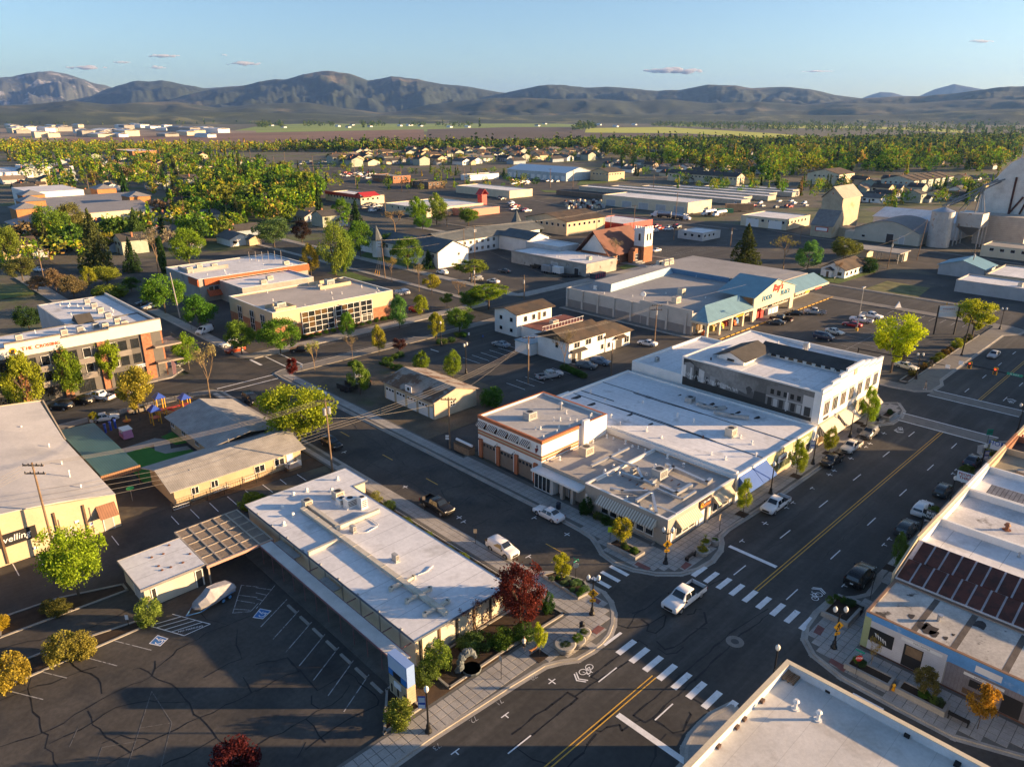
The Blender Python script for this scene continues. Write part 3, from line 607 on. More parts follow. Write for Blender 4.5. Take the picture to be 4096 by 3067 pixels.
# slatted carport and garage
t = thing('carport','open carport roofed with square slatted panels behind the near lot','carport',(25.4,78.3,0))
ms = mat('slat_tan', (.36, .31, .25), .8, .15)
bx, by = [25.4 + 1.64 * i for i in range(6)], [78.3 + 2.02 * i for i in range(6)]
for x in bx: ob('beam', M().box(x - .1, x + .1, 78.2, 88.5, 2.62, 2.84), ms, t)
for y in by:
    for i in range(5): ob('cross_beam',M().box(bx[i]+.1,bx[i+1]-.1,y-.09,y+.09,2.64,2.83),ms,t)
mm_ = M()
for k in range(12): mm_.box(-.69, .69, -.89 + k * .15, -.80 + k * .15, .04, .1)
pm = me('slat_panel', mm_, mat('slat_dark', (.23, .19, .155), .8))
for i in range(5):
    for j in range(5): s_ = ob('slat_panel',pm,None,t);s_.location = (bx[i]+.82-25.4,by[j]+1.01-78.3,2.66)
for x in (25.5, 33.5):
    for y in (78.5, 83.4, 88.3): ob('post', M().box(x - .08, x + .08, y - .08, y + .08, 0, 2.62), ms, t)
ob('fascia', M().box(25.2, 33.8, 78.06, 78.18, 2.5, 2.86), flat('fascia_pink', (.42, .26, .20), .8), t)
b = bld('small cream garage with flat white roof attached to the slatted carport',18.2,78.8,'garage','garage')
ob('wall',M().box(18.3,25.0,78.95,86.2,0,2.66),mat('brick_cream',(.56,.50,.40),.9,.1,.6,seam=(.25,.02,.8,2)),b)
ob('roof',M().box(17.95,25.25,78.6,86.55,2.66,2.84),white_r,b);m = M().box(17.88,25.32,78.53,78.595,2.6,2.92).box(17.88,17.945,78.6,86.6,2.6,2.92).box(17.88,25.32,86.555,86.62,2.6,2.92);ob('fascia',m,mat('fascia_grey',(.22,.21,.21)),b)
door(b,'-Y',78.95,19.1,19.5,2.2,frame_d);door(b,'-Y',78.95,24.1,24.8,2.2,frame_d);door(b,'-X',18.3,80,82.5,2.2,greyw)
for p in ((1310,1500),(1370,1575),(1410,1470),(1460,1395),(1475,1585),(1580,1545),(1640,1470),(1400,1610)): vent(b,*q('02',*p,2.84),2.84,.15,.1,flat('rusty',(.16,.07,.04)),False)
# ------------------------------------------------------------ tan barn-roofed hall
b = bld('large tan hall with curved grey barrel roof at the left edge', 22.2, 100.2, 'hall')
xa, xe, ze, zt = 2., 22.2, 4.85, 7.3
prof = [(xa + (xe - xa) * k / 9, ze + (zt - ze) * (1 - (k / 9) ** 2)) for k in range(-9, 10)]
m = M(); n = len(prof)
for y in (100.2, 141.0):
    m.v += [(x, y, z) for x, z in prof] + [(prof[0][0], y, 0), (prof[-1][0], y, 0)]
m.f += [tuple([n,n+1]+list(range(n-1,-1,-1))),tuple(list(range(n+2,2*n+2))+[2*n+3,2*n+2]),(n+1,2*n+3,2*n+1,n-1),(n,0,n+2,2*n+2)]
ob('wall', m, tanw, b)
m = M()
for (x0,z0),(x1,z1) in zip(prof,prof[1:]): m.slab([(x0,100.0,z0+.02),(x1,100.0,z1+.02),(x1,141.2,z1+.02),(x0,141.2,z0+.02)],(0,0,.12))
ob('roof',m,mat('roof_pale',(.44,.43,.43),.8,.1,.2,alt=(.34,.34,.35),alts=.12,altth=.52,altw=.2),b,smooth=False)
ob('false_front',M().slab([(22.4,141.3,4.6),(23.2,141.3,6.6),(4,141.3,8.6),(4,141.3,4.6)],(0,.25,0)).slab([(22.3,124.5,4.9),(22.3,141.3,4.6),(23.3,141.3,6.6)],(.2,0,0)),tanw,b)
ob('roof_cricket',M().add([(22.2,125,4.98),(22.9,141.25,6.5),(6,141.25,8.4),(8,136,7.2)],[(0,1,2,3)]),MATS['roof_pale'],b)
for x in (14.8,18.2,8.9,4.6): ob('downpipe',M().box(x-.12,x+.12,100.02,100.19,.2,4.6+(22-x)*.06),wood_d,b)
for p,hh in (((190,400),.5),((425,545),.3),((535,700),.35),((605,810),.9),((700,900),.3),((68,888),.5)): vent(b,*q('02',*p,5.6),5.3,hh+.4,.13)
d = door(b,'-Y',100.2,20.2,21.3,2.1,taupe);awning(b,'-Y',100.2,19.6,21.9,3.9,2.5,1.3,mat('awning_brown',(.25,.13,.08),.6,.1,1,seam=(.3,.03,.6,0)),.1)
door(b,'-Y',100.2,15.6,16.6,2.1,taupe);window(b,'-Y',100.2,18.5,18.9,1.6,2.0,gl=sign_bl,name='notice')
t = ob('banner',M().box(7.2,12.6,100.06,100.17,2.5,4.2),sign_b,b);text('velling',1.2,(10.4,100.05,3.4),FACE['-Y'],sign_w,t,shear=.2)
for x,z in ((13.2,2.3),(16.9,2.6),(14.0,1.6),(11.8,.9)): ob('notice',M().box(x,x+.5,100.1,100.18,z,z+.35),sign_w,b)
ob('conduit',M().tube((15.2,100.1,.3),(15.2,100.1,3.9),.04,n=5).tube((18.9,100.1,.3),(18.9,100.1,4.2),.04,n=5),taupe,b)
# green-roofed link, fascia, yard
b = bld('lean-to with green ribbed metal roof and brown fascia beside the tan hall',25,111,'shelter','shelter')
ob('roof',M().slab([(23.3,111.2,3.1),(28.6,111.0,3.0),(28.7,133.6,3.0),(23.3,133.8,3.1)],(0,0,.12)),green_m,b)
ob('fascia',M().box(23.2,28.7,110.78,110.95,2.35,3.22),mat('fascia_brown',(.27,.15,.085),.6,.12,1,seam=(.3,.03,.6,0)),b)
for x in (23.6, 28.4):
    for y in (111.4, 122, 133): ob('post', M().box(x - .07, x + .07, y - .07, y + .07, 0, 3.0), wood_d, b)
ob('wall', M().box(22.4, 22.6, 111, 133, 0, 2.9), tanw, b)
# ------------------------------------------------------------ day care with shingled gables
b = bld('long tan day-care building with pale grey shingled gable roofs', 29.4, 100, 'day_care_building')
m = M().box(29.6,49.6,100.3,109.8,0,2.75);m.add([(29.6,100.3,2.75),(29.6,109.8,2.75),(29.6,105,4.1),(49.6,100.3,2.75),(49.6,109.8,2.75),(49.6,105,4.1)],[(0,2,1),(3,4,5)])
m.box(39.4,50.6,109.9,128.4,0,2.75);ob('wall',m,mat('siding_tan',(.44,.34,.22),.9,.1,.4,seam=(.2,.012,.8,2)),b)
ob('roof',M().slab([(28.9,99.6,2.62),(50.2,99.6,2.62),(50.2,105,4.2),(28.9,105,4.2)],(0,0,.14)).slab([(50.2,110.8,2.62),(28.6,110.8,2.62),(28.9,105,4.2),(50.2,105,4.2)],(0,0,.14)),shingle_g,b)
ob('roof',M().slab([(38.7,128.8,2.6),(38.7,110.2,2.6),(45.2,108.5,4.3),(45.2,128.9,4.3)],(0,0,.14)).slab([(51.2,110.0,2.6),(51.2,128.8,2.6),(45.2,128.9,4.3),(45.2,108.5,4.3)],(0,0,.14)),shingle_g,b)
ob('gable', M().add([(39.4, 128.42, 2.7), (50.6, 128.42, 2.7), (45.1, 128.42, 4.3)], [(0, 1, 2)]), tanw, b)
for u in (32.0, 34.9, 41.7, 45.0): window(b, '-Y', 100.3, u, u + (1.1 if u < 40 else 1.7), 1.0, 2.1, 2, 1)
door(b, '-Y', 100.3, 47.2, 48.1, 1.9, plast, .4)
ob('porch', M().box(46.6, 48.8, 98.9, 100.28, 0, .42), wood, b)
m = M()
for i in range(12): m.box(46.6 + i * .2, 46.66 + i * .2, 98.9, 98.96, .42, 1.3)
for i in range(7): m.box(46.6,46.66,98.9+i*.2,98.96+i*.2,.42,1.3);m.box(48.74,48.8,98.9+i*.2,98.96+i*.2,.42,1.3)
m.box(46.6, 48.8, 98.88, 98.98, 1.3, 1.38); ob('porch_rail', m, plast, b)
for p in ((1690,285),(1825,380),(1760,255),(1910,360),(1970,485),(1640,750),(1640,650)): vent(b,*q('02',*p,3.6),3.3,.4,.1,unit_g)
for x in (40,43,46,48.6): window(b,'-X',39.4,110+(x-40)*1.9,111.6+(x-40)*1.9,1.0,2.0,2,1)
# ------------------------------------------------------------ old firehouse
b = bld('white two-storey old firehouse with terracotta bands and three brown garage doors',72.2,68.2,'firehouse')
shell(b, 72.2, 87.6, 68.2, 82.6, 7.2, whitew, grey_r2, .35, .3, trimr, .03)
for f, a, u0, u1 in (('-X', 72.2, 68.2, 82.6), ('-Y', 68.2, 72.2, 80.6)):
    band(b,f,a,u0,u1,6.75,7.19,trimr,.06);band(b,f,a,u0,u1,4.55,4.78,trimr,.06);band(b,f,a,u0,u1,4.22,4.5,tanw,.04);band(b,f,a,u0,u1,3.98,4.2,trimr,.06)
ob('chimney', M().box(81.2, 82.5, 67.6, 68.19, 3.5, 8.0), whitew, b)
gd = mat('garage_door_taupe', (.20, .155, .12), .7, .1, 1)
for i in range(3):
    y = 70.1 + i * 4.15; door(b, '-X', 72.2, y, y + 3.0, 2.9, gd, rows=1, fr=whitew, name='garage_door')
for i in range(4): ob('column',M().box(71.85,72.18,69.3+i*4.15-.35,69.3+i*4.15+.35,0,3.3),trimr,b)
bw = mat('awning_brownwhite', (.60, .56, .50), .8, .06, 1, stripe=(1, .36, (.13, .06, .045)))
for i in range(5):
    y = 70.6+i*2.5;window(b,'-X',72.2,y,y+1.7,5.1,6.2,2,1);awning(b,'-X',72.2,y-.1,y+1.8,6.35,5.75,.75,bw,.1)
m = M(); oy, oz = 69.2, 5.6
for pts in ([(0,-.5),(.2,-.1),(.35,.2),(.1,.3),(-.15,.15),(-.35,.1),(-.3,-.15),(-.1,-.1)],[(.1,.3),(.2,.65),(.02,.75),(-.08,.5)],[(-.1,-.1),(-.05,-.6),(-.2,-.62),(-.3,-.15)]): m.slab([(72.14,oy-a,oz+c) for a,c in pts],(-.03,0,0))
ob('rider_emblem', m, flat('emblem_red', (.16, .02, .02)), b)
for y in (72,76,80): ob('wall_lamp',M().tube((72.1,y+1.9,3.65),(71.6,y+1.9,3.5),.03,n=5).cyl(71.6,y+1.9,3.35,3.5,.2,.05,n=8),black,b)
hvac(b,77.9,76.3,6.85,1.9,1.4,1.1,unit_g);vent(b,84.4,75.5,6.85,1.0,.3,steel);vents(b,73.5,86,69.5,81.5,6.85,10)
for x in (74, 77, 80): vent(b, x, 69.6, 6.85, .3, .12)
# ------------------------------------------------------------ corner restaurant
b = bld('single-storey taupe corner restaurant with striped awnings and silver ducts on its roof',71.4,44.9,'restaurant')
shell(b, 71.4, 88.0, 44.9, 58.9, 4.1, taupe, grey_r, .3, .3, frame_w, .03)
shell(b, 72.3, 88.0, 58.95, 68.15, 3.75, taupe, grey_r, .15, .25)
sw_l = mat('awning_stripe',(.60,.56,.48),.8,.05,1,stripe=(1,.42,(.28,.25,.21)));sw_r = mat('awning_stripe_warm',(.62,.55,.42),.8,.05,1,stripe=(0,.42,(.42,.36,.26)))
awning(b, '-X', 71.4, 46.6, 56.2, 3.4, 2.5, 1.1, sw_l, .15)
for i in range(6): window(b, '-X', 71.4, 47.0 + i * 1.5, 48.3 + i * 1.5, .8, 2.4)
for u0, u1 in ((73.4, 78.0), (82.4, 86.6)):
    awning(b, '-Y', 44.9, u0 - .2, u1 + .2, 3.45, 2.5, 1.1, sw_r, .15)
    for i in range(3): window(b,'-Y',44.9,u0+i*(u1-u0) / 3,u0+(i+1)*(u1-u0) / 3-.1,.8,2.4)
s_ = ob('sign_board', M().box(78.7, 81.6, 44.72, 44.88, 2.55, 3.95), flat('sign_brown', (.045, .03, .03)), b)
text('TEX - MEX',.36,(80.35,44.70,3.55),FACE['-Y'],sign_w,s_,bold=.01);text('CANTINA',.48,(80.3,44.70,3.0),FACE['-Y'],flat('sign_orange',(.8,.2,.02)),s_,bold=.015)
m = M();m.tube((79.15,44.70,3.3),(79.15,44.66,3.3),.33,n=16);ob('logo_disc',m,sign_y,s_);m = M();m.tube((79.17,44.655,3.36),(79.17,44.63,3.36),.17,n=12);ob('logo_centre',m,red,s_)
door(b,'-Y',44.9,79.1,80.2,2.2,whitew);ob('doorway_shade',M().box(80.5,80.9,44.55,44.88,0,2.5),taupe,b)
for u in (72.4, 78.5, 81.6, 87.0): ob('wall_panel', M().box(u - .2, u + .2, 44.82, 44.88, .3, 2.0), plast, b)
# glazed entry
ob('entry_roof', M().box(70.35, 72.28, 59.2, 68.7, 2.85, 3.15), whitew, b)
for y in (68.4,64.9): window(b,'-X',70.95,y-3.3 if y > 66 else y-.1,y if y > 66 else y+.1,.1,2.7,4 if y > 66 else 1,1,fr=frame_w,name='glazed_front')
ob('entry_wall', M().box(71.0, 72.2, 68.3, 68.5, 0, 2.84).box(71.0, 72.2, 64.7, 64.9, 0, 2.84), whitew, b)
for y in (62.9, 60.9): ob('column', M().box(70.9, 71.5, y - .25, y + .25, 0, 2.84), taupe, b)
door(b,'-X',72.25,61.5,62.5,2.2,frame_d);door(b,'-X',72.25,63.4,64.3,2.2,frame_d);door(b,'-X',71.4,59.3-.8,58.6,1.9,plast,.6)
Zr = 3.8
hvac(b, 80.3, 52.6, Zr + .5, 1.9, 1.6, 1.2, unit_g); hvac(b, 79.6, 65.7, 3.6, 1.9, 1.5, 1.2, unit)
hvac(b, 79.2, 56.4, Zr, .8, .6, .7, unit_g)
def rd(cell,pts,w=.35,h=.3,z=Zr+.35,mt=duct): return ductbox(b,[(*q(cell,*p,z),z) for p in pts],w,h,mt)
rd('22',[(1000,565),(850,640),(690,715)],.38);rd('22',[(850,645),(1080,730),(1125,830),(1210,880)],.38);rd('22',[(955,785),(1120,840),(1230,880)],.4,.35)
rd('22',[(1210,860),(1390,740),(1680,870),(1710,845)],.55,.5);rd('22',[(1380,740),(1340,715)],.5,.45);rd('22',[(860,920),(950,940),(1160,940)],.42,.38);rd('22',[(1290,900),(1420,960),(1540,890)],.5,.45)
rd('22',[(1260,920),(1470,1010),(1580,940)],.3,.3);rd('22',[(1190,960),(1080,1020)],.42,.4);rd('22',[(1210,960),(1245,1120)],.38,.35);rd('22',[(1240,1060),(1410,1125)],.26,.2)
ob('roof_kerb', M().box(73.5, 87.7, 58.5, 58.88, 3.8, 4.02), whitew, b)
for p in ((410,665),(875,725),(800,775),(925,795),(1160,795),(925,590),(1040,540),(875,475),(980,515),(1090,555),(1235,730),(1340,650),(1195,1085),(990,1000),(1480,720),(1150,585),(820,465),(700,510)):
    vent(b,*q('22',*p,3.7),3.6 if p[1] < 640 else 3.8,RU(.15,.5),RU(.1,.18),duct if p == (1480,720) else plast)
for i in range(10): x,y = q('22',900+60*i,760+(i*37) % 220,Zr);ob('duct_support',M().box(x-.25,x+.25,y-.06,y+.06,Zr,Zr+.1),flat('rust_support',(.2,.08,.04)),b)
# ------------------------------------------------------------ long white-roofed shops
b = bld('long white-roofed shop row with blue awning between the restaurant and the mural building',88.2,44.6,'shop_row')
shell(b, 88.1, 113.6, 44.6, 83.7, 4.6, whitew, white_r2, .3, .3, frame_w, .02)
ob('rear_wing', M().box(88.1, 96.5, 83.75, 84.6, 0, 4.4), whitew, b)
for x in (96.6, 105.2): ob('roof_divider', M().box(x - .06, x + .06, 45, 83.3, 4.3, 4.36), tar, b)
ob('roof_step', M().box(88.45, 89.0, 45, 68, 4.3, 4.9), whitew, b)
green_f = mat('facade_green',(.34,.38,.20),.85,.1,.6);yell_f = mat('facade_yellow',(.55,.48,.26),.85,.1,.6)
band(b,'-Y',44.6,96.7,105.1,3.2,4.5,yell_f,.08,'fascia_board');band(b,'-Y',44.6,105.3,112,2.6,4.4,green_f,.08,'fascia_board');band(b,'-Y',44.6,97,105,.05,.9,tanw,.06,'base_panel')
bl_a = mat('awning_blue', (.045, .12, .38), .7, .08, .8)
for u0, u1 in ((88.5, 92.4), (92.5, 96.5)): awning(b, '-Y', 44.6, u0, u1, 4.2, 2.6, 1.9, bl_a, .2)
for u in (89, 91, 93.2, 95): window(b, '-Y', 44.6, u, u + 1.6, .7, 2.6, fr=green_f)
for u in (97.2, 99.2, 101.2, 103.0): window(b, '-Y', 44.6, u, u + 1.7, 1.0, 3.0, 4, 1, fr=green_f)
for u in (105.6, 107.8, 110): window(b, '-Y', 44.6, u, u + 1.8, .7, 2.5)
s_ = ob('hanging_sign',M().box(99.9,103.0,44.2,44.35,2.6,3.7),sign_w,b);text('PAWN',.62,(101.45,44.18,2.95),FACE['-Y'],flat('sign_maroon',(.12,.02,.03)),s_,bold=.02)
s_ = ob('shop_sign', M().box(106.2, 111.2, 44.44, 44.51, 3.0, 4.2), flat('sign_olive', (.16, .24, .10)), b)
for k,sx in enumerate((1.6,2.2,1.2)): ob('sign_line',M().box(108.7-sx / 1.2,108.7+sx / 1.2,44.41,44.435,3.9-k*.33,4.02-k*.33),sign_w,s_)
hvac(b, 100.4, 52.9, 4.3, 1.6, 1.3, 1.3, unit); hvac(b, 101.7, 53.6, 4.3, 1.8, 1.1, .8, unit_g, False)
hvac(b, 108.4, 65.7, 4.3, 1.5, 1.3, .9, unit_g)
for pts in ([(1610,180),(1660,200),(1760,220),(1830,215)],[(1760,255),(1900,285),(2030,300)]): ductbox(b,[(*q('22',*p,4.6),4.55) for p in pts],.6,.5,unit_g)
for p in ((1160,410),(1290,470),(1650,470),(1720,615),(1970,470),(2070,525),(1840,655),(1430,285),(1570,340),(935,350),(855,295),(1130,170),(680,85),(805,145),(1090,75),(2105,630)):
    vent(b,*q('22',*p,4.3),4.3,RU(.2,.7),RU(.1,.18),plast if p != (1650,470) else flat('rust_pipe',(.12,.06,.04)))
m = M()
for pts in ([(820,180),(1050,250),(1290,330),(1570,430),(1760,500)],[(600,60),(880,150)],[(1050,80),(1300,160),(1660,265)]):
    m = M()
    for a, c in zip(pts, pts[1:]): m.tube((*q('22', *a, 4.35), 4.36), (*q('22', *c, 4.35), 4.36), .06, n=5)
    ob('roof_pipe', m, tar, b)
m = M()
for p,r in (((1725,180),.9),((1955,250),.7),((2120,295),.8),((1200,350),.6),((1020,270),.7),((1850,215),.4),((560,120),1.2),((690,180),1.0),((1450,100),.5),((1540,125),.5)):
    m = M();x,y = q('22',*p,4.3);k = [(x+r*(1+.3*math.sin(3*a))*math.cos(a),y+.6*r*(1+.3*math.cos(2*a))*math.sin(a),4.306) for a in np.linspace(0,2*math.pi,14)[:-1]];ob('roof_stain',m.quad(*k),mat('stain_dark',(.035,.03,.03),.7,.4,2),b)
# ------------------------------------------------------------ two-storey mural building
b = bld('white two-storey corner building with stepped parapet and a street-scene mural on its side',114.5,44.9,'mural_building')
X0, X1, Y0, Y1, H = 114.6, 140.2, 44.9, 72.0, 10.1
shell(b, X0, X1, Y0, Y1, H, whitew, white_r, .7, .35, frame_w, .02)
steps = [(114.6,118.2,10.55),(118.2,121.2,11.0),(121.2,123.9,11.5),(123.9,130.9,12.0),(130.9,133.6,11.5),(133.6,136.6,11.0),(136.6,140.2,10.55)]
for x0,x1,z in steps: ob('stepped_parapet',M().box(x0,x1,44.9,45.24,10.11,z),whitew,b);ob('parapet_cap',M().box(x0-.03,x1+.03,44.82,45.3,z+.003,z+.12),frame_w,b);band(b,'-Y',44.9,x0,x1,z-.75,z-.6,taupe,.05,'parapet_line')
ob('plaque', M().box(126.8, 128, 44.8, 44.88, 10.3, 11.2), tanw, b)
for u in (116.0,119.3,122.6,126.0,129.6,133.2,136.8): window(b,'-Y',44.9,u,u+2.0,5.6,8.0,3,1,fr=frame_w,gl=[glass,glass_w]);band(b,'-Y',44.9,u-.2,u+2.2,8.1,8.25,taupe,.08,'lintel')
band(b,'-Y',44.9,114.7,140.1,4.3,4.5,taupe,.12,'cornice');band(b,'-Y',44.9,114.7,140.1,.05,4.25,mat('stucco_greige',(.40,.35,.27),.9,.1),.06,'ground_floor')
s_ = ob('name_panel', M().box(116.4, 118.2, 44.76, 44.88, 4.75, 5.15), frame_d, b)
aw = mat('awning_cream',(.56,.52,.45),.8,.06,1,stripe=(0,.3,(.44,.40,.34)));aws = mat('awning_side',(.60,.58,.54),.8,.05,1,stripe=(1,.28,(.03,.03,.03)))
for u0, u1 in ((115.2, 121.6), (122.6, 128.4), (133.4, 138.6)):
    awning(b, '-Y', 44.9, u0, u1, 4.1, 2.4, 1.9, aw, .1, False)
    for u in (u0,u1): ob('awning_side',M().slab([(u,44.86,4.1),(u,43.0,2.4),(u,44.86,2.4)],(.02,0,0)),aws,b)
    n_ = 3
    for i in range(n_): w0 = u0+.2+i*(u1-u0-.4) / n_;window(b,'-Y',44.84,w0,w0+(u1-u0-.4) / n_-.1,.6,2.7,gl=[glass,glass_w],fr=tanw)
door(b, '-Y', 44.84, 129.6, 130.6, 2.3, frame_d)
# side mural: flat paint on the -X wall
def tone(v): return flat('mural_%02d' % int(v * 100), (v, v * .99, v * .97), .9, .1)
def mur(name,pts,v,d): ob(name,M().slab([(X0-d,y,z) for y,z in pts],(-.004,0,0)),v if not isinstance(v,float) else tone(v),b)
msky = mat('mural_sky', (.15, .147, .14), .9, .25, .15, alt=(.26, .255, .245), alts=.12, altth=.48, altw=.2)
mur('mural_sky', [(46.2, 4.7), (46.2, 9.9), (71.6, 9.9), (71.6, 4.7)], msky, .006)
mur('mural_street', [(46.2, 4.62), (46.2, 5.3), (54, 5.5), (60, 5.9), (71.6, 6.3), (71.6, 4.62)], .05, .012)
mur('mural_wall_right',[(46.2,5.3),(46.2,8.9),(48.0,8.95),(48.0,5.3)],.46,.013);mur('mural_shop',[(46.5,5.35),(46.5,7.0),(47.6,7.0),(47.6,5.35)],.06,.019)
mur('mural_block',[(48.0,5.3),(48.0,9.2),(49.0,9.2),(49.0,9.32),(50.2,9.32),(50.2,9.48),(52.6,9.48),(52.6,9.2),(53.6,9.15),(53.6,8.85),(54.6,8.8),(54.6,5.5)],.17,.015)
for i in range(5): y = 48.4+i*1.2;mur('mural_window',[(y,7.6),(y,8.5),(y+.65,8.5),(y+.65,7.6)],.03,.021)
for i in range(6): y = 48.2+i*1.05;mur('mural_shopfront',[(y,5.45),(y,6.9),(y+.75,6.9),(y+.75,5.45)],.05 if i % 2 else .4,.021)
mur('mural_band',[(48.0,7.05),(48.0,7.3),(54.6,7.2),(54.6,7.0)],.34,.022);mur('mural_post',[(50.6,5.2),(50.6,8.6),(50.85,8.6),(50.85,5.2)],.45,.026)
mur('mural_far_block',[(54.6,5.5),(54.6,7.3),(56.8,7.3),(57.0,5.7)],.06,.016);mur('mural_far_block',[(57.0,5.7),(57.0,7.0),(58.2,6.9),(58.2,6.2),(59.8,6.6),(59.9,5.85)],.1,.016);mur('mural_tree',[(57.6,6.4),(57.2,7.4),(57.9,7.9),(58.5,7.4),(58.1,6.4)],.08,.022)
xs_ = [62.4, 63.6, 64.6, 65.9, 67.0, 68.2, 69.4]
for i,y in enumerate(xs_): hh = 6.9+i*.36;mur('mural_row_house',[(y,6.05),(y,hh),(y+1.15,hh+.25),(y+1.15,6.1)],(.42,.12,.3,.2,.5,.09,.28)[i],.014+.001*i);mur('mural_row_door',[(y+.25,6.05),(y+.25,hh-.7),(y+.6,hh-.6),(y+.6,6.05)],.03 if i % 2 else .55,.024)
mur('mural_gable_house',[(69.3,6.2),(69.3,9.0),(70.2,9.5),(71.3,9.1),(71.3,6.3)],.24,.021);mur('mural_gable_roof',[(69.0,8.9),(70.1,9.75),(71.6,9.8),(71.6,9.0),(70.2,9.4)],.05,.027);mur('mural_pale_corner',[(71.0,6.3),(71.0,8.6),(71.6,8.6),(71.6,6.3)],.6,.032)
mm_ = M()
for _ in range(70): y = RU(60,71);z = 6.0+random.random()*.5+(y-60)*.05;mm_.slab([(X0-.034,y,z),(X0-.034,y,z+RU(.2,.6)),(X0-.034,y+RU(.08,.25),z+.3),(X0-.034,y+.15,z)],(-.003,0,0))
ob('mural_figures', mm_, tone(.5), b, kind='stuff')
# roof monitor
ob('monitor_wall',M().box(128.6,133.6,47.2,63.2,9.3,10.25).box(119.6,128.55,62.0,67.6,9.3,10.3),whitew,b)
ob('monitor_roof',M().gable(128.1,134.1,46.6,64.0,10.2,11.3,.12,'y').gable(119.0,129.6,61.4,68.2,10.25,11.6,.12,'x'),shingle_d,b)
ob('monitor_gable',M().add([(119.55,62.0,10.25),(119.55,67.6,10.25),(119.55,64.8,11.5)],[(0,1,2)]),whitew,b)
for i in range(8): window(b,'-X',128.6,48.0+i*1.75,49.0+i*1.75,9.65,10.1,fr=wood,gl=[glass_w,glass],fw=.05)
window(b, '-X', 119.6, 64.0, 65.4, 9.8, 10.2, fr=frame_d)
ob('kitchen_exhaust',M().cyl(136.3,58.0,9.4,10.3,.4).cyl(136.3,58.0,10.3,11.3,.7,.55),steel,b);vents(b,116,139,47,71,9.4,18);ob('roof_pipe',M().cyl(117.3,67.5,9.4,10.3,.14),black,b)
ob('roof_slope',M().slab([(115.0,61,9.42),(139.8,61,9.42),(139.8,71.6,10.05),(115.0,71.6,10.05)],(0,0,.03)),white_r,b)
b = bld('lower white brick annex behind the mural building by the alley', 114.6, 72.1, 'annex')
shell(b, 114.7, 140.0, 72.05, 83.6, 6.4, whitew, white_r, .4, .3, frame_w, .02)
door(b,'-X',114.7,75.0,78.0,3.0,greyw,1.0);window(b,'-X',114.7,80,80.9,2.6,4.2,fr=greyw);hvac(b,119,80.6,6.0,.9,.6,.8,unit_g)
for k in range(2): text(('DOWNTOWN', 'THE ALLEY')[k], .42, (114.6, 73.7, 2.9 - k * .55), FACE['-X'], greyw, b)
# ------------------------------------------------------------ supermarket
b = bld('big pale supermarket with grey flat roof, blue metal canopies and a gabled sign front',157.6,96.4,'supermarket','supermarket')
mg = mat('block_greige', (.48, .45, .41), .9, .1, .4)
shell(b,157.7,224.0,97.2,140.0,5.6,mg,mat('roof_grey_big',(.30,.29,.285),.85,.14,.08,alt=(.38,.37,.36),alts=.06,altth=.52,altw=.2),.4,.3,None)
ob('wall_rise', M().box(157.65, 157.95, 97.2, 113.5, 5.61, 6.5), mg, b)
for y0,y1 in ((97.3,113),(113.2,139.8)): band(b,'-X',157.7,y0,y1,.05,2.3,mat('block_dark',(.25,.23,.215),.9,.1),.05,'base_band')
for i in range(8): ob('pilaster', M().box(157.35, 157.68, 98.6 + i * 5.8, 99.2 + i * 5.8, 0, 5.6), mg, b)
bw_ = mat('parapet_blue', (.10, .20, .33), .7, .1); bw2 = mat('parapet_paleblue', (.34, .46, .52), .7, .1)
ob('raised_roof',M().add([(163.5,136.6,5.2),(163.5,128.2,5.2),(199,131.0,5.2),(199,138.5,5.2),(165.5,136,7.0),(165.5,129.6,7.0),(199,132.4,7.0),(199,137.5,7.0)],[(4,5,6,7),(0,1,5,4),(2,3,7,6),(3,0,4,7)]),MATS['roof_grey_big'],b)
ob('parapet_screen',M().add([(163.5,128.2,5.2),(199,131.0,5.2),(199,132.4,7.0),(165.5,129.6,7.0)],[(0,1,2,3)]),bw2,b)
ob('parapet_screen',M().box(199.0,199.4,111,132.4,5.2,6.7),bw_,b);ob('upper_roof',M().box(199.4,223.6,98,139.6,5.2,6.65),MATS['roof_grey_big'],b)
for i in range(9): hvac(b,196+(i % 5)*3.0,138.6+(i // 5)*0-(i // 5)*2.2,6.65 if i % 5 > 1 else 5.6,2.2,1.3,1.1,unit)
hvac(b,166.5,108,5.2,2.2,1.6,1.6,unit);hvac(b,175,112,5.2,1.8,1.6,1.8,unit);hvac(b,163.0,133.5,5.2,.5,1.0,1.0,plast,False)
ob('satellite_dish',M().cyl(162.5,116.0,5.2,6.5,.06).tube((162.4,116.0,6.8),(162.2,115.8,6.9),.75,.6,n=14),plast,b);vents(b,160,222,99,138,5.3,16)
# canopies and gabled front
ob('canopy_roof',M().add([(157.2,92.2,4.2),(180.4,92.2,4.2),(180.4,97.3,6.9),(163.4,97.3,6.9),(157.2,97.3,4.2)],[(0,1,2,3),(0,3,4)]),mat('canopy_blue',(.20,.34,.40),.45,.1,.5,metal=.2,seam=(.45,.05,.7,0)),b)
ob('canopy_roof',M().slab([(204.0,92.4,4.2),(226.5,92.4,4.2),(226.5,97.5,6.4),(204.0,97.5,6.4)],(0,0,.1)),MATS['canopy_blue'],b)
ob('canopy_fascia',M().box(157.1,180.3,92.0,92.18,3.7,4.25).box(157.0,157.15,92.2,97.2,3.7,4.25).box(204.1,226.6,92.2,92.38,3.7,4.25),cream,b)
for x in (157.6, 163.4, 169.2, 175): ob('column', M().box(x - .35, x + .35, 92.3, 93.0, 0, 4.1), cream, b)
ob('gable_front',M().slab([(180.5,92.6,3.4),(203.9,92.6,3.4),(203.9,92.6,6.6),(192.2,92.6,10.0),(180.5,92.6,6.6)],(0,.4,0)),cream,b)
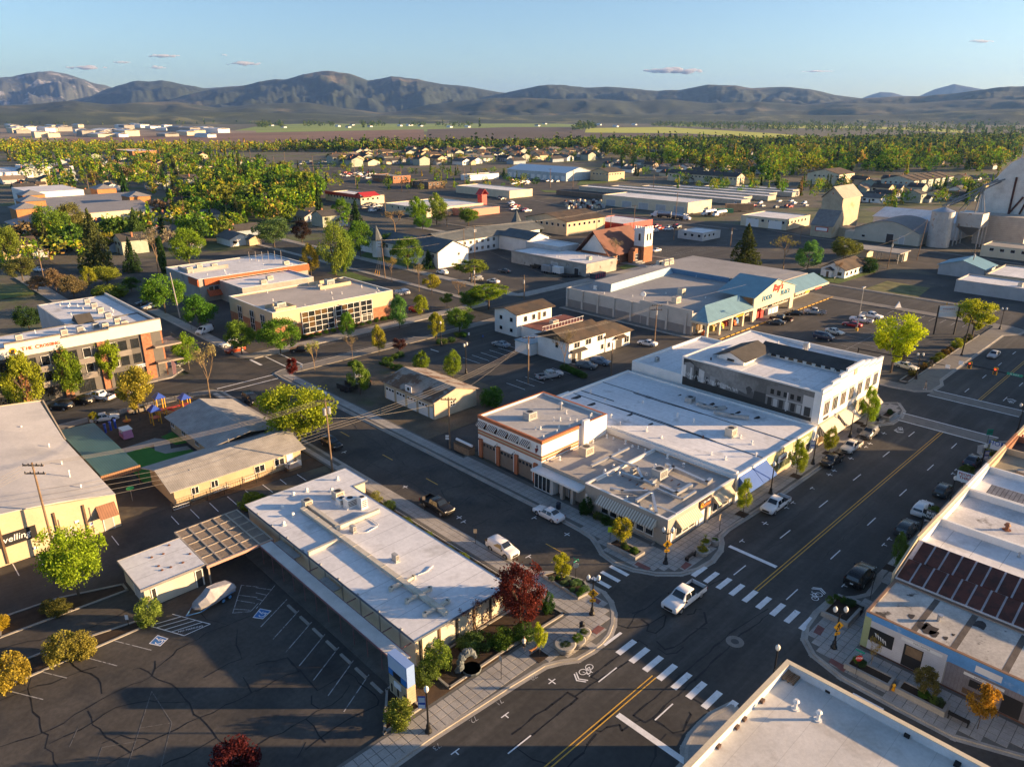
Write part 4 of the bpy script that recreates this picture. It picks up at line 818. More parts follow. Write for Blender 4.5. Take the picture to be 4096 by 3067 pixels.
ob('gable_pier',M().box(180.5,182.6,92.62,93.2,0,3.38).box(201.8,203.9,92.62,93.2,0,3.38),cream,b)
ob('gable_roof',M().slab([(180.2,92.3,6.7),(192.2,92.3,10.15),(192.2,104,10.15),(180.2,104,6.7)][::-1],(0,0,.12)).slab([(204.2,92.3,6.7),(192.2,92.3,10.15),(192.2,104,10.15),(204.2,104,6.7)],(0,0,.12)),MATS['canopy_blue'],b)
sg = flat('letter_red', (.55, .03, .02)); sb_ = flat('letter_blue', (.03, .20, .33))
text("Ray's",2.9,(193.2,92.5,7.8),FACE['-Y'],sg,b,'lettering',ext=.08,bold=.015,shear=.3);text('FOOD',1.9,(187.6,92.5,5.7),FACE['-Y'],sb_,b,'lettering',ext=.08,bold=.02);text('PLACE',1.9,(198.2,92.5,5.7),FACE['-Y'],sb_,b,'lettering',ext=.08,bold=.02)
ob('storefront', M().box(157.95, 223.8, 97.0, 97.19, .05, 3.4), taupe, b)
for i in range(20): window(b,'-Y',96.98,159.2+i*3.2,161.8+i*3.2,.5,2.9,2,1,gl=[glass,glass,glass_w])
for u0,u1,mt,l in ((216.8,221.0,red,'sign_panel'),(210.2,212.8,sign_y,'sign_panel'),(170.5,174.5,sign_y,'sign_panel')): ob(l,M().box(u0,u1,92.0,92.19,3.35,3.95),mt,b)
struct('kerb_walk', M().box(157.6, 226, 90.6, 97, -.05, .1), conc_o)
for i in range(26): tag(ob('wheel_stop',M().box(160+i*2.55,161.9+i*2.55,89.9,90.25,0,.16),ypaint),'yellow wheel stop along the front of the supermarket','wheel stop','yellow wheel stops at the supermarket')
pal = [(.5, .12, .03), (.1, .25, .5), (.4, .3, .1), (.45, .45, .42), (.55, .38, .05), (.3, .05, .04)]
for i, x in enumerate((159.5, 161, 165, 167, 168.5, 171.5, 174, 176, 178.5)):
    tag(ob('display_crate',M().box(x,x+1.1,94.2+(i % 3)*.5,95.2+(i % 3)*.5,.1,1.0+.2*(i % 3)).box(x+.1,x+1.0,94.5+(i % 3)*.5,94.9+(i % 3)*.5,1.0+.2*(i % 3),1.4+.2*(i % 3)),mat('crate_%d' % (i % 6),pal[i % 6],.7)),'display crate of goods under the supermarket side canopy','crate','goods set out under the supermarket canopy')
for i, (x, mt) in enumerate(((183.3, red), (186, red), (190.5, plast), (192.5, plast), (194.5, plast))):
    tag(ob('vending_case',M().box(x,x+1.7,93.2,94.2,.1,2.1-.3*(i > 1)).box(x+.1,x+1.6,93.16,93.195,.4,1.5),mt),('red drink vending case under the gabled sign' if i < 2 else 'white ice chest under the gabled sign'),'vending case','cases in front of the supermarket entrance')
# ------------------------------------------------------------ offices behind the alley
b = bld('white two-storey office with brown shingled hip roof behind the alley', 118, 103.5, 'small_office')
ob('wall', M().box(118.3, 131.2, 103.8, 113.6, 0, 5.0).box(131.2, 140.6, 103.6, 111.5, 0, 3.6), whitew, b)
ob('roof',M().add([(117.7,103.1,4.95),(131.8,103.1,4.95),(131.8,114.2,4.95),(117.7,114.2,4.95),(117.7,108.7,7.1),(131.8,108.7,7.1)],[(0,1,5,4),(2,3,4,5),(0,4,3),(1,2,5)]),shingle_b,b)
ob('roof',M().add([(130.8,103.0,3.5),(141.6,103.0,3.5),(141.6,112.2,3.5),(130.8,112.2,3.5),(130.8,107.6,6.4),(136.8,107.6,6.2)],[(0,1,5,4),(2,3,4,5),(1,2,5),(0,4,3)]),shingle_b,b)
ob('gable',M().add([(118.25,103.8,4.95),(118.25,113.6,4.95),(118.25,108.7,6.9)],[(0,1,2)]),whitew,b)
for u in (120.0, 124.0, 128.2): window(b, '-Y', 103.8, u, u + 2.0, 3.2, 4.6, 2, 1)
for u in (119.2, 121.2): door(b, '-Y', 103.8, u, u + 1.4, 2.2, frame_d)
awning(b,'-Y',103.8,118.8,123.6,3.0,2.6,1.2,shingle_d,.08);awning(b,'-Y',103.6,134.6,138.0,3.1,2.7,1.2,shingle_b,.08)
for u in (131.8, 129.6): window(b, '-Y', 103.6 if u > 131.2 else 103.8, u, u + 1.1, .9, 2.2)
door(b,'-Y',103.6,135,137.4,2.2,frame_d);window(b,'-Y',103.6,138.3,140.2,.7,2.3,2,1);window(b,'-X',118.3,107,108,3.0,4.4)
b = bld('white two-storey block with outside staircase left of the supermarket', 124, 119, 'apartment_block')
ob('wall',M().box(124.6,137.4,127.0,135.2,0,6.0).box(126,141.2,119.4,126.9,0,2.9).box(116.2,124.4,113.9,119.0,0,2.8),whitew,b)
ob('roof',M().slab([(123.9,126.3,5.8),(138.2,126.3,5.8),(138.2,131.0,7.0),(123.9,131.0,7.0)],(0,0,.15)).slab([(138.2,136.0,5.8),(123.9,136.0,5.8),(123.9,131.0,7.0),(138.2,131.0,7.0)],(0,0,.15)),shingle_b,b)
ob('gable', M().add([(124.55, 127, 6), (124.55, 135.2, 6), (124.55, 131.1, 7)], [(0, 1, 2)]), whitew, b)
ob('roof_deck',M().box(125.8,141.4,119.2,126.3,2.92,3.05),mat('deck_red',(.20,.075,.06),.8),b);ob('flat_roof',M().box(116,124.5,113.7,119.2,2.82,2.95),blue_m,b)
m = M()
for i in range(14): m.box(125.9 + i * 1.15, 125.96 + i * 1.15, 119.2, 119.26, 3.05, 4.0)
m.box(125.9, 141.3, 119.19, 119.27, 4.0, 4.08); ob('deck_rail', m, plast, b)
m = M()
for i in range(14): m.box(126.2 + i * .38, 126.6 + i * .38, 117.9, 119.1, 3.0 - i * .22, 3.08 - i * .22)
m.slab([(126.2,117.85,4.0),(131.6,117.85,.95),(131.6,117.85,.8),(126.2,117.85,3.85)],(0,.06,0));ob('staircase',m,plast,b)
for y in (128.4,132.2): window(b,'-X',124.6,y,y+1.2,3.6,4.8);window(b,'-X',124.6,y,y+1.2,.9,2.0)
for u in (127, 130, 134): window(b, '-Y', 127, u, u + 1.3, 3.5, 5.0)
door(b, '-Y', 127, 132.2, 133.2, 2.1, wood_d, 3.1); hvac(b, 133, 122, 3.05, 2.0, 1.4, .8, unit)
# four-door garage
b = bld('cream four-door garage with rusty gable roof in the gravel yard', 76.2, 99.3, 'garage', 'garage')
ob('wall',M().gwall(76.3,86.6,99.4,115.4,0,3.5,5.0,'y'),mat('siding_cream',(.50,.42,.31),.9,.1,.5,seam=(.3,.02,.8,0)),b)
ob('roof',M().gable(75.8,87.1,99.0,115.8,3.42,5.05,.1,'y'),mat('roof_rusty',(.30,.26,.22),.8,.25,.5,alt=(.15,.085,.05),alts=.35,altth=.48,altw=.1,seam=(.9,.03,.75,1)),b)
for i in range(4): door(b,'-X',76.3,101.3+i*3.55,104.2+i*3.55,2.6,plast,rows=1,fr=tanw,name='garage_door')
door(b,'-X',76.3,99.9,100.7,2.1,plast);window(b,'-Y',99.4,80.0,81.2,1.6,2.7,2,2);s_ = ob('sign_board',M().slab([(75.9,105.6,3.7),(75.9,107.6,3.7),(75.9,107.6,4.9),(75.9,105.6,4.9)],(-.08,0,0)),sign_w,b);ob('sign_emblem',M().tube((75.8,106.6,4.3),(75.77,106.6,4.3),.35,n=10),sign_b,s_)
# ------------------------------------------------------------ tan and brick office on the far side of the street
b = bld('two-storey tan office with brick base and a tall grid of dark windows', 84, 162, 'brick_office')
shell(b,78.6,114.4,165.8,190.5,7.4,tanw,mat('roof_beige',(.44,.40,.36),.85,.1,.1,alt=(.36,.33,.30),alts=.07,altth=.5,altw=.2),.35,.35,frame_w,.03)
band(b,'-Y',165.8,78.7,114.3,.02,3.5,brick,.1,'brick_base');band(b,'-X',78.6,165.9,190.4,.02,3.5,brick,.1,'brick_base')
for u0,n_ in ((86.2,5),(95.9,4),(103.6,2)): window(b,'-Y',165.67,u0,u0+n_*1.85,.5,6.2,n_,4,gl=[glass,glass,glass_w],fw=.1,dp=.16)
door(b, '-Y', 165.64, 104.0, 106.8, 2.4, frame_d)
for y in (170, 176, 183): window(b, '-X', 78.48, y, y + 2.4, .8, 6.0, 2, 3, fw=.08)
for x0, x1, y0, y1 in ((80, 85.5, 166.6, 172.5), (101, 111, 181.5, 188.5)):
    m = M().box(x0,x1,y0,y0+.25,7.06,8.0).box(x0,x1,y1-.25,y1,7.06,8.0).box(x1-.25,x1,y0+.25,y1-.25,7.06,8.0);ob('screen_wall',m,tanw,b);hvac(b,(x0+x1) / 2,(y0+y1) / 2,7.06,2.4,1.8,1.6,mat('unit_green',(.36,.40,.38),.6));hvac(b,x0+1.2,y0+2.6,7.06,1.2,1.2,.9)
vents(b, 80, 113, 167, 189, 7.05, 16)
# red-panelled office behind it
b = bld('pale concrete office with orange-red panel bands behind the tan brick office',82,205,'panelled_office')
redp = mat('panel_redstripe', (.42, .10, .035), .7, .12, .8, seam=(.5, .05, .55, 0))
shell(b,82,118,219,245,7.0,conc,white_r,.35,.35,frame_w,.03);shell(b,88,111,203,218.9,6.0,conc,white_r,.3,.3,frame_w,.03)
ob('panel_band',M().box(83.6,118.3,218.6,218.95,4.9,6.9),redp,b);ob('panel_band',M().slab([(84,218.9,3.6),(100,218.9,3.6),(100,217.2,1.8),(84,217.2,1.8)],(0,0,.1)),redp,b);ob('panel_band',M().box(81.6,81.95,219,226,4.9,6.9),redp,b)
for i in range(9): window(b, '-Y', 218.6, 84.5 + i * 1.7, 86.0 + i * 1.7, 2.9, 4.6, gl=[glass, glass_w])
for x,y in ((86,236),(90,238),(94,236),(113,224),(100,210),(96,206)): hvac(b,x,y,6.65 if y > 219 else 5.7,1.8,1.4,1.1)
m = M().box(84, 97, 232, 232.3, 6.66, 7.8).box(84, 84.3, 232.3, 240, 6.66, 7.8); ob('screen_wall', m, conc, b)
for i in range(6): ob('antenna',M().cyl(107+i*1.8,238-i,6.6,9.8,.06,n=5),flat('antenna',(.4,.35,.3)),b)
vents(b, 84, 116, 221, 243, 6.65, 12)
# ------------------------------------------------------------ three-storey apartment house with rooftop sign
b = bld('three-storey grey and brick apartment house with The Crossing in red on its parapet',49.8,159,'apartment_house')
dk = mat('siding_charcoal', (.115, .11, .105), .85, .12, .5); H = 11.7
shell(b,6,50,159.2,171.5,H,dk,white_r,.15,.3);shell(b,35.5,50,171.55,195,H,greyw,white_r,.15,.3);shell(b,6,20,171.55,195,H,greyw,white_r,.15,.3)
cr = mat('parapet_cream', (.56, .54, .50), .85, .06)
for x0, x1, z in ((6, 22.3, 12.1), (22.3, 31.6, 12.9), (31.6, 40.2, 12.25), (40.2, 50.3, 12.6)):
    ob('parapet',M().box(x0,x1,158.75,159.18,10.2,z),cr,b);ob('parapet_cap',M().box(x0,x1,158.6,159.35,z+.004,z+.25),mat('cap_brownn',(.22,.19,.16)),b)
ob('parapet', M().box(50.02, 50.4, 159.2, 195, 10.4, 12.2), cr, b)
cro = flat('letter_orange', (.55, .10, .03))
for s_,z_,x_ in (('T',1.05,25.1),('HE',.84,26.1),('C',1.05,27.45),('ROSSING',.84,29.6)): text(s_,z_,(x_,158.7,11.5),FACE['-Y'],cro,b,ext=.04,bold=.02)
ob('emblem_ring',M().tube((23.4,158.74,11.5),(23.4,158.68,11.5),.6,n=16),sign_y,b);ob('emblem_core',M().box(23.1,23.7,158.62,158.67,11.2,11.8),sign_b,b)
for u0, w in ((16.4, 1.3), (23.3, 1.4), (30.4, 1.5), (37.6, 1.4), (46.0, 1.9)):
    ob('brick_pier', M().box(u0, u0 + w, 158.85, 159.17, 0, 10.15), brick, b)
ob('brick_pier', M().box(50.02, 50.35, 159.3, 162.5, 0, 10.3), brick, b)
for z0, z1 in ((7.4, 9.4), (4.2, 6.2)):
    for u in (18.4, 20.8, 25.3, 27.6, 32.4, 34.9, 39.6, 41.6, 44.0):
        window(b,'-Y',159.15,u,u+1.5,z0,z1,fr=frame_w if (u*7+z0) % 3 > 2.2 else frame_d,gl=glass)
for u in (12.8,18.6,25.6,33,39.8,42): window(b,'-Y',159.15,u,u+3.0 if u < 43 else u+3.6,.4,3.0,3,1,fr=frame_d)
for u,z in ((26.8,6.6),(33.6,6.6),(40.6,6.6),(26.8,3.5),(33.6,3.5)): ob('balcony',M().box(u,u+2.8,157.6,158.84,z,z+.25).box(u,u+2.8,157.6,157.68,z+.25,z+1.15),mat('balcony_grey',(.20,.18,.165)),b)
for z in (6.9,3.4): ob('corner_balcony',M().box(48,53.4,157.4,158.84,z,z+.35).box(50.42,53.4,158.84,163.5,z,z+.35),mat('balcony_tan',(.28,.24,.20)),b)
m = M()
for i in range(12): m.box(50.6+i*.24,50.63+i*.24,157.42,157.45,7.25,8.2);m.box(53.3,53.33,157.5+i*.5,157.53+i*.5,7.25,8.2)
m.box(50.6,53.4,157.4,157.46,8.2,8.26).box(53.3,53.36,157.5,163.4,8.2,8.26);ob('balcony_rail',m,black,b)
s_ = ob('shop_sign',M().box(43.2,46.6,158.95,159.12,3.15,3.75),sign_w,b);ob('sign_mark',M().box(43.6,46.2,158.92,158.945,3.35,3.52),sign_b,s_)
for p in ((750,945),(810,980),(865,1020),(930,1065),(1010,1110),(1070,1135),(905,1155),(825,1155),(690,1185),(160,1255),(550,1210)): x,y = q('01',*p,12.2);hvac(b,x,y,11.55,1.2,1.2,1.1,unit if p[0] % 3 else unit_g)
x,y = q('01',715,1100,12);ob('stair_hatch',M().add([(x-1.6,y-2.5,11.55),(x+1.6,y-2.5,11.55),(x+1.6,y+2.5,11.55),(x-1.6,y+2.5,11.55),(x-1.6,y,13.2),(x+1.6,y,13.2)],[(0,1,5,4),(2,3,4,5),(0,4,3),(1,2,5)]),shingle_d,b);vents(b,12,48,160,170,11.55,14);vents(b,37,48,173,193,11.55,14)
# tall plank pole, feather flag handled with the street furniture
# ------------------------------------------------------------ long concrete shed,church,assisted-living wings
b = bld('long low concrete workshop streaked with black stains, with white flat roof', 193, 162.5, 'workshop')
shell(b,193.2,210.0,162.6,200,4.5,conw,white_r,.15,.3,conc_k,.02);shell(b,205,216,186,204,6.2,greyw,white_r,.3,.3,frame_w,.03)
ob('wall_lower',M().box(193.0,193.19,163,199.5,3.9,4.45),conc,b);hvac(b,201,168,4.35,1.6,1.4,1.0);vents(b,195,208,165,198,4.35,8);door(b,'-X',193.2,176,179,3,greyw);door(b,'-X',193.2,166,168,2.4,frame_d)
b = bld('red brick church with steep brown roof and white crenellated bell tower',216,168,'church','church')
ob('wall',M().gwall(214.5,236,170.2,183.6,0,4.2,11.6,'x'),brick,b);ob('roof',M().gable(213.0,236.5,168.6,185.2,3.6,12.2,.2,'x'),mat('shingle_maroon',(.17,.085,.065),.9,.15,.4),b)
ob('gable_face',M().add([(214.42,170.6,4.4),(214.42,183.2,4.4),(214.42,176.9,11.2)],[(0,1,2)]),whitew,b);ob('gable_face',M().add([(236.08,170.6,4.4),(236.08,183.2,4.4),(236.08,176.9,11.2)],[(0,2,1)]),whitew,b)
ob('tower',M().box(229.0,234.2,164.6,169.4,0,12.6),whitew,b);ob('tower_base',M().box(228.8,234.4,164.4,169.6,0,6.0),brick,b)
for i in range(4):
    ob('merlon',M().box(228.9+i*1.45,229.7+i*1.45,164.5,165.0,12.61,13.5),whitew,b);ob('merlon',M().box(228.9,229.4,165.3+i*1.15,165.9+i*1.15,12.61,13.5),whitew,b)
ob('tower_cornice', M().box(228.7, 234.5, 164.3, 169.7, 11.9, 12.25), whitew, b)
for u in (230.4, 232.2): window(b, '-Y', 164.6, u, u + .9, 8.2, 10.8, fr=tanw)
window(b, '-X', 229.0, 166.4, 167.4, 8.2, 10.8, fr=tanw)
ob('porch',M().box(224.6,228.6,166.0,168.4,0,4.6).box(225.4,227.8,166,168.4,4.6,5.6),brick,b);ob('steps',M().box(223.8,229,163.8,166,0,.5).box(224.2,228.6,164.6,166,.5,1.0),conc,b);window(b,'-Y',166.0,225.7,227.5,1.2,3.6,2,2)
for u in (217, 220): window(b, '-Y', 170.2, u, u + 1.4, 1.4, 3.2, 2, 1)
b = bld('white assisted-living house with slate-blue roofs and turrets', 165, 212, 'care_home')
ob('wall',M().box(165.4,180,209.8,226,0,5.8).box(166,178,226,262,0,5.8).box(180.1,236,226.2,240,0,5.8).box(211,222,207.5,226,0,5.8),whitew,b)
ob('roof',M().gable(164.6,180.8,209.4,228,5.7,9.4,.2,'y').gable(165,179,228.05,263,5.7,8.8,.2,'y').gable(180.2,238,225.2,241,5.65,8.6,.2,'x').gable(210.2,222.8,207,225.1,5.7,8.0,.2,'y'),shingle_s,b)
ob('gable',M().add([(165.4,209.78,5.75),(180,209.78,5.75),(172.7,209.78,9.3)],[(0,1,2)]).add([(211,207.48,5.7),(222,207.48,5.7),(216.5,207.48,7.9)],[(0,1,2)]),whitew,b)
for i in range(9): window(b,'-Y',226.2,182+i*3.2,183.4+i*3.2,3.6,5.0,2,1);window(b,'-Y',226.2,182+i*3.2,183.4+i*3.2,.8,2.2,2,1)
for i in range(7): window(b, '-X', 165.4 if i < 3 else 166, 212 + i * 6, 213.5 + i * 6, 3.6, 5.0, 2, 1)
door(b, '-Y', 209.8, 175, 176.4, 2.2, greyw); window(b, '-Y', 209.8, 174.8, 175.8, 3.8, 4.8)
for x,y in ((163.6,246),(238,243)): ob('turret',M().cyl(x,y,0,6.6,2.1,n=8),whitew,b);ob('turret_roof',M().cyl(x,y,6.6,12.2,2.5,.05,n=8),shingle_s,b)
# ------------------------------------------------------------ right-hand row along the main street
b = bld('grey patched-roof corner shop painted with a blue-sky frontier mural on its side',70.4,19.7,'painted_shop')
shell(b, 70.4, 78.4, -14, 19.7, 4.5, conc, old_r, .12, .25, flat('cap_rustbrown', (.22, .13, .085), .8), .02)
pw = mat('mural_wood_white',(.56,.55,.57),.85,.08,.8,seam=(.22,.012,.85,2));pg = mat('mural_wood_grey',(.20,.19,.21),.85,.2,.8,seam=(.3,.015,.75,1));psky = mat('mural_blue',(.10,.28,.58),.85,.12,.4,alt=(.45,.55,.66),alts=.5,altth=.6,altw=.15)
def mp(name,y0,y1,z0,z1,mt,d): return ob(name,M().box(70.4-d,70.4-d+.004,min(y0,y1),max(y0,y1),z0,z1),mt,b)
mp('mural_blue_sky',-14,19.6,3.0,4.45,psky,.008);mp('mural_front',11.8,19.3,.3,3.75,pw,.014);mp('mural_grey_front',4.4,11.7,.3,3.1,pg,.014);mp('mural_front',-3.0,4.3,.3,3.9,pw,.018);mp('mural_front',-13.5,-3.2,.3,3.4,pw,.014);mp('mural_base',-14,19.6,.02,.32,mat('brick_dark',(.10,.055,.045),.9),.026)
mp('mural_green', 19.0, 19.68, .3, 4.0, green_f, .02)
for k,(y0,y1,z0,z1,mt) in enumerate(((16.6,19.0,1.4,3.0,sign_b),(13.8,15.6,.35,2.9,sign_b),(13.9,15.4,1.7,2.8,wood),(8.0,9.6,1.5,2.3,sign_b),(5.2,6.8,.35,2.4,sign_b),(7.6,10.0,.5,1.1,wood_d),(2.0,3.9,1.2,2.9,sign_b),(-.6,1.2,.35,2.7,sign_b),(-2.6,-1.0,1.2,2.8,sign_b),(-8.6,-6.6,.8,2.6,tanw),(-11,-9.6,.35,2.6,whitew))):
    mp('mural_opening', y0, y1, z0, z1, mt, .032 + .0012 * k)
for y0, z0 in ((17.2, 1.6), (2.4, 1.5), (-2.2, 1.5)):
    m = M()
    for k in range(5): m.slab([(70.36,y0+k*.25,z0+.1*k),(70.36,y0+.1+k*.25,z0+.5+.1*k),(70.36,y0+.28+k*.25,z0+.55+.1*k),(70.36,y0+.1+k*.25,z0+.12+.1*k)],(-.005,0,0))
    ob('mural_swirl', m, whitew, b)
for y, c1 in ((13.1, (.08, .14, .28)), (12.5, (.07, .13, .27)), (1.6, (.3, .3, .4))):
    o_ = ob('mural_figure',M().slab([(70.355,y-.22,.4),(70.355,y-.2,1.3),(70.355,y+.2,1.3),(70.355,y+.22,.4),(70.355,y,.9)],(-.006,0,0)),flat('jeans_%d' % int(y*10),c1),b);ob('mural_figure_top',M().slab([(70.355,y-.25,1.3),(70.355,y-.2,1.95),(70.355,y+.2,1.95),(70.355,y+.25,1.3)],(-.006,0,0)),pw,b)
for y0,y1,z in ((12.2,16.0,3.35),(6.8,10.2,2.7)): s_ = mp('mural_sign',y0,y1,z-.16,z+.16,whitew,.036);text('MERCANTILE' if y0 > 10 else 'LAND OFFICE',.26,(70.36,(y0+y1) / 2,z),FACE['-X'],sign_b,s_,ext=.002)
mp('mural_sign',7.2,9.4,3.35,4.05,whitew,.036);text('BANK',.34,(70.36,.3,3.3),FACE['-X'],greyw,b,ext=.002)
for y in (19.5,16.2): awning(b,'-Y',19.7,71.2 if y > 19 else 74.6,74.2 if y > 19 else 77.8,3.2,2.3,.9,mat('awning_redtan',(.50,.40,.32),.8,.06,1,stripe=(0,.3,(.26,.09,.06))),.12) if y > 19 else None
x,y = q('33',1470,390,4.4);ob('kitchen_vent',M().cyl(x,y,4.3,5.0,.16).cyl(x+.1,y-.1,4.9,5.1,.28),steel,b)
for yy in (15.2,11.6,7.2,3.2): ob('roof_patch',M().box(70.8,78.0,yy-.28,yy+.28,4.385,4.392),mat('roof_tar_patch',(.10,.085,.075),.85,.3,1),b)
m = M()
for (px,py),r in (((1400,460),.9),((1330,430),.6),((1430,500),.55),((1530,540),.3),((1600,510),.2),((1235,350),.4),((1830,430),.7)):
    x,y = q('33',px,py,4.4);m = M().quad(*[(x+r*(1+.35*math.sin(3*a+px))*math.cos(a),y+r*(1+.3*math.cos(2*a))*math.sin(a),4.395) for a in np.linspace(0,2*math.pi,16)[:-1]]);ob('roof_stain',m,MATS['stain_dark'],b)
b = bld('shop with rusty red corrugated roof divided by white battens, right-hand row',78.5,19.8,'rusty_roof_shop')
ob('wall',M().box(78.5,85.0,-14,19.8,0,4.6),conc,b);ob('front_wall',M().slab([(78.5,19.85,0),(85,19.85,0),(85,19.85,7.1),(78.5,19.85,5.2)],(0,.25,0)),tanw,b)
for i in range(24):
    for k in range(2):
        x0,x1 = (78.6,81.7) if k == 0 else (81.8,84.9);z = lambda x: 4.75+(x-78.5)*.29;y0 = 19.6-i*1.4-(.35 if k else 0)
        ob('roof_sheet',M().slab([(x0,y0-1.2,z(x0)),(x1,y0-1.2,z(x1)),(x1,y0,z(x1)),(x0,y0,z(x0))],(0,0,.06+.03*(i % 2))),rust,b)
ob('roof_base',M().slab([(78.5,-14,4.62),(85,-14,6.5),(85,19.75,6.5),(78.5,19.75,4.62)],(0,0,.1)),mat('roof_batten',(.55,.54,.55),.8,.2),b)
ob('chimney', M().box(83.6, 84.2, 8.2, 8.8, 6.2, 7.3), brick, b)
rows = [(85.1,92.3,6.6,white_r,tanw),(92.4,103.4,6.5,mat('roof_mottled',(.55,.54,.54),.8,.2,.3,alt=(.14,.13,.12),alts=.4,altth=.63,altw=.12),cream),(103.5,112.9,6.5,white_r2,whitew),(113.0,121.9,6.4,mat('roof_oldtan',(.28,.26,.20),.9,.2,.3,alt=(.14,.13,.10),alts=.3,altth=.56),tanw),(122.0,128.7,6.2,asph3,brick),(128.8,139.6,6.0,grey_r2,tanw)]
lab = ['shop with clean white roof and tan front beside the rusty-roofed one','shop with mottled white roof behind the black bridal sign','shop with dark scalloped roof strip behind the white sign board','shop with weathered tan roof and round vent in the right-hand row','narrow brick shop with dark cluttered roof in the right-hand row','corner shop ending the right-hand row at the signalled crossing']
for i, (x0, x1, z, rm, wm) in enumerate(rows):
    b = bld(lab[i], x0, 19.8, 'row_shop'); Yb = -18 - (i % 3) * 5
    shell(b,x0,x1,Yb,19.8,z,whitew if i < 3 else wm,rm,.9,.25);band(b,'-Y',Yb,x0+.1,x1-.1,.1,z-.1,wm,.04,'rear_panel')
    ob('front_parapet',M().box(x0+.02,x1-.02,19.82,20.15,3.4,z+.35),wm,b);ob('front_wall',M().box(x0+.02,x1-.02,19.82,19.95,0,3.38),wm,b)
    ob('roof_ridge', M().box(x0 + .3, x1 - .3, 7.0, 7.35, z - .88, z - .55), unit_g, b)
    if i == 2: ob('scalloped_roof',M().slab([(x0+.4,-10,z-.85),(x0+4.2,-10,z-.4),(x0+4.2,18,z-.4),(x0+.4,18,z-.85)],(0,0,.04)),mat('roof_scallop',(.22,.22,.235),.9,.3,1.2,seam=(.5,.05,.5,1)),b)
    if i == 1: vent(b, 97, 13.6, z - .9, .6, .3, flat('rust_pipe2', (.2, .08, .04)))
    if i == 3: ob('round_vent',M().cyl(116,16.2,z-.9,z-.5,.7,n=14),conc,b);hvac(b,117.5,15.6,z-.9,.8,.6,.7,unit)
    if i == 4: hvac(b, 125, 16.5, z - .9, 1.6, 1.2, 1.0, unit)
    for k in range(3): vent(b, x0 + 2 + 2 * k, 3 + k * 4, z - .9, .5, .12, unit_g)
# tall building at the bottom right
b = bld('tall white-parapet building with stained pale membrane roof at the bottom right corner',51.6,19.6,'corner_building')
rb = mat('roof_membrane_stained',(.56,.54,.51),.75,.12,.25,alt=(.40,.375,.34),alts=.22,altth=.54,altw=.15,seam=(2.6,.02,.78,1),bump=.25,bs=1.2)
shell(b,12,51.7,-26,19.75,9.5,mat('stucco_paleblue',(.52,.56,.60),.85,.12,.3),rb,.75,.4,cream,.02)
for p in ((430, 1245), (235, 1150)): x, y = q('33', *p, 8.75); vent(b, x, y, 8.75, .7, .2)
for p in ((1775,1475),(1935,1310),(2000,1240),(2155,1085)): x,y = q('23',*p,8.8);ob('roof_drain',M().box(x-.2,x+.2,y-.2,y+.2,8.75,9.0),flat('rusty2',(.10,.06,.045)),b)
for p in ((530,1000),(830,1160),(1210,1385),(1640,1640)): x,y = q('33',*p,8.8);ob('roof_scupper',M().box(x-.25,x+.25,y-.15,y+.25,8.75,9.0),tar,b)
x, y = q('33', 200, 890, 8.8)
pal_ = thing('timber_pallet','timber pallet leaning in the roof corner of the bottom right building','pallet',(x,y,8.75))
for i in range(7): ob('slat',M().box(x-.6+i*.2,x-.48+i*.2,y-.5,y+.5,8.9,8.93),wood,pal_)
for j in range(3): ob('runner',M().box(x-.62,x+.74,y-.5+j*.45,y-.4+j*.45,8.76,8.895),wood_d,pal_)
x,y = q('33',120,830,9.0);tag(ob('plywood_sheet',M().slab([(x-.7,y-.5,8.9),(x+.7,y-.5,8.9),(x+.7,y+.4,9.35),(x-.7,y+.4,9.35)],(0,0,.04)),wood),'plywood sheet lying beside the pallet on the corner roof','plywood')
# buildings across the side street and beyond the row, outside the picture: they shade the street
for k,(x0,x1,y0,y1,z,l) in enumerate(((-30,11,-26,19.6,8.4,'building next to the bottom right corner building, below the picture'),(157,200,-18,19.6,7.5,'building beyond the signalled crossing, right of the picture'),(204,222,-18,19.6,5.5,'low building beyond the crossing, right of the picture'),(92,138,-75,-38,9,'large building behind the right-hand row, outside the picture'),(72,88,-70,-30,6,'smaller building behind the right-hand row, outside the picture'),(243,300,-10,19,6,'low building far along the main street, outside the picture'))):
    b = bld(l,x0,y0,'town_building');shell(b,x0,x1,y0,y1,z,tanw if k % 2 else conc,white_r,.5,.3,conc_k,.02)
    for i in range(int((x1 - x0) / 5)): window(b, '-Y', y0, x0 + 1 + i * 5, x0 + 3.5 + i * 5, 1, 3)
# ------------------------------------------------------------ blocks beyond: simple but whole buildings
def far(label,x0,x1,y0,y1,h,wm,rm,kind='flat',rz=None,name='building',wins=True,axis='x',group=None,doors=0,dm=plast,cat='building'):
    b = bld(label, x0, y0, name, cat, group)
    if kind == 'flat': shell(b, x0, x1, y0, y1, h, wm, rm, .3, .3, conc_k, .03)
    else:
        ob('wall', M().gwall(x0, x1, y0, y1, 0, h, rz, axis), wm, b)
        if axis == 'x': ob('roof', M().gable(x0, x1, y0 - .6, y1 + .6, h - .1, rz + .12, .15, 'x', .5), rm, b)
        else: ob('roof', M().gable(x0 - .6, x1 + .6, y0, y1, h - .1, rz + .12, .15, 'y', .5), rm, b)
    if wins:
        st = 3.6 if x1 - x0 < 40 else 6
        for i in range(int((x1-x0-1) / st)): window(b,'-Y',y0,x0+1+i*st,x0+2.6+i*st,h-2.0 if h < 5 else h-2.4,h-.7 if h < 5 else h-1.0,1,1)
        for i in range(int((y1-y0-1) / st)): window(b,'-X',x0,y0+1+i*st,y0+2.6+i*st,h-2.0 if h < 5 else h-2.4,h-.7 if h < 5 else h-1.0,1,1)
    for i in range(doors): d = (y1-y0) / doors;door(b,'-X',x0,y0+i*d+d*.2,y0+i*d+d*.75,min(h-.8,3.8),dm,name='roller_door')
    return b
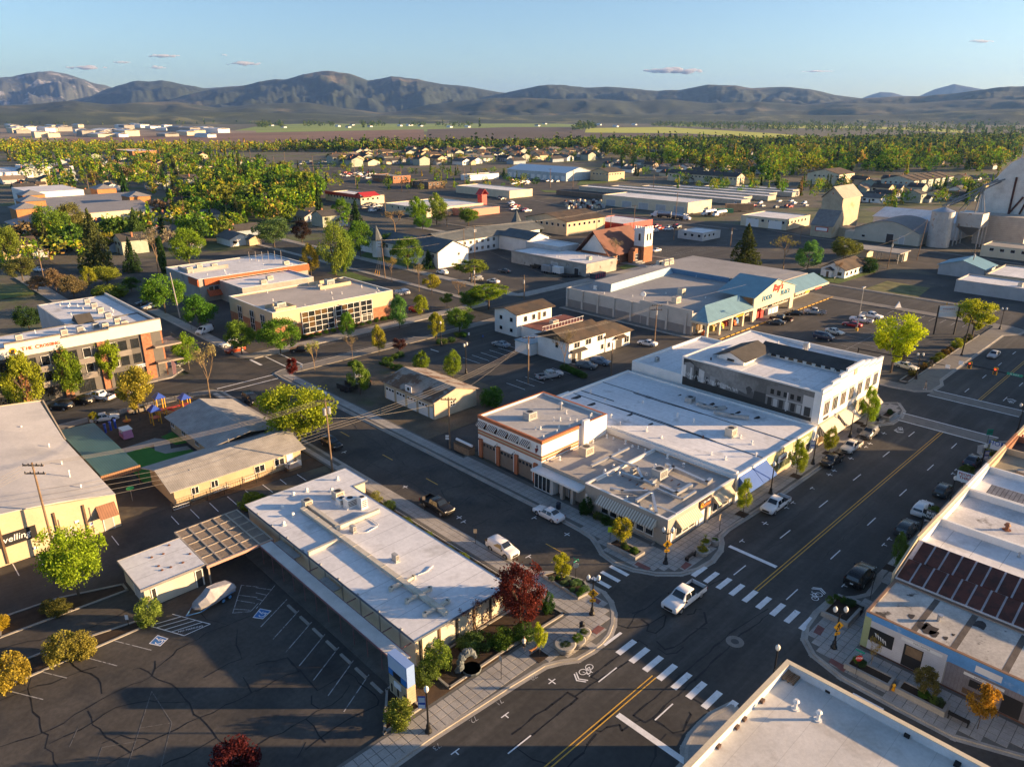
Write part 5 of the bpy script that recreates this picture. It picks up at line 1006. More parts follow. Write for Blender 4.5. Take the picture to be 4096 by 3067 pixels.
b = far('small white cottage with brown hip roof behind the supermarket',255.3,272.4,99,107.4,2.7,whitew,shingle_b,'g',5.0,'cottage',cat='house')
ob('porch',M().box(253.8,255.25,103.0,105.6,0,2.4),whitew,b);ob('porch_roof',M().gable(253.4,255.8,102.6,106,2.4,3.4,.1,'x'),shingle_d,b);door(b,'-X',253.8,103.9,104.8,2.0,wood_d)
b = far('long low grey flat-roofed building on the right, beyond the weedy plot',261.2,274,20,66.4,3.8,greyw,white_r,wins=False);hvac(b,266,50,3.5);hvac(b,268,40,3.5)
far('grey gabled shed with blue metal roof at the right edge',287,300,65,79.3,3.4,greyw,blue_m,'g',5.6,wins=False,name='shed',cat='shed')
far('low tan workshop with white roof behind the blue gabled shed',276,299,30,62,4.2,tanw,white_r,wins=False)
b = bld('flat-roofed drive-through stand with wide white canopy near the grain yard',300,97,'canopy_stand','stand');ob('roof',M().box(296,307,95.5,118,3.6,4.0),conc,b);ob('wall',M().box(303,306.4,96.2,99,0,3.58).box(300,306,109,117,0,3.58),cream,b);[ob('post',M().box(x-.1,x+.1,y-.1,y+.1,0,3.6),steel,b) for x in (296.4,301) for y in (96.2,104)]
# timber elevator
b = bld('tall tan timber grain elevator with peaked roof and a yellow-lit face',339,141,'grain_elevator','elevator')
tw = mat('elevator_tin', (.42, .36, .26), .8, .15, .4, alt=(.36, .22, .06), alts=.12, altth=.58, altw=.15)
ob('tower',M().box(346,366,140.2,149.8,0,17.0),tw,b);ob('tower_roof',M().gable(345.4,366.6,139.6,150.4,16.9,22.0,.2,'x',.2),mat('roof_tin',(.36,.32,.25),.6,.15),b)
ob('tower_gable',M().add([(345.95,140.2,16.9),(345.95,149.8,16.9),(345.95,145,21.8)],[(0,1,2)]),tw,b)
ob('lower_shed',M().add([(339,140.2,0),(346,140.2,0),(346,150.2,0),(339,150.2,0),(339,140.2,5.2),(346,140.2,11.5),(346,150.2,11.5),(339,150.2,5.2)],[(0,1,5,4),(3,0,4,7),(4,5,6,7),(2,3,7,6)]),tw,b);ob('shed_roof',M().slab([(338.6,139.8,5.0),(346,139.8,11.6),(346,150.6,11.6),(338.6,150.6,5.0)],(0,0,.15)),mat('roof_slate',(.20,.19,.185),.8),b)
ob('porch',M().box(346,356,136,140.1,0,4.2),tw,b);s_ = ob('sign_board',M().box(338.8,338.98,142,148,2.6,4.6),red,b);ob('sign_face',M().box(338.72,338.79,142.4,147.6,2.9,4.3),sign_w,s_);window(b,'-X',345.9,144.4,145.6,18.4,19.8)
b = bld('grey arched warehouse with dark doorway in the grain yard', 343, 104, 'arched_warehouse')
ap = [(104.5 + 27.5 * k / 12, 5.0 + 4.4 * math.sin(math.pi * k / 12)) for k in range(13)]
ob('wall',M().add([(343.5,y,z) for y,z in ap]+[(343.5,132,0),(343.5,104.5,0)]+[(370,y,z) for y,z in ap]+[(370,132,0),(370,104.5,0)],[tuple(range(14,-1,-1)),tuple(range(15,30)),(14,0,15,29),(13,28,27,12)]),mat('tin_cream',(.46,.43,.36),.8,.1,.4),b)
m = M()
for (y0,z0),(y1,z1) in zip(ap,ap[1:]): m.slab([(343,y0,z0),(370.4,y0,z0),(370.4,y1,z1),(343,y1,z1)],(0,0,.15))
ob('roof',m,mat('roof_felt',(.23,.215,.21),.9,.12),b);door(b,'-X',343.5,115,118,4.0,frame_d,name='doorway');door(b,'-X',343.5,110.5,112.5,3.6,greyw);window(b,'-X',343.5,127,128.6,1.5,2.6);ob('lean_to',M().box(343.4,350,132.05,136,0,3.4),MATS['tin_cream'],b)
t = thing('storage_silo','round corrugated steel silo banded with rust in the grain yard','silo',(350,99,0));ob('barrel',M().cyl(350,99,0,14.8,4.4,n=28),mat('silo_steel',(.42,.42,.42),.5,.2,.3,metal=.4,alt=(.24,.15,.10),alts=.3,altth=.6),t,smooth=False)
for k in range(6): ob('band', M().cyl(350, 99, 2.4 * k + 1.2, 2.4 * k + 1.32, 4.45, n=28), steel, t)
ob('cone_roof', M().cyl(350, 99, 14.8, 16.4, 4.6, .6, n=28), steel, t)
t = thing('hopper_bin','raised corrugated hopper bin on steel legs beside the silo','hopper',(360,92,0));ob('bin',M().box(355,366,85.5,95.0,8.6,14.2),MATS['silo_steel'],t)
ob('hopper',M().add([(355,85.5,8.6),(366,85.5,8.6),(366,95,8.6),(355,95,8.6),(360,89.5,4.5),(361,89.5,4.5),(361,91,4.5),(360,91,4.5)],[(0,1,5,4),(1,2,6,5),(2,3,7,6),(3,0,4,7),(4,5,6,7)]),steel,t)
for x in (355.3, 360.5, 365.7):
    for y in (85.8, 94.7): ob('leg', M().cyl(x, y, 0, 8.6, .25, n=6), steel, t)
for k in range(3): ob('band', M().box(354.9, 366.1, 85.4, 95.1, 9.8 + k * 1.6, 9.95 + k * 1.6), steel, t)
gal = mat('galvanised_dull', (.20, .20, .20), .7, .2, 1)
t = thing('conveyor_gantry','lattice of sloping grain conveyors and pipes running up to the concrete elevator','conveyor',(360,92,0))
for i in range(7): a = i*.9;ob('spout',M().tube((364,90,25),(360+5*math.cos(a),91+5*math.sin(a),14.5),.14,n=6),gal,t)
for a,c in (((350,99,16.6),(384,86,27)),((350.5,100,16.9),(384,87.5,28)),((364,90,25),(386,85,27.5)),((362,97,18),(378,110,12))): ob('conveyor',M().tube(a,c,.32,n=6),gal,t)
for x,y in ((363,89),(365,89),(363,91),(365,91)): ob('mast',M().tube((x,y,14),(364,90,26),.1,n=5),gal,t)
b = bld('tall whitewashed concrete grain elevator with peaked head house at the right edge',380,76,'concrete_elevator','elevator')
ew = mat('concrete_whitewash',(.66,.64,.60),.9,.16,.25,alt=(.50,.48,.45),alts=.2,altth=.54,altw=.2)
ob('tower',M().box(380,398,70,94,0,20),ew,b);ob('tower_shoulder',M().add([(380,70,20),(398,70,20),(398,94,20),(380,94,20),(380,72,30),(398,72,30),(398,88,30),(380,88,30)],[(0,1,5,4),(1,2,6,5),(2,3,7,6),(3,0,4,7)]),ew,b);ob('head',M().add([(380,72,30),(380,88,30),(380,85,34),(380,75,34),(398,72,30),(398,88,30),(398,85,34),(398,75,34),(380,80,37),(398,80,37)],[(0,3,8,2,1),(4,5,6,9,7),(0,4,7,3),(3,7,9,8),(8,9,6,2),(2,6,5,1)]),ew,b)
ob('annex',M().box(368.5,379.9,72,91,0,12.6),mat('block_pale',(.40,.37,.33),.9,.15,.5,seam=(.8,.04,.75,2)),b);ob('roof_platform',M().box(383,388,78,83,39.5,39.8),steel,b)
for x,y in ((383.3,78.3),(387.7,78.3),(383.3,82.7),(387.7,82.7)): ob('platform_leg',M().cyl(x,y,34,40.6,.12,n=5),steel,b)
ob('platform_rail',M().box(383,388,78,78.06,40.5,40.6).box(383,383.06,78.06,83,40.5,40.6),steel,b)
for a,c in (((379.6,84,9),(379.6,78,20)),((379.6,78,12.8),(379.6,75,24)),((379.5,82,12.8),(379.5,82,28))): ob('wall_conveyor',M().tube(a,c,.4,n=6),rust,b)
b = far('cream brick grain office below the concrete elevator',337.6,352,56,79.5,4.4,cream,conc,name='grain_office');far('open-sided loading shed right of the grain office',338,352,40,55.5,4.0,conc,conc,wins=False)
far('white metal warehouse behind the grain silo',372,400,98,135,7.5,whitew,white_r,'g',10.5,wins=False,axis='y',name='warehouse')
far('cream workshop with red and white signs near the timber elevator',347,372,166,190.6,5.2,cream,white_r,doors=2);far('small pale blue flat-roofed building beside the church lot',289,303.8,176.4,189.4,3.5,greyw,white_r)
far('long cream warehouse with white roof behind the tanker yard',365,390,234,296,6.4,cream,white_r,doors=5,dm=greyw,name='warehouse',wins=False)
far('two-storey tan office with low gable roof behind the church',257,285,229,256,6.3,tanw,shingle_b,'g',9.0);far('diner with red fascia right of the two-storey tan office',288,312,220,244,3.4,red,white_r,wins=False)
far('white metal warehouse with pale blue gable roof and a row of roller doors',478,512,428,500,6.6,mat('tin_bluegrey',(.42,.47,.50),.7),mat('roof_iceblue',(.55,.62,.68),.6,.06),'g',10.5,wins=False,axis='y',doors=10,name='warehouse');far('tan two-storey office next to the blue-roofed warehouse',505,527,404,424,7.2,tanw,shingle_d,'g',10)
for i in range(6):
    far('long low white-roofed storage row in the self-storage yard',428+i*17,439+i*17,236+(i % 2)*8,370-i*16,3.0,mat('storage_tan',(.38,.36,.31),.8),white_r,name='storage_row',wins=False,group='self-storage rows',doors=0)
m = M();m.box(392,393,238,360,0,3.0);tag(ob('yard_wall',m,mat('wall_brown',(.13,.11,.09),.9)),'long dark wall along the front of the self-storage yard','wall')
far('open canopy shed left of the blue-roofed warehouse',424,458,490,502,4.6,frame_w,conc,wins=False);far('cream workshop in front of the blue-roofed warehouse',350,372,364,420,5,cream,white_r,wins=False)
b = far('shop with white roof and bright red gable in the mid distance',256,274,400,442,5.2,cream,white_r);ob('red_parapet',M().box(255.6,255.9,400,442,4.2,6.2),red,b);ob('red_gable_roof',M().gable(255.6,268,396,408,5.4,7.5,.2,'x'),red,b)
far('white flat-roofed store with red fascia behind the care home',250,292,326,366,4.6,cream,white_r);b = far('restaurant with salmon-red flat roof edge',268,292,312,325,3.8,flat('salmon',(.5,.2,.14)),conc,wins=False)
b = bld('small bright red mock tower over the drive-in',300,335,'red_tower','tower');ob('tower',M().box(300,304,336,340,0,8),red,b);ob('roof',M().gable(299,305,335.4,340.6,7.9,11,.2,'y'),red,b)
far('dark restaurant beside the arched fence in the mid distance',352,368,455,475,5,wood_d,shingle_d);far('low brown brick shop on the mid-distance lot',362,380,515,545,5.5,brick,conc);far('blue flat building on the mid-distance road',262,280,500,520,5,flat('blueblk',(.05,.12,.3)),white_r)
# school with slate roofs and brick blocks
b = bld('sprawling school with slate roofs and four orange brick blocks', 74, 400, 'school', 'school')
ob('wall',M().box(74,100,385,425,0,4.6).box(92,140,425,470,0,5.5).box(100,150,470,520,0,6),cream,b)
ob('roof',M().gable(72,102,384,426,4.6,8,.2,'y').gable(90,142,426.2,470,5.5,8.2,.2,'x').gable(98,152,470.2,522,6,8.2,.2,'x'),mat('roof_metal_grey',(.22,.22,.23),.6,.1,.2,seam=(.8,.06,.8,0)),b)
for x,y in ((88,476),(96,512),(138,524),(137,462),(78,440)): ob('brick_block',M().box(x,x+11,y-14,y,0,10),mat('brick_orange',(.38,.18,.075),.9,.15,.5),b);ob('block_roof',M().add([(x-.8,y-14.8,10),(x+11.8,y-14.8,10),(x+11.8,y+.8,10),(x-.8,y+.8,10),(x+5.5,y-9,12.4),(x+5.5,y-5,12.4)],[(0,1,4),(1,2,5,4),(2,3,5),(3,0,4,5)]),MATS['roof_metal_grey'],b)
ob('gym',M().box(100,128,500,545,0,11),whitew,b);ob('gym_roof',M().box(100.3,127.7,500.3,544.7,11.01,11.2),white_r,b)
far('white gymnasium with pale roof far left',165,200,800,860,8,whitew,white_r,wins=False);far('long white-roofed warehouse at the far left edge',120,164,790,870,5.5,whitew,white_r,wins=False);far('orange brick two-storey block in the far left suburb',318,350,1000,1070,11,MATS['brick_orange'],white_r,wins=False)
far('row of cream terraced houses with dark roof beyond the storage yard',548,560,308,374,6.5,cream,shingle_d,'g',9,axis='y',name='terrace',cat='house');far('big cream apartment block with two gables right of the storage yard',603,632,250,276,8.6,cream,shingle_b,'g',12,name='apartments',cat='apartments')
for i in range(6): far('pale green apartment house with brown gable in a row at the right',590+i*11.5,600+i*11.5,190-i*1.2,213-i*1.4,8,mat('siding_palegreen',(.44,.47,.40),.85),shingle_b,'g',11,name='apartments',axis='x',group='pale green apartment row',cat='apartments')
# ------------------------------------------------------------ suburban houses (individuals)
hw = [cream,whitew,tanw,greyw,mat('siding_sage',(.34,.36,.30),.85),mat('siding_bluegrey',(.28,.33,.38),.85)];hr = [shingle_d,mat('shingle_grey2',(.13,.125,.12),.9),shingle_b,mat('shingle_warm',(.20,.16,.125),.9),shingle_d]
HP = []; protos = []
for k in range(6):
    w,d,h = ((12,9,2.9),(14,10,3.0),(10,12,5.2),(13,9,2.8),(11,10,5.4),(15,9,2.9))[k];hz = thing('house','x','house',(0,0,0));ax = 'x' if k % 2 else 'y'
    ob('wall', M().gwall(-w / 2, w / 2, -d / 2, d / 2, 0, h, h + 2.1, ax), hw[k], hz)
    ob('roof',M().gable(-w / 2-(.5 if ax == 'y' else 0),w / 2+(.5 if ax == 'y' else 0),-d / 2-(.5 if ax == 'x' else 0),d / 2+(.5 if ax == 'x' else 0),h-.1,h+2.3,.16,ax,.4),hr[k % 5],hz)
    ob('garage',M().gwall(-w / 2-3.2,-w / 2+2,-d / 2-2.5,-d / 2+3,0,2.5,4.0,'x'),hw[(k+1) % 6],hz);ob('garage_roof',M().gable(-w / 2-3.3,-w / 2+2,-d / 2-3,-d / 2+3.4,2.4,4.15,.14,'x',.3),hr[k % 5],hz)
    for u in (-w / 2+3,1.5): ob('window',M().box(u,u+1.6,-d / 2-.06,-d / 2-.01,h-2,h-.7),glass,hz)
    ob('window',M().box(-w / 2-.06,-w / 2-.01,d / 2-3,d / 2-1.2,h-2,h-.7),glass,hz);ob('door',M().box(-.4,.6,-d / 2-.06,-d / 2-.01,0,2.1),wood_d,hz);ob('chimney',M().box(w / 4,w / 4+.7,-.3,.4,h+1,h+3),brick,hz)
    protos.append(hz)
used = [False] * 6
def house(x, y, rz, k, label, group, sc=1.):
    o = protos[k] if not used[k] else copy_tree(protos[k]); used[k] = True; o.scale = (sc, sc, sc)
    o.location = (x,y,-.05);o.rotation_euler = (0,0,rz);o['label'] = label;o['group'] = group;HP.append((x,y));return o
def inzone(cell_pts): return [q(*p) for p in cell_pts]
zt = inzone([('10',720,1440),('10',2211,1420),('20',740,1380),('20',700,1310),('10',1700,1300),('10',1000,1330),('10',600,1380)])
zl = inzone([('00',1000,1656),('11',800,330),('11',400,0),('10',300,1500),('00',1700,1330),('00',500,1560)])
zr = inzone([('20',760,1480),('20',1340,1560),('30',0,1600),('30',0,1400),('20',1700,1400),('20',800,1400)])
zf = inzone([('20',1500,1340),('30',1900,1560),('30',2100,1350),('30',400,1230),('20',600,1270),('10',1000,1270),('10',1500,1310)])
zw = inzone([('01',0,700),('01',900,560),('01',1500,480),('01',2150,480),('01',2100,140),('01',1400,130),('01',1300,330),('01',300,420)])
hwn = ('cream','white','tan','grey','sage-green','blue-grey');hrn = ('dark','grey','brown','warm brown','black','dark')
def scatter(poly, n, dmin, lab_, grp, sc=1.):
    xs = [p[0] for p in poly]; ys = [p[1] for p in poly]; c = 0; tr = 0
    while c < n and tr < 6000:
        tr += 1; x, y = RU(min(xs), max(xs)), RU(min(ys), max(ys))
        if not inside((x, y), poly) or any(abs(x - a) < dmin and abs(y - b_) < dmin for a, b_ in HP): continue
        k = random.randrange(6);house(x,y,RC((0,math.pi / 2,math.pi,-math.pi / 2)),k,('two-storey ' if k in (2,4) else 'low ')+hwn[k]+' house with '+hrn[k]+' roof '+lab_,grp,sc);c += 1
scatter(zt, 120, 17, 'in the tract beyond the highway lots', 'tract houses in the middle distance', 1.3)
scatter(zr, 26, 15, 'near the self-storage yard', 'gabled houses near the storage yard')
scatter(zl, 34, 19, 'in the left-hand suburb', 'houses in the left-hand suburb')
scatter(zf,70,26,'half hidden in the far suburb','far suburban houses',1.3);scatter(inzone([('01',300,130),('01',1200,20),('00',2000,1560),('10',200,1450),('00',1500,1360),('00',100,1400),('00',0,1656)]),34,24,'among trees around the school','houses around the school',1.2)
scatter(inzone([('31',900,110),('31',1850,70),('30',1900,1560),('30',700,1600)]),26,17,'beyond the grain yard','houses beyond the grain yard')
scatter(zw, 16, 18, 'among trees left of the offices', 'older houses at the left')
# ------------------------------------------------------------ vehicles
def RU_(i, a, b_, k): return a + (b_ - a) * ((i * k + .13) % 1)
paint = mat('car_paint',(1,1,1),.28,.03,1,spec=.55,objcol=True);rubber = flat('rubber',(.015,.015,.016),.8);rimm = flat('rim',(.45,.45,.46),.35,metal=.7)
cglass = flat('car_glass',(.012,.016,.02),.05,.9);lampw = flat('headlamp',(.75,.74,.7),.15,.8);lampr = flat('tail_lamp',(.35,.015,.01),.25,.6);trimb = flat('trim_black',(.02,.02,.021),.5)
CARS = {}
def loft(st):
    m = M(); rings = []
    for x, zl, zb, zt, hw, ht in st:
        half = [(hw*.9,zl),(hw*.985,zl+.14),(hw,(zl+zb) / 2+.04),(hw*.985,zb),(ht,zt-.03),(ht*.86,zt)]
        rings.append([(x, y, z) for y, z in half] + [(x, -y, z) for y, z in half[::-1]])
    n = 12
    for r in rings: m.v += r
    for k in range(len(rings) - 1):
        for i in range(n): a = k * n + i; b_ = k * n + (i + 1) % n; m.f.append((a, b_, b_ + n, a + n))
    m.f += [tuple(range(n - 1, -1, -1)), tuple(range((len(rings) - 1) * n, len(rings) * n))]
    return m
def make_car(kind):
    root = thing('car', 'x', 'car', (0, 0, 0)); S_ = {
        'sedan': [(2.45,.36,.58,.64,.72,.6),(2.34,.26,.64,.74,.86,.74),(1.7,.2,.76,.86,.91,.78),(.95,.18,.86,.95,.92,.76),(.22,.18,.9,1.43,.92,.6),(-.85,.18,.92,1.45,.92,.6),(-1.62,.18,.94,1.06,.92,.72),(-2.32,.26,.9,1.0,.87,.7),(-2.47,.38,.8,.9,.76,.62)],
        'suv': [(2.35,.4,.75,.84,.76,.64),(2.22,.28,.85,.98,.9,.76),(1.6,.24,.95,1.06,.94,.8),(1.0,.22,1.02,1.14,.95,.78),(.35,.22,1.06,1.68,.95,.66),(-1.6,.22,1.08,1.72,.95,.68),(-2.15,.26,1.05,1.45,.93,.7),(-2.36,.34,.95,1.05,.88,.72)],
        'van': [(2.4,.4,.7,.85,.76,.62),(2.25,.28,.85,1.0,.92,.76),(1.7,.24,1.0,1.2,.97,.78),(.85,.22,1.1,1.85,.98,.72),(-2.2,.22,1.1,1.92,.98,.74),(-2.48,.3,1.0,1.5,.95,.76)],
        'pickup': [(2.95,.5,.85,.96,.84,.72),(2.8,.38,.98,1.1,.98,.84),(2.0,.34,1.06,1.18,1.0,.86),(1.35,.32,1.12,1.24,1.0,.82),(.72,.32,1.14,1.82,1.0,.7),(-.62,.32,1.14,1.84,1.0,.72),(-.86,.32,1.14,1.3,1.0,.8),(-.9,.32,1.1,1.14,.99,.9)]}[kind]
    o = ob('body', loft(S_), paint, root, True); o['paint'] = 1
    top = [s for s in S_ if s[3]-s[2] > .3];f,r = top[0],top[-1];fi,ri = S_.index(f),S_.index(r);a,c = S_[fi-1],S_[min(ri+1,len(S_)-1)]
    def gq(name, s, e, lo=.08, hi=.93):
        p = lambda t,sgn: (s[0]+(e[0]-s[0])*t,sgn*(s[5]+(e[5]-s[5])*t)*.84,s[3]+(e[3]-s[3])*t+.012)
        ob(name,M().slab([p(lo,1),p(lo,-1),p(hi,-1),p(hi,1)],((.012 if e[0] < s[0] else -.012),0,.008)),cglass,root)
    gq('windscreen', a, f); gq('rear_window', c, r, .12, .9)
    for sg in (1, -1):
        def sp(s,t): return (s[0],sg*((s[4]*.985)+(s[5]-s[4]*.985)*t+.012),s[2]+(s[3]-.03-s[2])*t)
        xs = [f[0]+.42,(f[0]+r[0]) / 2+.05,(f[0]+r[0]) / 2-.05,r[0]-(.1 if kind == 'pickup' else .3)]
        for x0, x1, d0, d1 in ((xs[0], xs[1], .3, 0), (xs[2], xs[3], 0, .12)):
            mk = lambda x,t: (x,*sp(tuple(f[k]+(r[k]-f[k])*min(1,max(0,(f[0]-x) / max(.1,f[0]-r[0]))) for k in range(6)),t)[1:])
            ob('side_window',M().slab([mk(x0,.1),mk(x1,.1),mk(x1+d1*0,.88),mk(x0-d0,.88)],(0,.006*sg,0)),cglass,root)
        ob('mirror',M().box(f[0]+.48,f[0]+.62,min(sg*(f[4]+.02),sg*(f[4]+.2)),max(sg*(f[4]+.02),sg*(f[4]+.2)),f[2]+.02,f[2]+.18),trimb,root)
        s0 = S_[1];ob('headlight',M().box(s0[0]-.12,s0[0]+.06,min(sg*s0[4]*.55,sg*s0[4]*.9),max(sg*s0[4]*.55,sg*s0[4]*.9),s0[2]-.04,s0[2]+.1),lampw,root)
        if kind != 'pickup': s1 = S_[-2];ob('tail_light',M().box(s1[0]-.1,s1[0]+.05,min(sg*s1[4]*.6,sg*s1[4]*.96),max(sg*s1[4]*.6,sg*s1[4]*.96),s1[2]-.16,s1[2]+.04),lampr,root)
    if kind == 'pickup':
        m = M();m.box(-2.95,-.92,.93,1.0,.5,1.12).box(-2.95,-.92,-1.0,-.93,.5,1.12).box(-2.97,-2.9,-.93,.93,.5,1.1).box(-.98,-.92,-.93,.93,.5,1.1)
        o = ob('bed',m,paint,root);o['paint'] = 1;ob('bed_liner',M().box(-2.9,-.98,-.93,.93,.5,.66),trimb,root);ob('bed_rail',M().box(-2.97,-.92,.925,1.005,1.121,1.15).box(-2.97,-.92,-1.005,-.925,1.121,1.15),trimb,root)
        ob('bumper', M().box(-3.08, -2.975, -.9, .9, .45, .65), rimm, root)
        for sg in (1,-1): ob('tail_light',M().box(-2.99,-2.9,min(sg*.8,sg*1.01),max(sg*.8,sg*1.01),.75,1.05),lampr,root)
    s0 = S_[0];ob('grille',M().box(s0[0]-.05,s0[0]+.02,-s0[4]*.62,s0[4]*.62,s0[1]+.06,s0[2]),trimb,root);ob('number_plate',M().box(S_[-1][0]-(2.1 if kind == 'pickup' else .03),S_[-1][0]-(2.06 if kind == 'pickup' else 0),-.16,.16,.62,.76),plast,root)
    wb,rw,hw = {'sedan': (1.43,.33,.9),'suv': (1.38,.37,.93),'van': (1.5,.35,.95),'pickup': (1.88,.4,.98)}[kind]
    for x in (wb, -wb):
        for sg in (1, -1):
            ob('wheel_arch',M().tube((x,sg*(hw-.12),rw+.03),(x,sg*(hw+.012),rw+.03),rw+.07,n=16),trimb,root)
            w = ob('wheel',M().tube((x,sg*(hw-.22),rw),(x,sg*(hw+.02),rw),rw,n=16),rubber,root);ob('rim',M().tube((x,sg*(hw+.005),rw),(x,sg*(hw+.032),rw),rw*.6,n=12),rimm,w)
    CARS[kind] = [root, False]
for k in ('sedan', 'suv', 'van', 'pickup'): make_car(k)
CN = {'sedan': ('sedan','car'),'suv': ('sport_utility_vehicle','car'),'van': ('van','van'),'pickup': ('pickup_truck','pickup truck')}
def recolor(o, col):
    if o.get('paint'): o.color = (*col, 1)
    for c in o.children: recolor(c, col)
def car(kind, cell, front, rear, col, label, group=None, s=1., sz=1.):
    f,r = q(cell,*front),q(cell,*rear);return carw(kind,(f[0]+r[0]) / 2,(f[1]+r[1]) / 2,math.atan2(f[1]-r[1],f[0]-r[0]),col,label,group,s,sz)
def carw(kind, x, y, rz, col, label, group=None, s=1., sz=1., z=.0):
    root, us = CARS[kind]
    o = root if not us else copy_tree(root); CARS[kind][1] = True
    o.name = CN[kind][0];o['category'] = CN[kind][1];o.location = (x,y,z);o.rotation_euler = (0,0,rz);o.scale = (s,s,s*sz);o['label'] = label
    if group: o['group'] = group
    recolor(o, col); return o
Wt,Bk,Gy,Sv,Dg,Rd,Tn,Nv = (.70,.70,.71),(.012,.012,.013),(.14,.145,.15),(.40,.41,.42),(.045,.05,.055),(.32,.02,.02),(.30,.26,.20),(.02,.03,.06)
PI = math.pi
x,y = q('23',1480,232);carw('pickup',x,y,PI,Wt,'white crew-cab pickup driving through the near crossing',s=1.08)
x,y = q('12',1560,1090);pk = carw('pickup',x+.2,y,-PI / 2,Bk,'black pickup with tools in its bed, parked on the side street')
x,y = q('12',2130,1455);carw('suv',x,y,-PI / 2,Wt,'white sport utility vehicle parked by the hedge of the cream office')
x,y = q('22',315,1150);carw('sedan',x,y,PI / 2,Wt,'white sedan with sunroof parked in front of the restaurant entry')
x,y = q('32',60,1075);carw('pickup',x,y,PI,Wt,'white pickup parked on the main street near the restaurant',s=.98)
x,y = q('32',545,690);carw('pickup',x,y,PI,Bk,'black pickup parked in front of a paler pickup on the main street',s=.92)
x,y = q('32',715,570);carw('pickup',x,y,PI,(.55,.53,.50),'silver-white off-road pickup parked behind the black one',s=.92)
x,y = q('32',868,452);gw = carw('suv',x,y,PI,Gy,'grey wagon with a door open, parked by the mural building')
ob('open_door',M().slab([(.75,-.98,.4),(.95,-1.75,.4),(.95,-1.75,1.35),(.75,-.98,1.35)],(.05,0,0)),paint,gw,color=Gy)
x,y = q('33',790,40);carw('suv',x,y,0,Bk,'large black sport utility vehicle parked near the painted corner shop',s=1.12)
x,y = q('32',1190,1280);carw('suv',x,y,0,Dg,'dark grey sport utility vehicle parked beside a blue banner lamp',s=.98)
x,y = q('32',1325,1110);carw('suv',x,y,0,Wt,'white sport utility vehicle parked beside the bridal sign',s=.96)
x,y = q('32',1505,950);carw('suv',x,y,0,Dg,'dark hatchback parked beside the white sign board',s=.94)
x, y = q('32', 1760, 690); carw('sedan', x, y, 0, Nv, 'dark sedan parked farthest along the right-hand row')
x,y = q('31',1945,1425);carw('sedan',x,y,PI,Sv,'silver sedan waiting with headlights on at the signals')
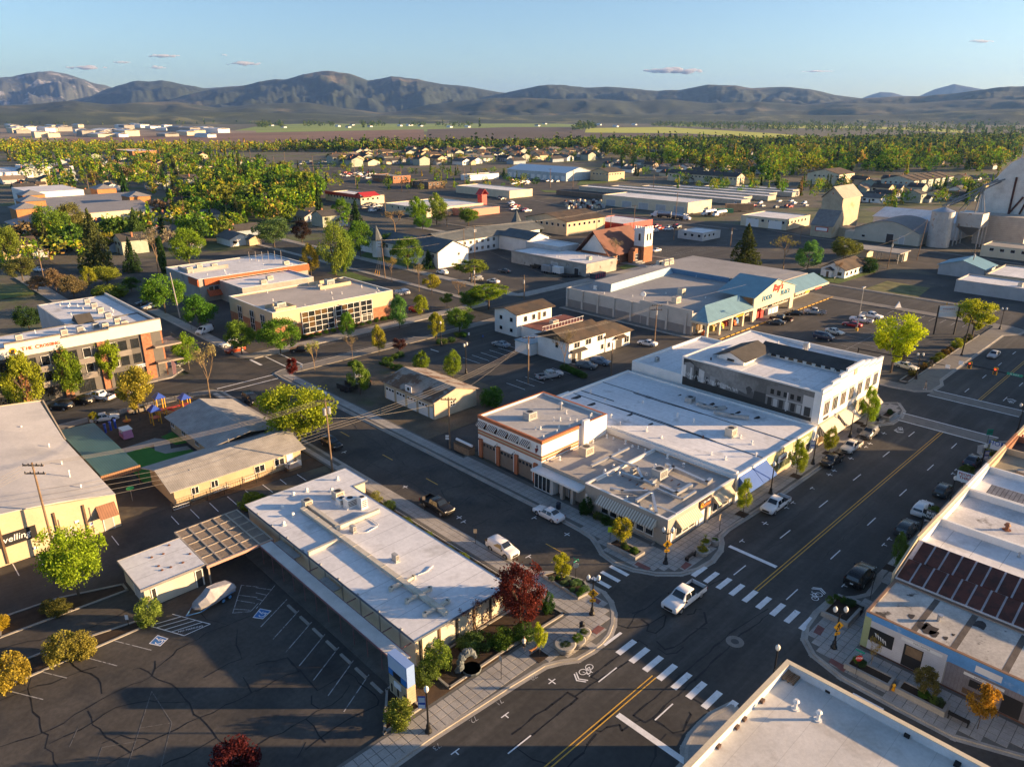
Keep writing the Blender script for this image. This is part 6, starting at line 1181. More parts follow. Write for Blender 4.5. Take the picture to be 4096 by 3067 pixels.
for a in (('pickup','31',(330,1050),(470,1060),Sv,'silver pickup parked nose-left in the supermarket lot'),('sedan','31',(160,1062),(285,1065),Bk,'black sedan parked next to the supermarket walk'),('pickup','31',(25,1100),(195,1128),Bk,'black pickup parked between two dark sedans by the supermarket'),('sedan','31',(0,1135),(125,1150),Dg,'dark grey sedan nearest the supermarket entrance canopy'),
          ('pickup','31',(965,1105),(815,1075),Wt,'white pickup behind the lamp post in the supermarket lot'),('pickup','31',(705,1110),(900,1140),Wt,'white pickup with canopy shell behind the red car'),('sedan','31',(655,1150),(795,1175),Rd,'red sedan beside the lamp post of the supermarket lot'),('sedan','31',(655,1245),(495,1205),(.62,.58,.5),'cream sedan in the middle of the supermarket lot'),('van','31',(560,1290),(405,1260),Nv,'dark blue minivan in the supermarket lot'),('sedan','31',(1265,1545),(1125,1505),(.6,.56,.46),'cream vintage car half hidden under the big yellow tree'),
          ('pickup','02',(755,120),(985,150),Wt,'white pickup parked in front of the three-storey apartment house'),('suv','02',(420,210),(640,225),Bk,'black sport utility vehicle parked left of another black one by the apartment house'),('suv','02',(640,160),(790,180),Bk,'black sport utility vehicle between a white pickup and a black car'),('sedan','02',(1025,300),(790,335),Wt,'white sedan parked at the playground fence'),('sedan','02',(1320,225),(1140,255),Tn,'tan car half hidden by the bare street tree'),('sedan','02',(60,262),(230,250),Bk,'black car at the left edge by the apartment house'),('sedan','02',(1000,80),(1100,95),Gy,'blue-grey car behind the white pickup'),
          ('van','12',(30,205),(-95,125),Bk,'black van parked by the day-care roof'),('suv','12',(705,575),(605,515),Bk,'black off-roader under the yellow-green tree'),('sedan','12',(500,90),(560,115),Wt,'white car behind the yellow-green tree'),
          ('pickup','21',(425,1590),(225,1625),Sv,'silver pickup parked in the middle lot'),('suv','21',(735,1535),(555,1510),Gy,'dark grey sport utility vehicle parked by the white office hedge'),('suv','21',(830,1500),(695,1475),(.16,.2,.25),'blue-grey sport utility vehicle beside the white office'),('sedan','21',(1110,1315),(1225,1335),Wt,'white sedan in the alley by the utility pole'),
          ('suv','11',(1565,700),(1655,720),Wt,'white sport utility vehicle at the care home lot'),('suv','11',(1175,880),(1260,905),Sv,'silver sport utility vehicle beside the tan brick office'),('suv','11',(1230,865),(1325,895),Wt,'white sport utility vehicle beside the tan brick office'),('sedan','11',(2005,775),(2095,795),Wt,'white hatchback turning out of the care home lot'),('sedan','11',(2100,690),(2195,705),Dg,'dark green sedan in the workshop lot'),('sedan','11',(2055,1320),(2180,1350),(.2,.24,.28),'blue-grey sedan by the white block'),('suv','11',(1450,1050),(1325,1025),Rd,'red sport utility vehicle behind the small green trees'),('sedan','11',(320,1380),(450,1375),Bk,'black sedan parked at the foot of the tan brick office'),('suv','11',(1850,770),(1950,765),Sv,'silver van beneath the spreading tree'),('sedan','11',(1715,660),(1800,675),Gy,'grey sedan by the care home wall'),
          ('van','01',(1715,1240),(1815,1200),Wt,'white van parked beside the tan brick office'),('suv','01',(1930,1345),(2030,1320),Wt,'white sport utility vehicle on the side street bays'),('suv','01',(1985,1395),(2080,1370),(.4,.06,.02),'red off-roader on the side street bays'),('sedan','01',(1220,975),(1275,965),Dg,'dark car in the shade of the side street'),('sedan','01',(1275,1010),(1325,1000),Sv,'grey car behind the dark one on the side street'),('pickup','01',(1375,1350),(1450,1320),Wt,'white pickup behind the apartment house corner'),('sedan','01',(1530,1510),(1600,1480),Dg,'dark sedan by the feather flag'),('sedan','01',(300,680),(360,690),Wt,'white car on the far left street'),('sedan','01',(490,525),(570,520),Bk,'black car in a far left driveway'),
          ('suv','21',(1090,440),(1180,430),Tn,'bronze sport utility vehicle alone in the church lot'),('sedan','21',(1115,510),(1190,495),Sv,'silver car behind the brown sedan in the church lot'),('sedan','21',(1040,540),(1135,530),(.08,.06,.05),'brown sedan nearest the church steps'),('sedan','21',(1205,525),(1285,510),Wt,'white sedan at the right of the church cars'),('suv','21',(1185,355),(1270,345),Sv,'silver car by the white shed'),('sedan','21',(1310,335),(1390,330),Wt,'white car by the small pale blue building')):
    car(*a)
for poly,n,l,g_ in ((inzone([('10',700,1520),('10',1050,1550),('10',1040,1500),('10',760,1490)]),26,'parked in the mid-distance car lot','cars in the mid-distance lot'),(inzone([('21',0,160),('21',170,180),('11',2100,60),('10',2100,1620)]),22,'on the lots behind the care home','cars behind the care home'),(inzone([('31',0,160),('31',340,130),('31',300,60),('21',1900,110)]),14,'in the yard left of the timber elevator','vehicles left of the timber elevator'),(inzone([('11',900,180),('11',1080,200),('11',1050,110),('11',900,110)]),8,'by the red-gabled shop','cars by the red-gabled shop'),(inzone([('20',0,1600),('20',160,1600),('20',150,1560),('20',0,1555)]),14,'in the equipment yard','vehicles in the equipment yard'),(inzone([('20',20,1550),('20',440,1585),('20',440,1570),('20',20,1535)]),10,'parked along the blue-roofed warehouse','vehicles along the blue-roofed warehouse'),(inzone([('10',380,1420),('10',720,1420),('10',700,1395),('10',400,1395)]),12,'parked by the far highway lots','cars by the far highway lots'),(inzone([('21',1180,330),('21',1440,330),('21',1440,300),('21',1200,305)]),6,'among the sheds behind the church lot','cars behind the church lot')):
    xs = [p[0] for p in poly]; ys = [p[1] for p in poly]; pts = []
    for _ in range(900):
        x, y = RU(min(xs), max(xs)), RU(min(ys), max(ys))
        if len(pts) < n and inside((x,y),poly) and all(math.dist((x,y),p) > 3.2 for p in pts): pts.append((x,y));k = RC(('sedan','suv','pickup'));c_ = RC((Wt,Wt,Sv,Gy,Dg,Rd));carw(k,x,y,RC((0,PI)),c_,{Wt: 'white ',Sv: 'silver ',Gy: 'grey ',Dg: 'dark ',Rd: 'red '}[c_]+{'sedan': 'sedan ','suv': 'sport utility vehicle ','pickup': 'pickup '}[k]+l,g_,z=-.1)
def tanker(cell, f, r, label):
    a,c = q(cell,*f),q(cell,*r);t = thing('tanker_truck',label,'truck',(*((a[0]+c[0]) / 2,(a[1]+c[1]) / 2),0),math.atan2(a[1]-c[1],a[0]-c[0]) or 1e-4)
    ob('cab',loft([(5.2,.6,1.5,1.7,1.0,.8),(3.9,.5,1.7,2.0,1.2,1.0),(3.4,.5,1.8,3.0,1.2,1.0),(1.9,.5,1.8,3.1,1.2,1.05),(1.8,.5,1.7,2.8,1.2,1.0)]),plast,t);ob('windscreen',M().slab([(3.95,.9,2.05),(3.95,-.9,2.05),(3.5,-.85,2.85),(3.5,.85,2.85)],(.02,0,0)),cglass,t)
    ob('tank',M().tube((1.5,0,2.2),(-6.0,0,2.2),1.15,n=16),steel,t);ob('chassis',M().box(-6,3.4,-.5,.5,.6,1.0),trimb,t)
    for x in (4.1, .8, -.5, -4.2, -5.4):
        for s in (1, -1): ob('wheel', M().tube((x, s * .85, .5), (x, s * 1.2, .5), .5, n=12), rubber, t)
tanker('21',(1180,215),(1380,225),'white tanker truck at the left of the tanker yard');tanker('21',(1530,250),(1400,235),'white truck with open bed in the tanker yard');tanker('21',(1600,215),(1780,190),'silver tanker truck with white cab in the tanker yard');tanker('21',(1720,220),(1850,200),'tanker truck with cream tank at the right of the tanker yard')
def trailer(cell, p, lx, ly, h, rz, mt, label, name='box_trailer', open_=False):
    x, y = q(cell, *p); t = thing(name, label, 'trailer', (x, y, 0), rz or 1e-4)
    ob('box',M().box(-lx / 2,lx / 2,-ly / 2,ly / 2,.5,h) if not open_ else M().box(-lx / 2,lx / 2,-ly / 2,ly / 2,.45,.6).box(-lx / 2,lx / 2,-ly / 2,-ly / 2+.06,.61,h).box(-lx / 2,lx / 2,ly / 2-.06,ly / 2,.61,h).box(-lx / 2,-lx / 2+.06,-ly / 2+.06,ly / 2-.06,.61,h),mt,t);ob('drawbar',M().tube((lx / 2,.5,.5),(lx / 2+1.2,0,.5),.06).tube((lx / 2,-.5,.5),(lx / 2+1.2,0,.5),.06),trimb,t)
    for s in (1, -1):
        for dx in (-.5,.5): ob('wheel',M().tube((dx,s*(ly / 2-.1),.35),(dx,s*(ly / 2+.12),.35),.35,n=12),rubber,t)
    return t
trailer('21',(310,700),4.6,2.2,2.7,PI / 2,mat('trailer_grey',(.25,.26,.27),.6),'dark-fronted box trailer beside the stained workshop');trailer('21',(385,710),5,2.2,2.7,PI / 2,plast,'white box trailer next to the dark-fronted one');trailer('21',(500,735),6,2.3,.8,-PI / 4,trimb,'black flatbed trailer by the stained workshop','flatbed_trailer',True);trailer('21',(1060,395),6,2.4,2.9,0,plast,'white box trailer behind the church tower')
trailer('11',(905,1650),4.2,2.2,2.5,PI / 3,plast,'white camper trailer in the gravel yard');trailer('12',(790,60),4.0,2.2,1.5,PI*.55,trimb,'black dump trailer in the gravel yard','dump_trailer',True);trailer('12',(950,25),3.6,1.6,.9,PI / 4,rust,'low utility trailer of scrap beside the four-door garage','utility_trailer',True);trailer('21',(210,660),4.6,2.2,1.2,PI / 2,trimb,'black open trailer against the stained workshop','open_trailer',True)
x,y = q('21',740,745);t = thing('waste_container','dark roll-off waste container with pink stripes beside the workshop','container',(x,y,0),rad(2));ob('tub',M().box(-3,3,-1.2,1.2,.2,1.9),mat('container_blue',(.05,.06,.08),.6),t)
for i in range(5): ob('stripe',M().box(-2.6+i*1.2,-2.2+i*1.2,-1.26,-1.205,.3,1.8),flat('stripe_pink',(.4,.05,.1)),t)
for i in range(60):
    x,y = q('21',RU_(i,460,800,.37),RU_(i,85,150,.71));h = .8+(i*7 % 5)*.25;tag(ob('stone_stack',M().box(x-.7,x+.7,y-.6,y+.6,0,h).box(x-.6,x+.6,y-.5,y+.5,h,h+.25),(plast,conc,greyw,cream,rust)[i % 5]),'palletised stack in the stone yard before the long cream warehouse','stack','stacks in the stone yard')
trailer('11',(370,240),8,2.5,3.2,.4,plast,'left of two white recreational vehicles behind the trees','recreational_vehicle');trailer('11',(500,255),9,2.5,3.3,.4,plast,'right of two white recreational vehicles behind the trees','recreational_vehicle');trailer('11',(190,290),7,2.5,3.0,.4,plast,'white recreational vehicle left of the pair','recreational_vehicle');trailer('21',(1960,170),16,3,4.4,-.75,mat('railcar_rust',(.30,.20,.12),.8,.25,.4),'long rusty hopper railcar beside the tanker yard','hopper_railcar');trailer('21',(1830,190),10,2.5,2.8,-.75,flat('container_green',(.06,.22,.10)),'green shipping container in front of the rusty railcar','shipping_container')
# covered boat on its trailer
x,y = q('03',1850,235);t = thing('boat_trailer','boat under a grey tarpaulin on a blue trailer by the cream garage','boat trailer',(x,y,0),rad(14))
bm = loft([(2.6,.75,.95,1.0,.25,.15),(2.2,.6,1.1,1.35,.75,.4),(1.2,.55,1.15,1.75,1.05,.5),(.4,.55,1.2,2.2,1.1,.4),(-1.0,.55,1.2,1.9,1.1,.6),(-2.2,.6,1.1,1.6,1.0,.6),(-2.5,.8,1.1,1.3,.9,.6)])
bm.v = [(-a+RU(-.04,.04),b_+RU(-.06,.06),c_+RU(-.05,.05)) for a,b_,c_ in bm.v];ob('tarpaulin',bm,mat('tarpaulin',(.27,.27,.29),.5,.2,1.5,alt=(.36,.30,.27),alts=.8,altth=.6,bump=.6,bs=3),t)
btr = flat('trailer_blue',(.08,.22,.42),.4);ob('frame',M().tube((-2.3,.8,.5),(2.4,.8,.5),.06).tube((-2.3,-.8,.5),(2.4,-.8,.5),.06).tube((-2.3,.8,.5),(-3.6,0,.5),.06).tube((-2.3,-.8,.5),(-3.6,0,.5),.06),btr,t)
for s in (1, -1):
    for dx in (.5,1.4): w = ob('wheel',M().tube((dx,s*.85,.33),(dx,s*1.08,.33),.33,n=14),rubber,t);ob('rim',M().tube((dx,s*1.085,.33),(dx,s*1.1,.33),.2,n=10),btr,w)
    ob('mudguard', M().box(.1, 1.8, min(s * .85, s * 1.1), max(s * .85, s * 1.1), .7, .76), btr, t)
# ------------------------------------------------------------ street lamps, banners, signs
globe = flat('lamp_globe', (.72, .71, .68), .35, .5)
def lamp(cell, p, double, label, ang=0., banner=None, ped=None, h=4.6):
    x, y = q(cell, *p); t = thing('street_lamp', label, 'street lamp', (x, y, .1), group=None)
    ob('base',M().lathe(x,y,[(.34,.1),(.34,.3),(.22,.55),(.2,.9),(.13,1.1)],12),black,t);ob('post',M().cyl(x,y,1.0,h,.1,.075,10),black,t)
    tops = [(x,y)] if not double else [(x+.55*math.cos(ang),y+.55*math.sin(ang)),(x-.55*math.cos(ang),y-.55*math.sin(ang))]
    if double: ob('arm',M().tube((*tops[0],h+.15),(x,y,h-.25),.06).tube((*tops[1],h+.15),(x,y,h-.25),.06).cyl(x,y,h,h+.5,.05,.02,8),black,t)
    for a, b_ in tops:
        g_ = ob('globe',M().lathe(a,b_,[(.1,h+.1),(.2,h+.25),(.24,h+.45),(.19,h+.62),(.08,h+.72),(.02,h+.82)],12),globe,t,True);ob('collar',M().cyl(a,b_,h-.06,h+.13,.11,n=10),black,g_)
    if banner:
        dx,dy = banner;nx_,ny_ = -dy,dx;o_ = ob('banner',M().slab([(x+dx*.12,y+dy*.12,h-1.75),(x+dx*.82,y+dy*.82,h-1.75),(x+dx*.82,y+dy*.82,h-.35),(x+dx*.12,y+dy*.12,h-.35)],(nx_*.02,ny_*.02,0)),sign_bl,t)
        for z0,z1,mt in ((h-1.7,h-1.3,sign_w),(h-1.05,h-.5,flat('banner_pale',(.6,.6,.62)))):
            ob('banner_panel',M().slab([(x+dx*.18-nx_*.012,y+dy*.18-ny_*.012,z0),(x+dx*.76-nx_*.012,y+dy*.76-ny_*.012,z0),(x+dx*.76-nx_*.012,y+dy*.76-ny_*.012,z1),(x+dx*.18-nx_*.012,y+dy*.18-ny_*.012,z1)],(nx_*.044,ny_*.044,0)),mt,o_)
    if ped is not None:
        ca, sa = math.cos(ped), math.sin(ped); ux, uy = -sa, ca
        def pt(u, z, d): return (x + ca * d + ux * u, y + sa * d + uy * u, z)
        zc = 3.0;o_ = ob('crossing_sign',M().slab([pt(0,zc-.62,.12),pt(.62,zc,.12),pt(0,zc+.62,.12),pt(-.62,zc,.12)],(ca*.03,sa*.03,0)),sign_y,t)
        P_ = lambda pts: M().slab([pt(-u, zc + v, .155) for u, v in pts], (ca * .012, sa * .012, 0))
        for pts in ([(-.07,.26),(.07,.26),(.07,.38),(-.07,.38)],[(-.1,-.05),(.1,-.05),(.08,.24),(-.08,.24)],[(-.1,-.05),(.0,-.05),(-.1,-.4),(-.2,-.4)],[(.0,-.05),(.1,-.05),(.22,-.38),(.12,-.4)],[(-.08,.2),(-.25,.02),(-.2,-.02),(-.06,.12)],[(.08,.2),(.24,.06),(.2,.0),(.06,.12)]): ob('walking_figure',P_(pts),sign_b,o_)
        o2 = ob('arrow_plate',M().slab([pt(-.34,zc-1.1,.12),pt(.34,zc-1.1,.12),pt(.34,zc-.72,.12),pt(-.34,zc-.72,.12)],(ca*.03,sa*.03,0)),sign_y,t);ob('arrow',M().slab([pt(.2,zc-.98,.155),pt(-.12,zc-.8,.155),pt(-.2,zc-.95,.155)],(ca*.012,sa*.012,0)),sign_b,o2)
    return t
CAMD = math.atan2(-1, -1)
lamp('22',(1325,1560),True,'double-globe lamp with yellow pedestrian sign at the restaurant corner',-PI / 4,ped=CAMD+.15)
lamp('23',(690,345),True,'double-globe lamp with yellow pedestrian sign at the red-leaved tree corner',-PI / 4,ped=CAMD)
lamp('33',(565,635),True,'double-globe lamp with yellow pedestrian sign at the painted corner shop',-PI / 4,ped=CAMD+.3)
lamp('13',(1490,1360),False,'single-globe lamp with blue banner by the blue pylon sign',banner=(-.71,.71))
lamp('32',(385,700),False,'single-globe lamp with blue banner in front of the shop row',banner=(-.71,.71));lamp('32',(20,955),False,'single-globe lamp by the blue awning');lamp('32',(705,470),False,'single-globe lamp by the cream awnings of the mural building')
lamp('32',(1300,1350),False,'single-globe lamp with blue banner by the bridal sign',banner=(.71,-.71));lamp('32',(1555,1085),False,'single-globe lamp by the white sign board');lamp('32',(1820,790),False,'single-globe lamp with blue banner farthest along the right-hand row',banner=(.71,-.71))
lamp('31',(2000,1190),True,'double-globe lamp at the far corner of the supermarket lot',-PI / 4,h=5.2);lamp('32',(2150,430),True,'double-globe lamp at the right edge by the signalled crossing',-PI / 4,h=5.0);lamp('31',(1275,1620),True,'double-globe lamp under the big yellow tree',-PI / 4,h=5.2);lamp('11',(1600,1330),False,'dark park lamp at the middle lot entrance',h=5.4);lamp('11',(1815,1570),True,'dark double lamp in the middle lot',.3,h=6.2)
lamp('', (3086, 2755), False, 'lamp rising behind the parapet of the bottom right building')
def sign(cell,p,h,label,w=.5,hh=.6,mt=sign_w,rz=CAMD,back=None,name='road_sign',txt=None,octo=False,tc=sign_b,post=black,double=None):
    x,y = q(cell,*p) if cell else p;t = thing(name,label,'sign',(x,y,.1));ob('post',M().cyl(x,y,.1,h,.035,n=6),post,t);ca,sa = math.cos(rz),math.sin(rz);ux,uy = -sa,ca
    pts = [(-w / 2,h-hh),(w / 2,h-hh),(w / 2,h),(-w / 2,h)] if not octo else [(w / 2*math.cos(rad(22.5+45*k)),h-hh / 2+hh / 2*math.sin(rad(22.5+45*k))) for k in range(8)]
    pl = ob('panel',M().slab([(x+ca*.06+ux*u,y+sa*.06+uy*u,z) for u,z in pts],(ca*.02,sa*.02,0)),mt,t)
    if txt: text(txt,min(hh*.6,w*1.5 / max(2,len(txt))),(x+ca*.085,y+sa*.085,h-hh / 2),(PI / 2,0,rz+PI / 2),tc,pl,ext=.002,bold=.008)
    return t
sign('22',(843,1400),2.9,'lime school crossing sign beside the planter tree',.7,.8,lime);sign('22',(1790,1275),2.6,'thin sign post with tan panel near the restaurant door',.4,.9,tanw,rz=PI / 2)
def corner_sign(cell, p, label, txt, redface):
    t = sign(cell,p,2.6,label,.75,.75,red if redface else mat('sign_back',(.45,.44,.42),.5),octo=True,txt='STOP' if redface else None,tc=sign_w);x,y = q(cell,*p)
    for k,ang in ((0,0.),(1,PI / 2)): ob('street_name',M().slab([(x-.45*math.cos(ang),y-.45*math.sin(ang),2.72+.2*k),(x+.45*math.cos(ang),y+.45*math.sin(ang),2.72+.2*k),(x+.45*math.cos(ang),y+.45*math.sin(ang),2.9+.2*k),(x-.45*math.cos(ang),y-.45*math.sin(ang),2.9+.2*k)],(-.02*math.sin(ang),.02*math.cos(ang),0)),sign_g,t)
    o_ = [c for c in t.children if c.name.startswith('street_name')][0];text(txt,.15,(x,y-.025,2.81),FACE['-Y'],sign_w,o_,ext=.001)
corner_sign('22',(548,1700),'stop sign seen from behind with green street names by the planted bed','3rd St',False);corner_sign('33',(755,865),'red stop sign with green street names beside a planter','3rd St',True)
sign('12',(1455,1100),2.4,'parking sign post beside the black pickup',.4,.55,tanw);sign('12',(1895,1390),2.4,'parking sign post near the white sport utility vehicle',.45,.6,tanw);sign('12',(1655,565),2.6,'white one-way sign with black arrow at the alley',.6,.8,sign_w,txt='ONE');sign('13',(2118,905),3.0,'thin sign post edge-on beside the office garden',.5,.6,conc_k,rz=PI*.98);sign('03',(1115,450),1.7,'accessible parking sign at the lot edge',.35,.6,sign_w);sign('03',(420,765),1.5,'small white sign between the orange shrubs',.45,.6,sign_w);sign('33',(880,215),2.6,'green-backed sign post behind the painted shop kerb',.4,.5,conc_k,rz=PI / 2)
sign('32',(1885,540),3.2,'green direction sign with dark arched top at the crossing',1.0,1.1,sign_g,txt='CITY');sign('32',(1665,950),2.9,'white square sign with red emblem on a thin post',.9,1.0,sign_w,txt='M',tc=red)
sign('11',(400,1580),2.2,'white sign behind the small red-leaved tree',.5,.5,sign_w);sign('11',(1840,1295),2.4,'tall white sign at the middle lot',.35,.7,sign_w);sign('11',(1960,1325),2.6,'accessible parking sign in the middle lot',.3,.5,sign_bl);sign('01',(1655,1190),2.6,'white sign by the tan brick office drive',.5,.6,sign_w);sign('31',(1525,1060),3.4,'sign post on the supermarket verge',.4,.5,ypaint);sign('31',(570,800),2.6,'sign post by the white cottage',.3,.7,sign_w,rz=PI / 2);sign('21',(1190,600),2.4,'white round sign by the church lawn',.6,.7,sign_w,octo=True)
def box_sign(cell, p, z, w, h, d, mt, label, txt, tc, off=(0, 0), face='-X'):
    x,y = q(cell,*p,z);t = thing('hanging_sign',label,'sign',(x,y,z));pl = ob('panel',M().box(x-d / 2,x+d / 2,y-w / 2,y+w / 2,z-h / 2,z+h / 2),mt,t);ob('bracket',M().tube((x,y-w / 2,z+h / 2+.1),(x,y+w / 2,z+h / 2+.1),.03).tube((x,y-w / 2,z+h / 2+.1),(x,19.9,z+h / 2+.1),.03),black,t)
    for k,s_ in enumerate(txt): text(s_,h*.8 / len(txt),(x-d / 2-.01,y,z+h*.3-k*h*.75 / len(txt)),FACE['-X'],tc,pl,ext=.003,bold=.01)
    return t
box_sign('32',(1430,1150),4.0,2.6,1.3,.25,sign_b,'black hanging sign lettered BRIDAL BOUTIQUE',['BRIDAL','BOUTIQUE'],sign_w);box_sign('32',(1720,815),4.2,2.6,1.5,.25,sign_w,'white shop sign board lettered in red over the pavement',['PEOPLES','THRIFT'],red);box_sign('32',(1995,545),4.4,2.3,1.3,.2,sign_w,'white hanging sign with a roof-line emblem',['HOME'],sign_bl);box_sign('32',(2180,470),5.2,1.2,1.2,.2,sign_w,'white square sign with red letters at the right edge',['M'],red)
# pylon sign
t = thing('pylon_sign','tall pylon sign with blue and white cabinet on a tan stone base','sign',(31.2,46.3,0));stone = mat('stone_tan',(.40,.33,.23),.9,.2,1,seam=(.3,.02,.75,2))
ob('stone_base',M().box(30.75,31.75,46.0,48.9,0,2.35),stone,t);ob('cabinet',M().box(30.8,31.7,45.95,49.0,2.4,4.75),flat('cabinet_blue',(.22,.34,.62),.4),t);ob('cabinet_face',M().box(30.75,30.795,46.05,48.9,3.2,4.65),flat('cabinet_pale',(.50,.58,.70),.4),t);ob('cabinet_corner',M().box(30.74,30.792,48.2,48.9,2.5,3.15).box(30.74,30.792,46.05,46.9,2.5,3.15),flat('blue_bright',(.03,.18,.5),.4),t);ob('cabinet_dark',M().box(30.74,30.792,46.95,48.15,2.45,3.1),sign_b,t)
ob('notice_panel', M().box(30.66, 30.745, 46.9, 48.0, 1.5, 2.1), sign_w, t)
for y in (46.3, 47.4, 48.4): ob('slot', M().box(30.7, 30.748, y, y + .2, .5, 1.4), sign_b, t)
# marquee of the supermarket lot
x,y = 205.5,52.5;t = thing('marquee_sign','white marquee sign board on two posts behind the yellow tree','sign',(x,y,0))
for k in (-2.6,2.6): ob('post',M().box(x-k*.7-.15,x-k*.7+.15,y+k*.7-.15,y+k*.7+.15,0,7.6),black,t)
for k in range(2): ob('board',M().slab([(x-1.7,y+1.7,4.6+k*1.5),(x+1.7,y-1.7,4.6+k*1.5),(x+1.7,y-1.7,5.9+k*1.5),(x-1.7,y+1.7,5.9+k*1.5)],(.15,.15,0)),sign_w,t)
text('FOOD PLACE', .5, (x - .05, y - .05, 6.7), (PI / 2, 0, -PI / 4), red, t, ext=.003)
x,y = q('31',1125,1005);t = thing('sandwich_board','white triangular sign board at the edge of the supermarket lot','sign',(x,y,0));ob('board',M().slab([(x-.9,y+.6,0),(x+.9,y-.6,0),(x+.1,y,1.9)],(.3,.3,0)),sign_w,t);ob('strut',M().tube((x+.6,y+.3,0),(x,y,1.6),.05),sign_w,t)
# traffic signals
def signal(px, py, ax, ay, h, heads, label):
    t = thing('traffic_signal',label,'traffic signal',(px,py,.1));ob('mast',M().cyl(px,py,.1,h+.3,.16,.12,10),black,t);ob('arm',M().tube((px,py,h),(ax,ay,h+.5),.13,.07,8),black,t)
    for f, on in heads:
        x,y,z = px+(ax-px)*f,py+(ay-py)*f,h+.5*f;hd = ob('signal_head',M().box(x-.16,x+.16,y-.24,y+.24,z-.75,z+.45),trimb,t)
        ob('backplate',M().box(x+.17,x+.2,y-.38,y+.38,z-.9,z+.6),sign_y if on else trimb,hd)
        for k,c_ in enumerate((flat('signal_red',(.9,.03,.01),emit=2.5) if on else trimb,flat('signal_amber_off',(.10,.05,.01)),flat('signal_green_off',(.05,.07,.05)))): ob('lens',M().tube((x-.165,y,z+.28-.37*k),(x-.2,y,z+.28-.37*k),.13,n=10),c_,hd)
    return t, (ax, ay, h + .5)
t,e = signal(161.2,22.0,161.2,36.5,5.9,((.62,True),(.93,True)),'signal mast with two red lights facing the street and a green street-name plate');o_ = ob('street_name',M().box(161.0,161.05,26.4,29.0,6.0,6.5),sign_g,t);text('N. 2nd St',.4,(160.99,27.7,6.25),FACE['-X'],sign_w,o_,ext=.002);ob('lane_sign',M().box(161.0,161.04,36.6,37.4,6.0,6.8),sign_w,t)
t,e = signal(158.3,56.0,158.0,39.0,5.6,((.55,False),(.85,False)),'black signal mast arm reaching over the crossing from the supermarket corner');ob('lane_sign',M().box(157.8,157.85,38.0,38.8,5.7,6.4),sign_w,t)
x,y = q('31',1670,1415);t = thing('utility_mast','thick black leaning mast on the pavement by the lot hedges','mast',(x,y,.1));ob('shaft',M().tube((x,y,.1),(x+.4,y-.2,9.0),.16,.13,8),black,t);ob('collar',M().cyl(x,y,.1,.4,.3,n=10),black,t)
x,y = q('31',765,1200);t = thing('lot_lamp','tall lot lamp with yellow foot in the supermarket lot','lamp',(x,y,0));ob('shaft',M().cyl(x,y,.5,11.5,.1,.07,8),steel,t);ob('foot',M().cyl(x,y,0,.8,.35,n=12),ypaint,t);ob('head',M().box(x-.8,x+.8,y-.2,y+.2,11.4,11.65),steel,t)
# ------------------------------------------------------------ utility poles and wires
def pole(cell, p, h, label, arms=1, trans=0, lean=(0, 0), mt=wood_p, top=None, ax=(.71, -.71), r=.17):
    x,y = q(cell,*p) if cell else p;t = thing('utility_pole',label,'utility pole',(x,y,0));e = (x+lean[0],y+lean[1]);ob('shaft',M().tube((x,y,0),(*e,h),r,r*.65,8),mt,t)
    for k in range(arms):
        z = h-.5-k*1.1;ob('crossarm',M().slab([(e[0]-ax[0]*1.3,e[1]-ax[1]*1.3,z),(e[0]+ax[0]*1.3,e[1]+ax[1]*1.3,z),(e[0]+ax[0]*1.3,e[1]+ax[1]*1.3,z+.14),(e[0]-ax[0]*1.3,e[1]-ax[1]*1.3,z+.14)],(.12,.12,0)),wood_p,t)
        for s in (-1.15,-.5,.5,1.15): ob('insulator',M().cyl(e[0]+ax[0]*s,e[1]+ax[1]*s,z+.15,z+.4,.07,.05,6),black,t)
    for k in range(trans): ob('transformer',M().cyl(e[0]+.45*math.cos(k*2.4+3.6),e[1]+.45*math.sin(k*2.4+3.6),h-2.6,h-1.5,.28,n=10),steel,t)
    return (*e, h - .3)
def wire(a, b_, sag, label, group='overhead wires', r=.018, mt=None):
    m = M();n = 14;a,b_ = Vector(a),Vector(b_);pt = [a+(b_-a)*(i / n)-Vector((0,0,sag*4*(i / n)*(1-i / n))) for i in range(n+1)]
    for u, v in zip(pt, pt[1:]): m.tube(u, v, r, n=4, cap=False)
    tag(ob('power_line', m, mt or flat('wire', (.22, .20, .18), .5)), label, 'wire', group)
p1 = pole('12',(660,760),12.4,'tall timber pole with two grey transformers on the side street',1,2,(0,.2));p2 = pole('12',(1675,560),9.3,'short timber pole at the alley mouth',1,0);p3 = pole('02',(482,1490),13.2,'timber pole with double crossarms in front of the tan hall',2,0,(0,.3));p4 = pole('21',(1230,1310),10.0,'timber pole with transformer between the supermarket and the alley',2,1);p5 = pole('21',(140,1656),10.4,'timber pole in the middle lot before the white office',1,1)
p6 = pole('11',(1117,750),13.5,'timber pole with guy wires beside the tan brick office lawn',3,0,(-.6,.2));p7 = pole('11',(1890,850),8.0,'timber pole in the middle of the workshop lot',1,1);p8 = pole('11',(1890,580),13,'tall timber pole with transformers at the care home',1,2);p9 = pole('11',(1800,600),12.5,'timber pole left of the care home transformers',1,0);p10 = pole('21',(105,930),7.6,'timber pole with street light beside the workshop drive',1,1)
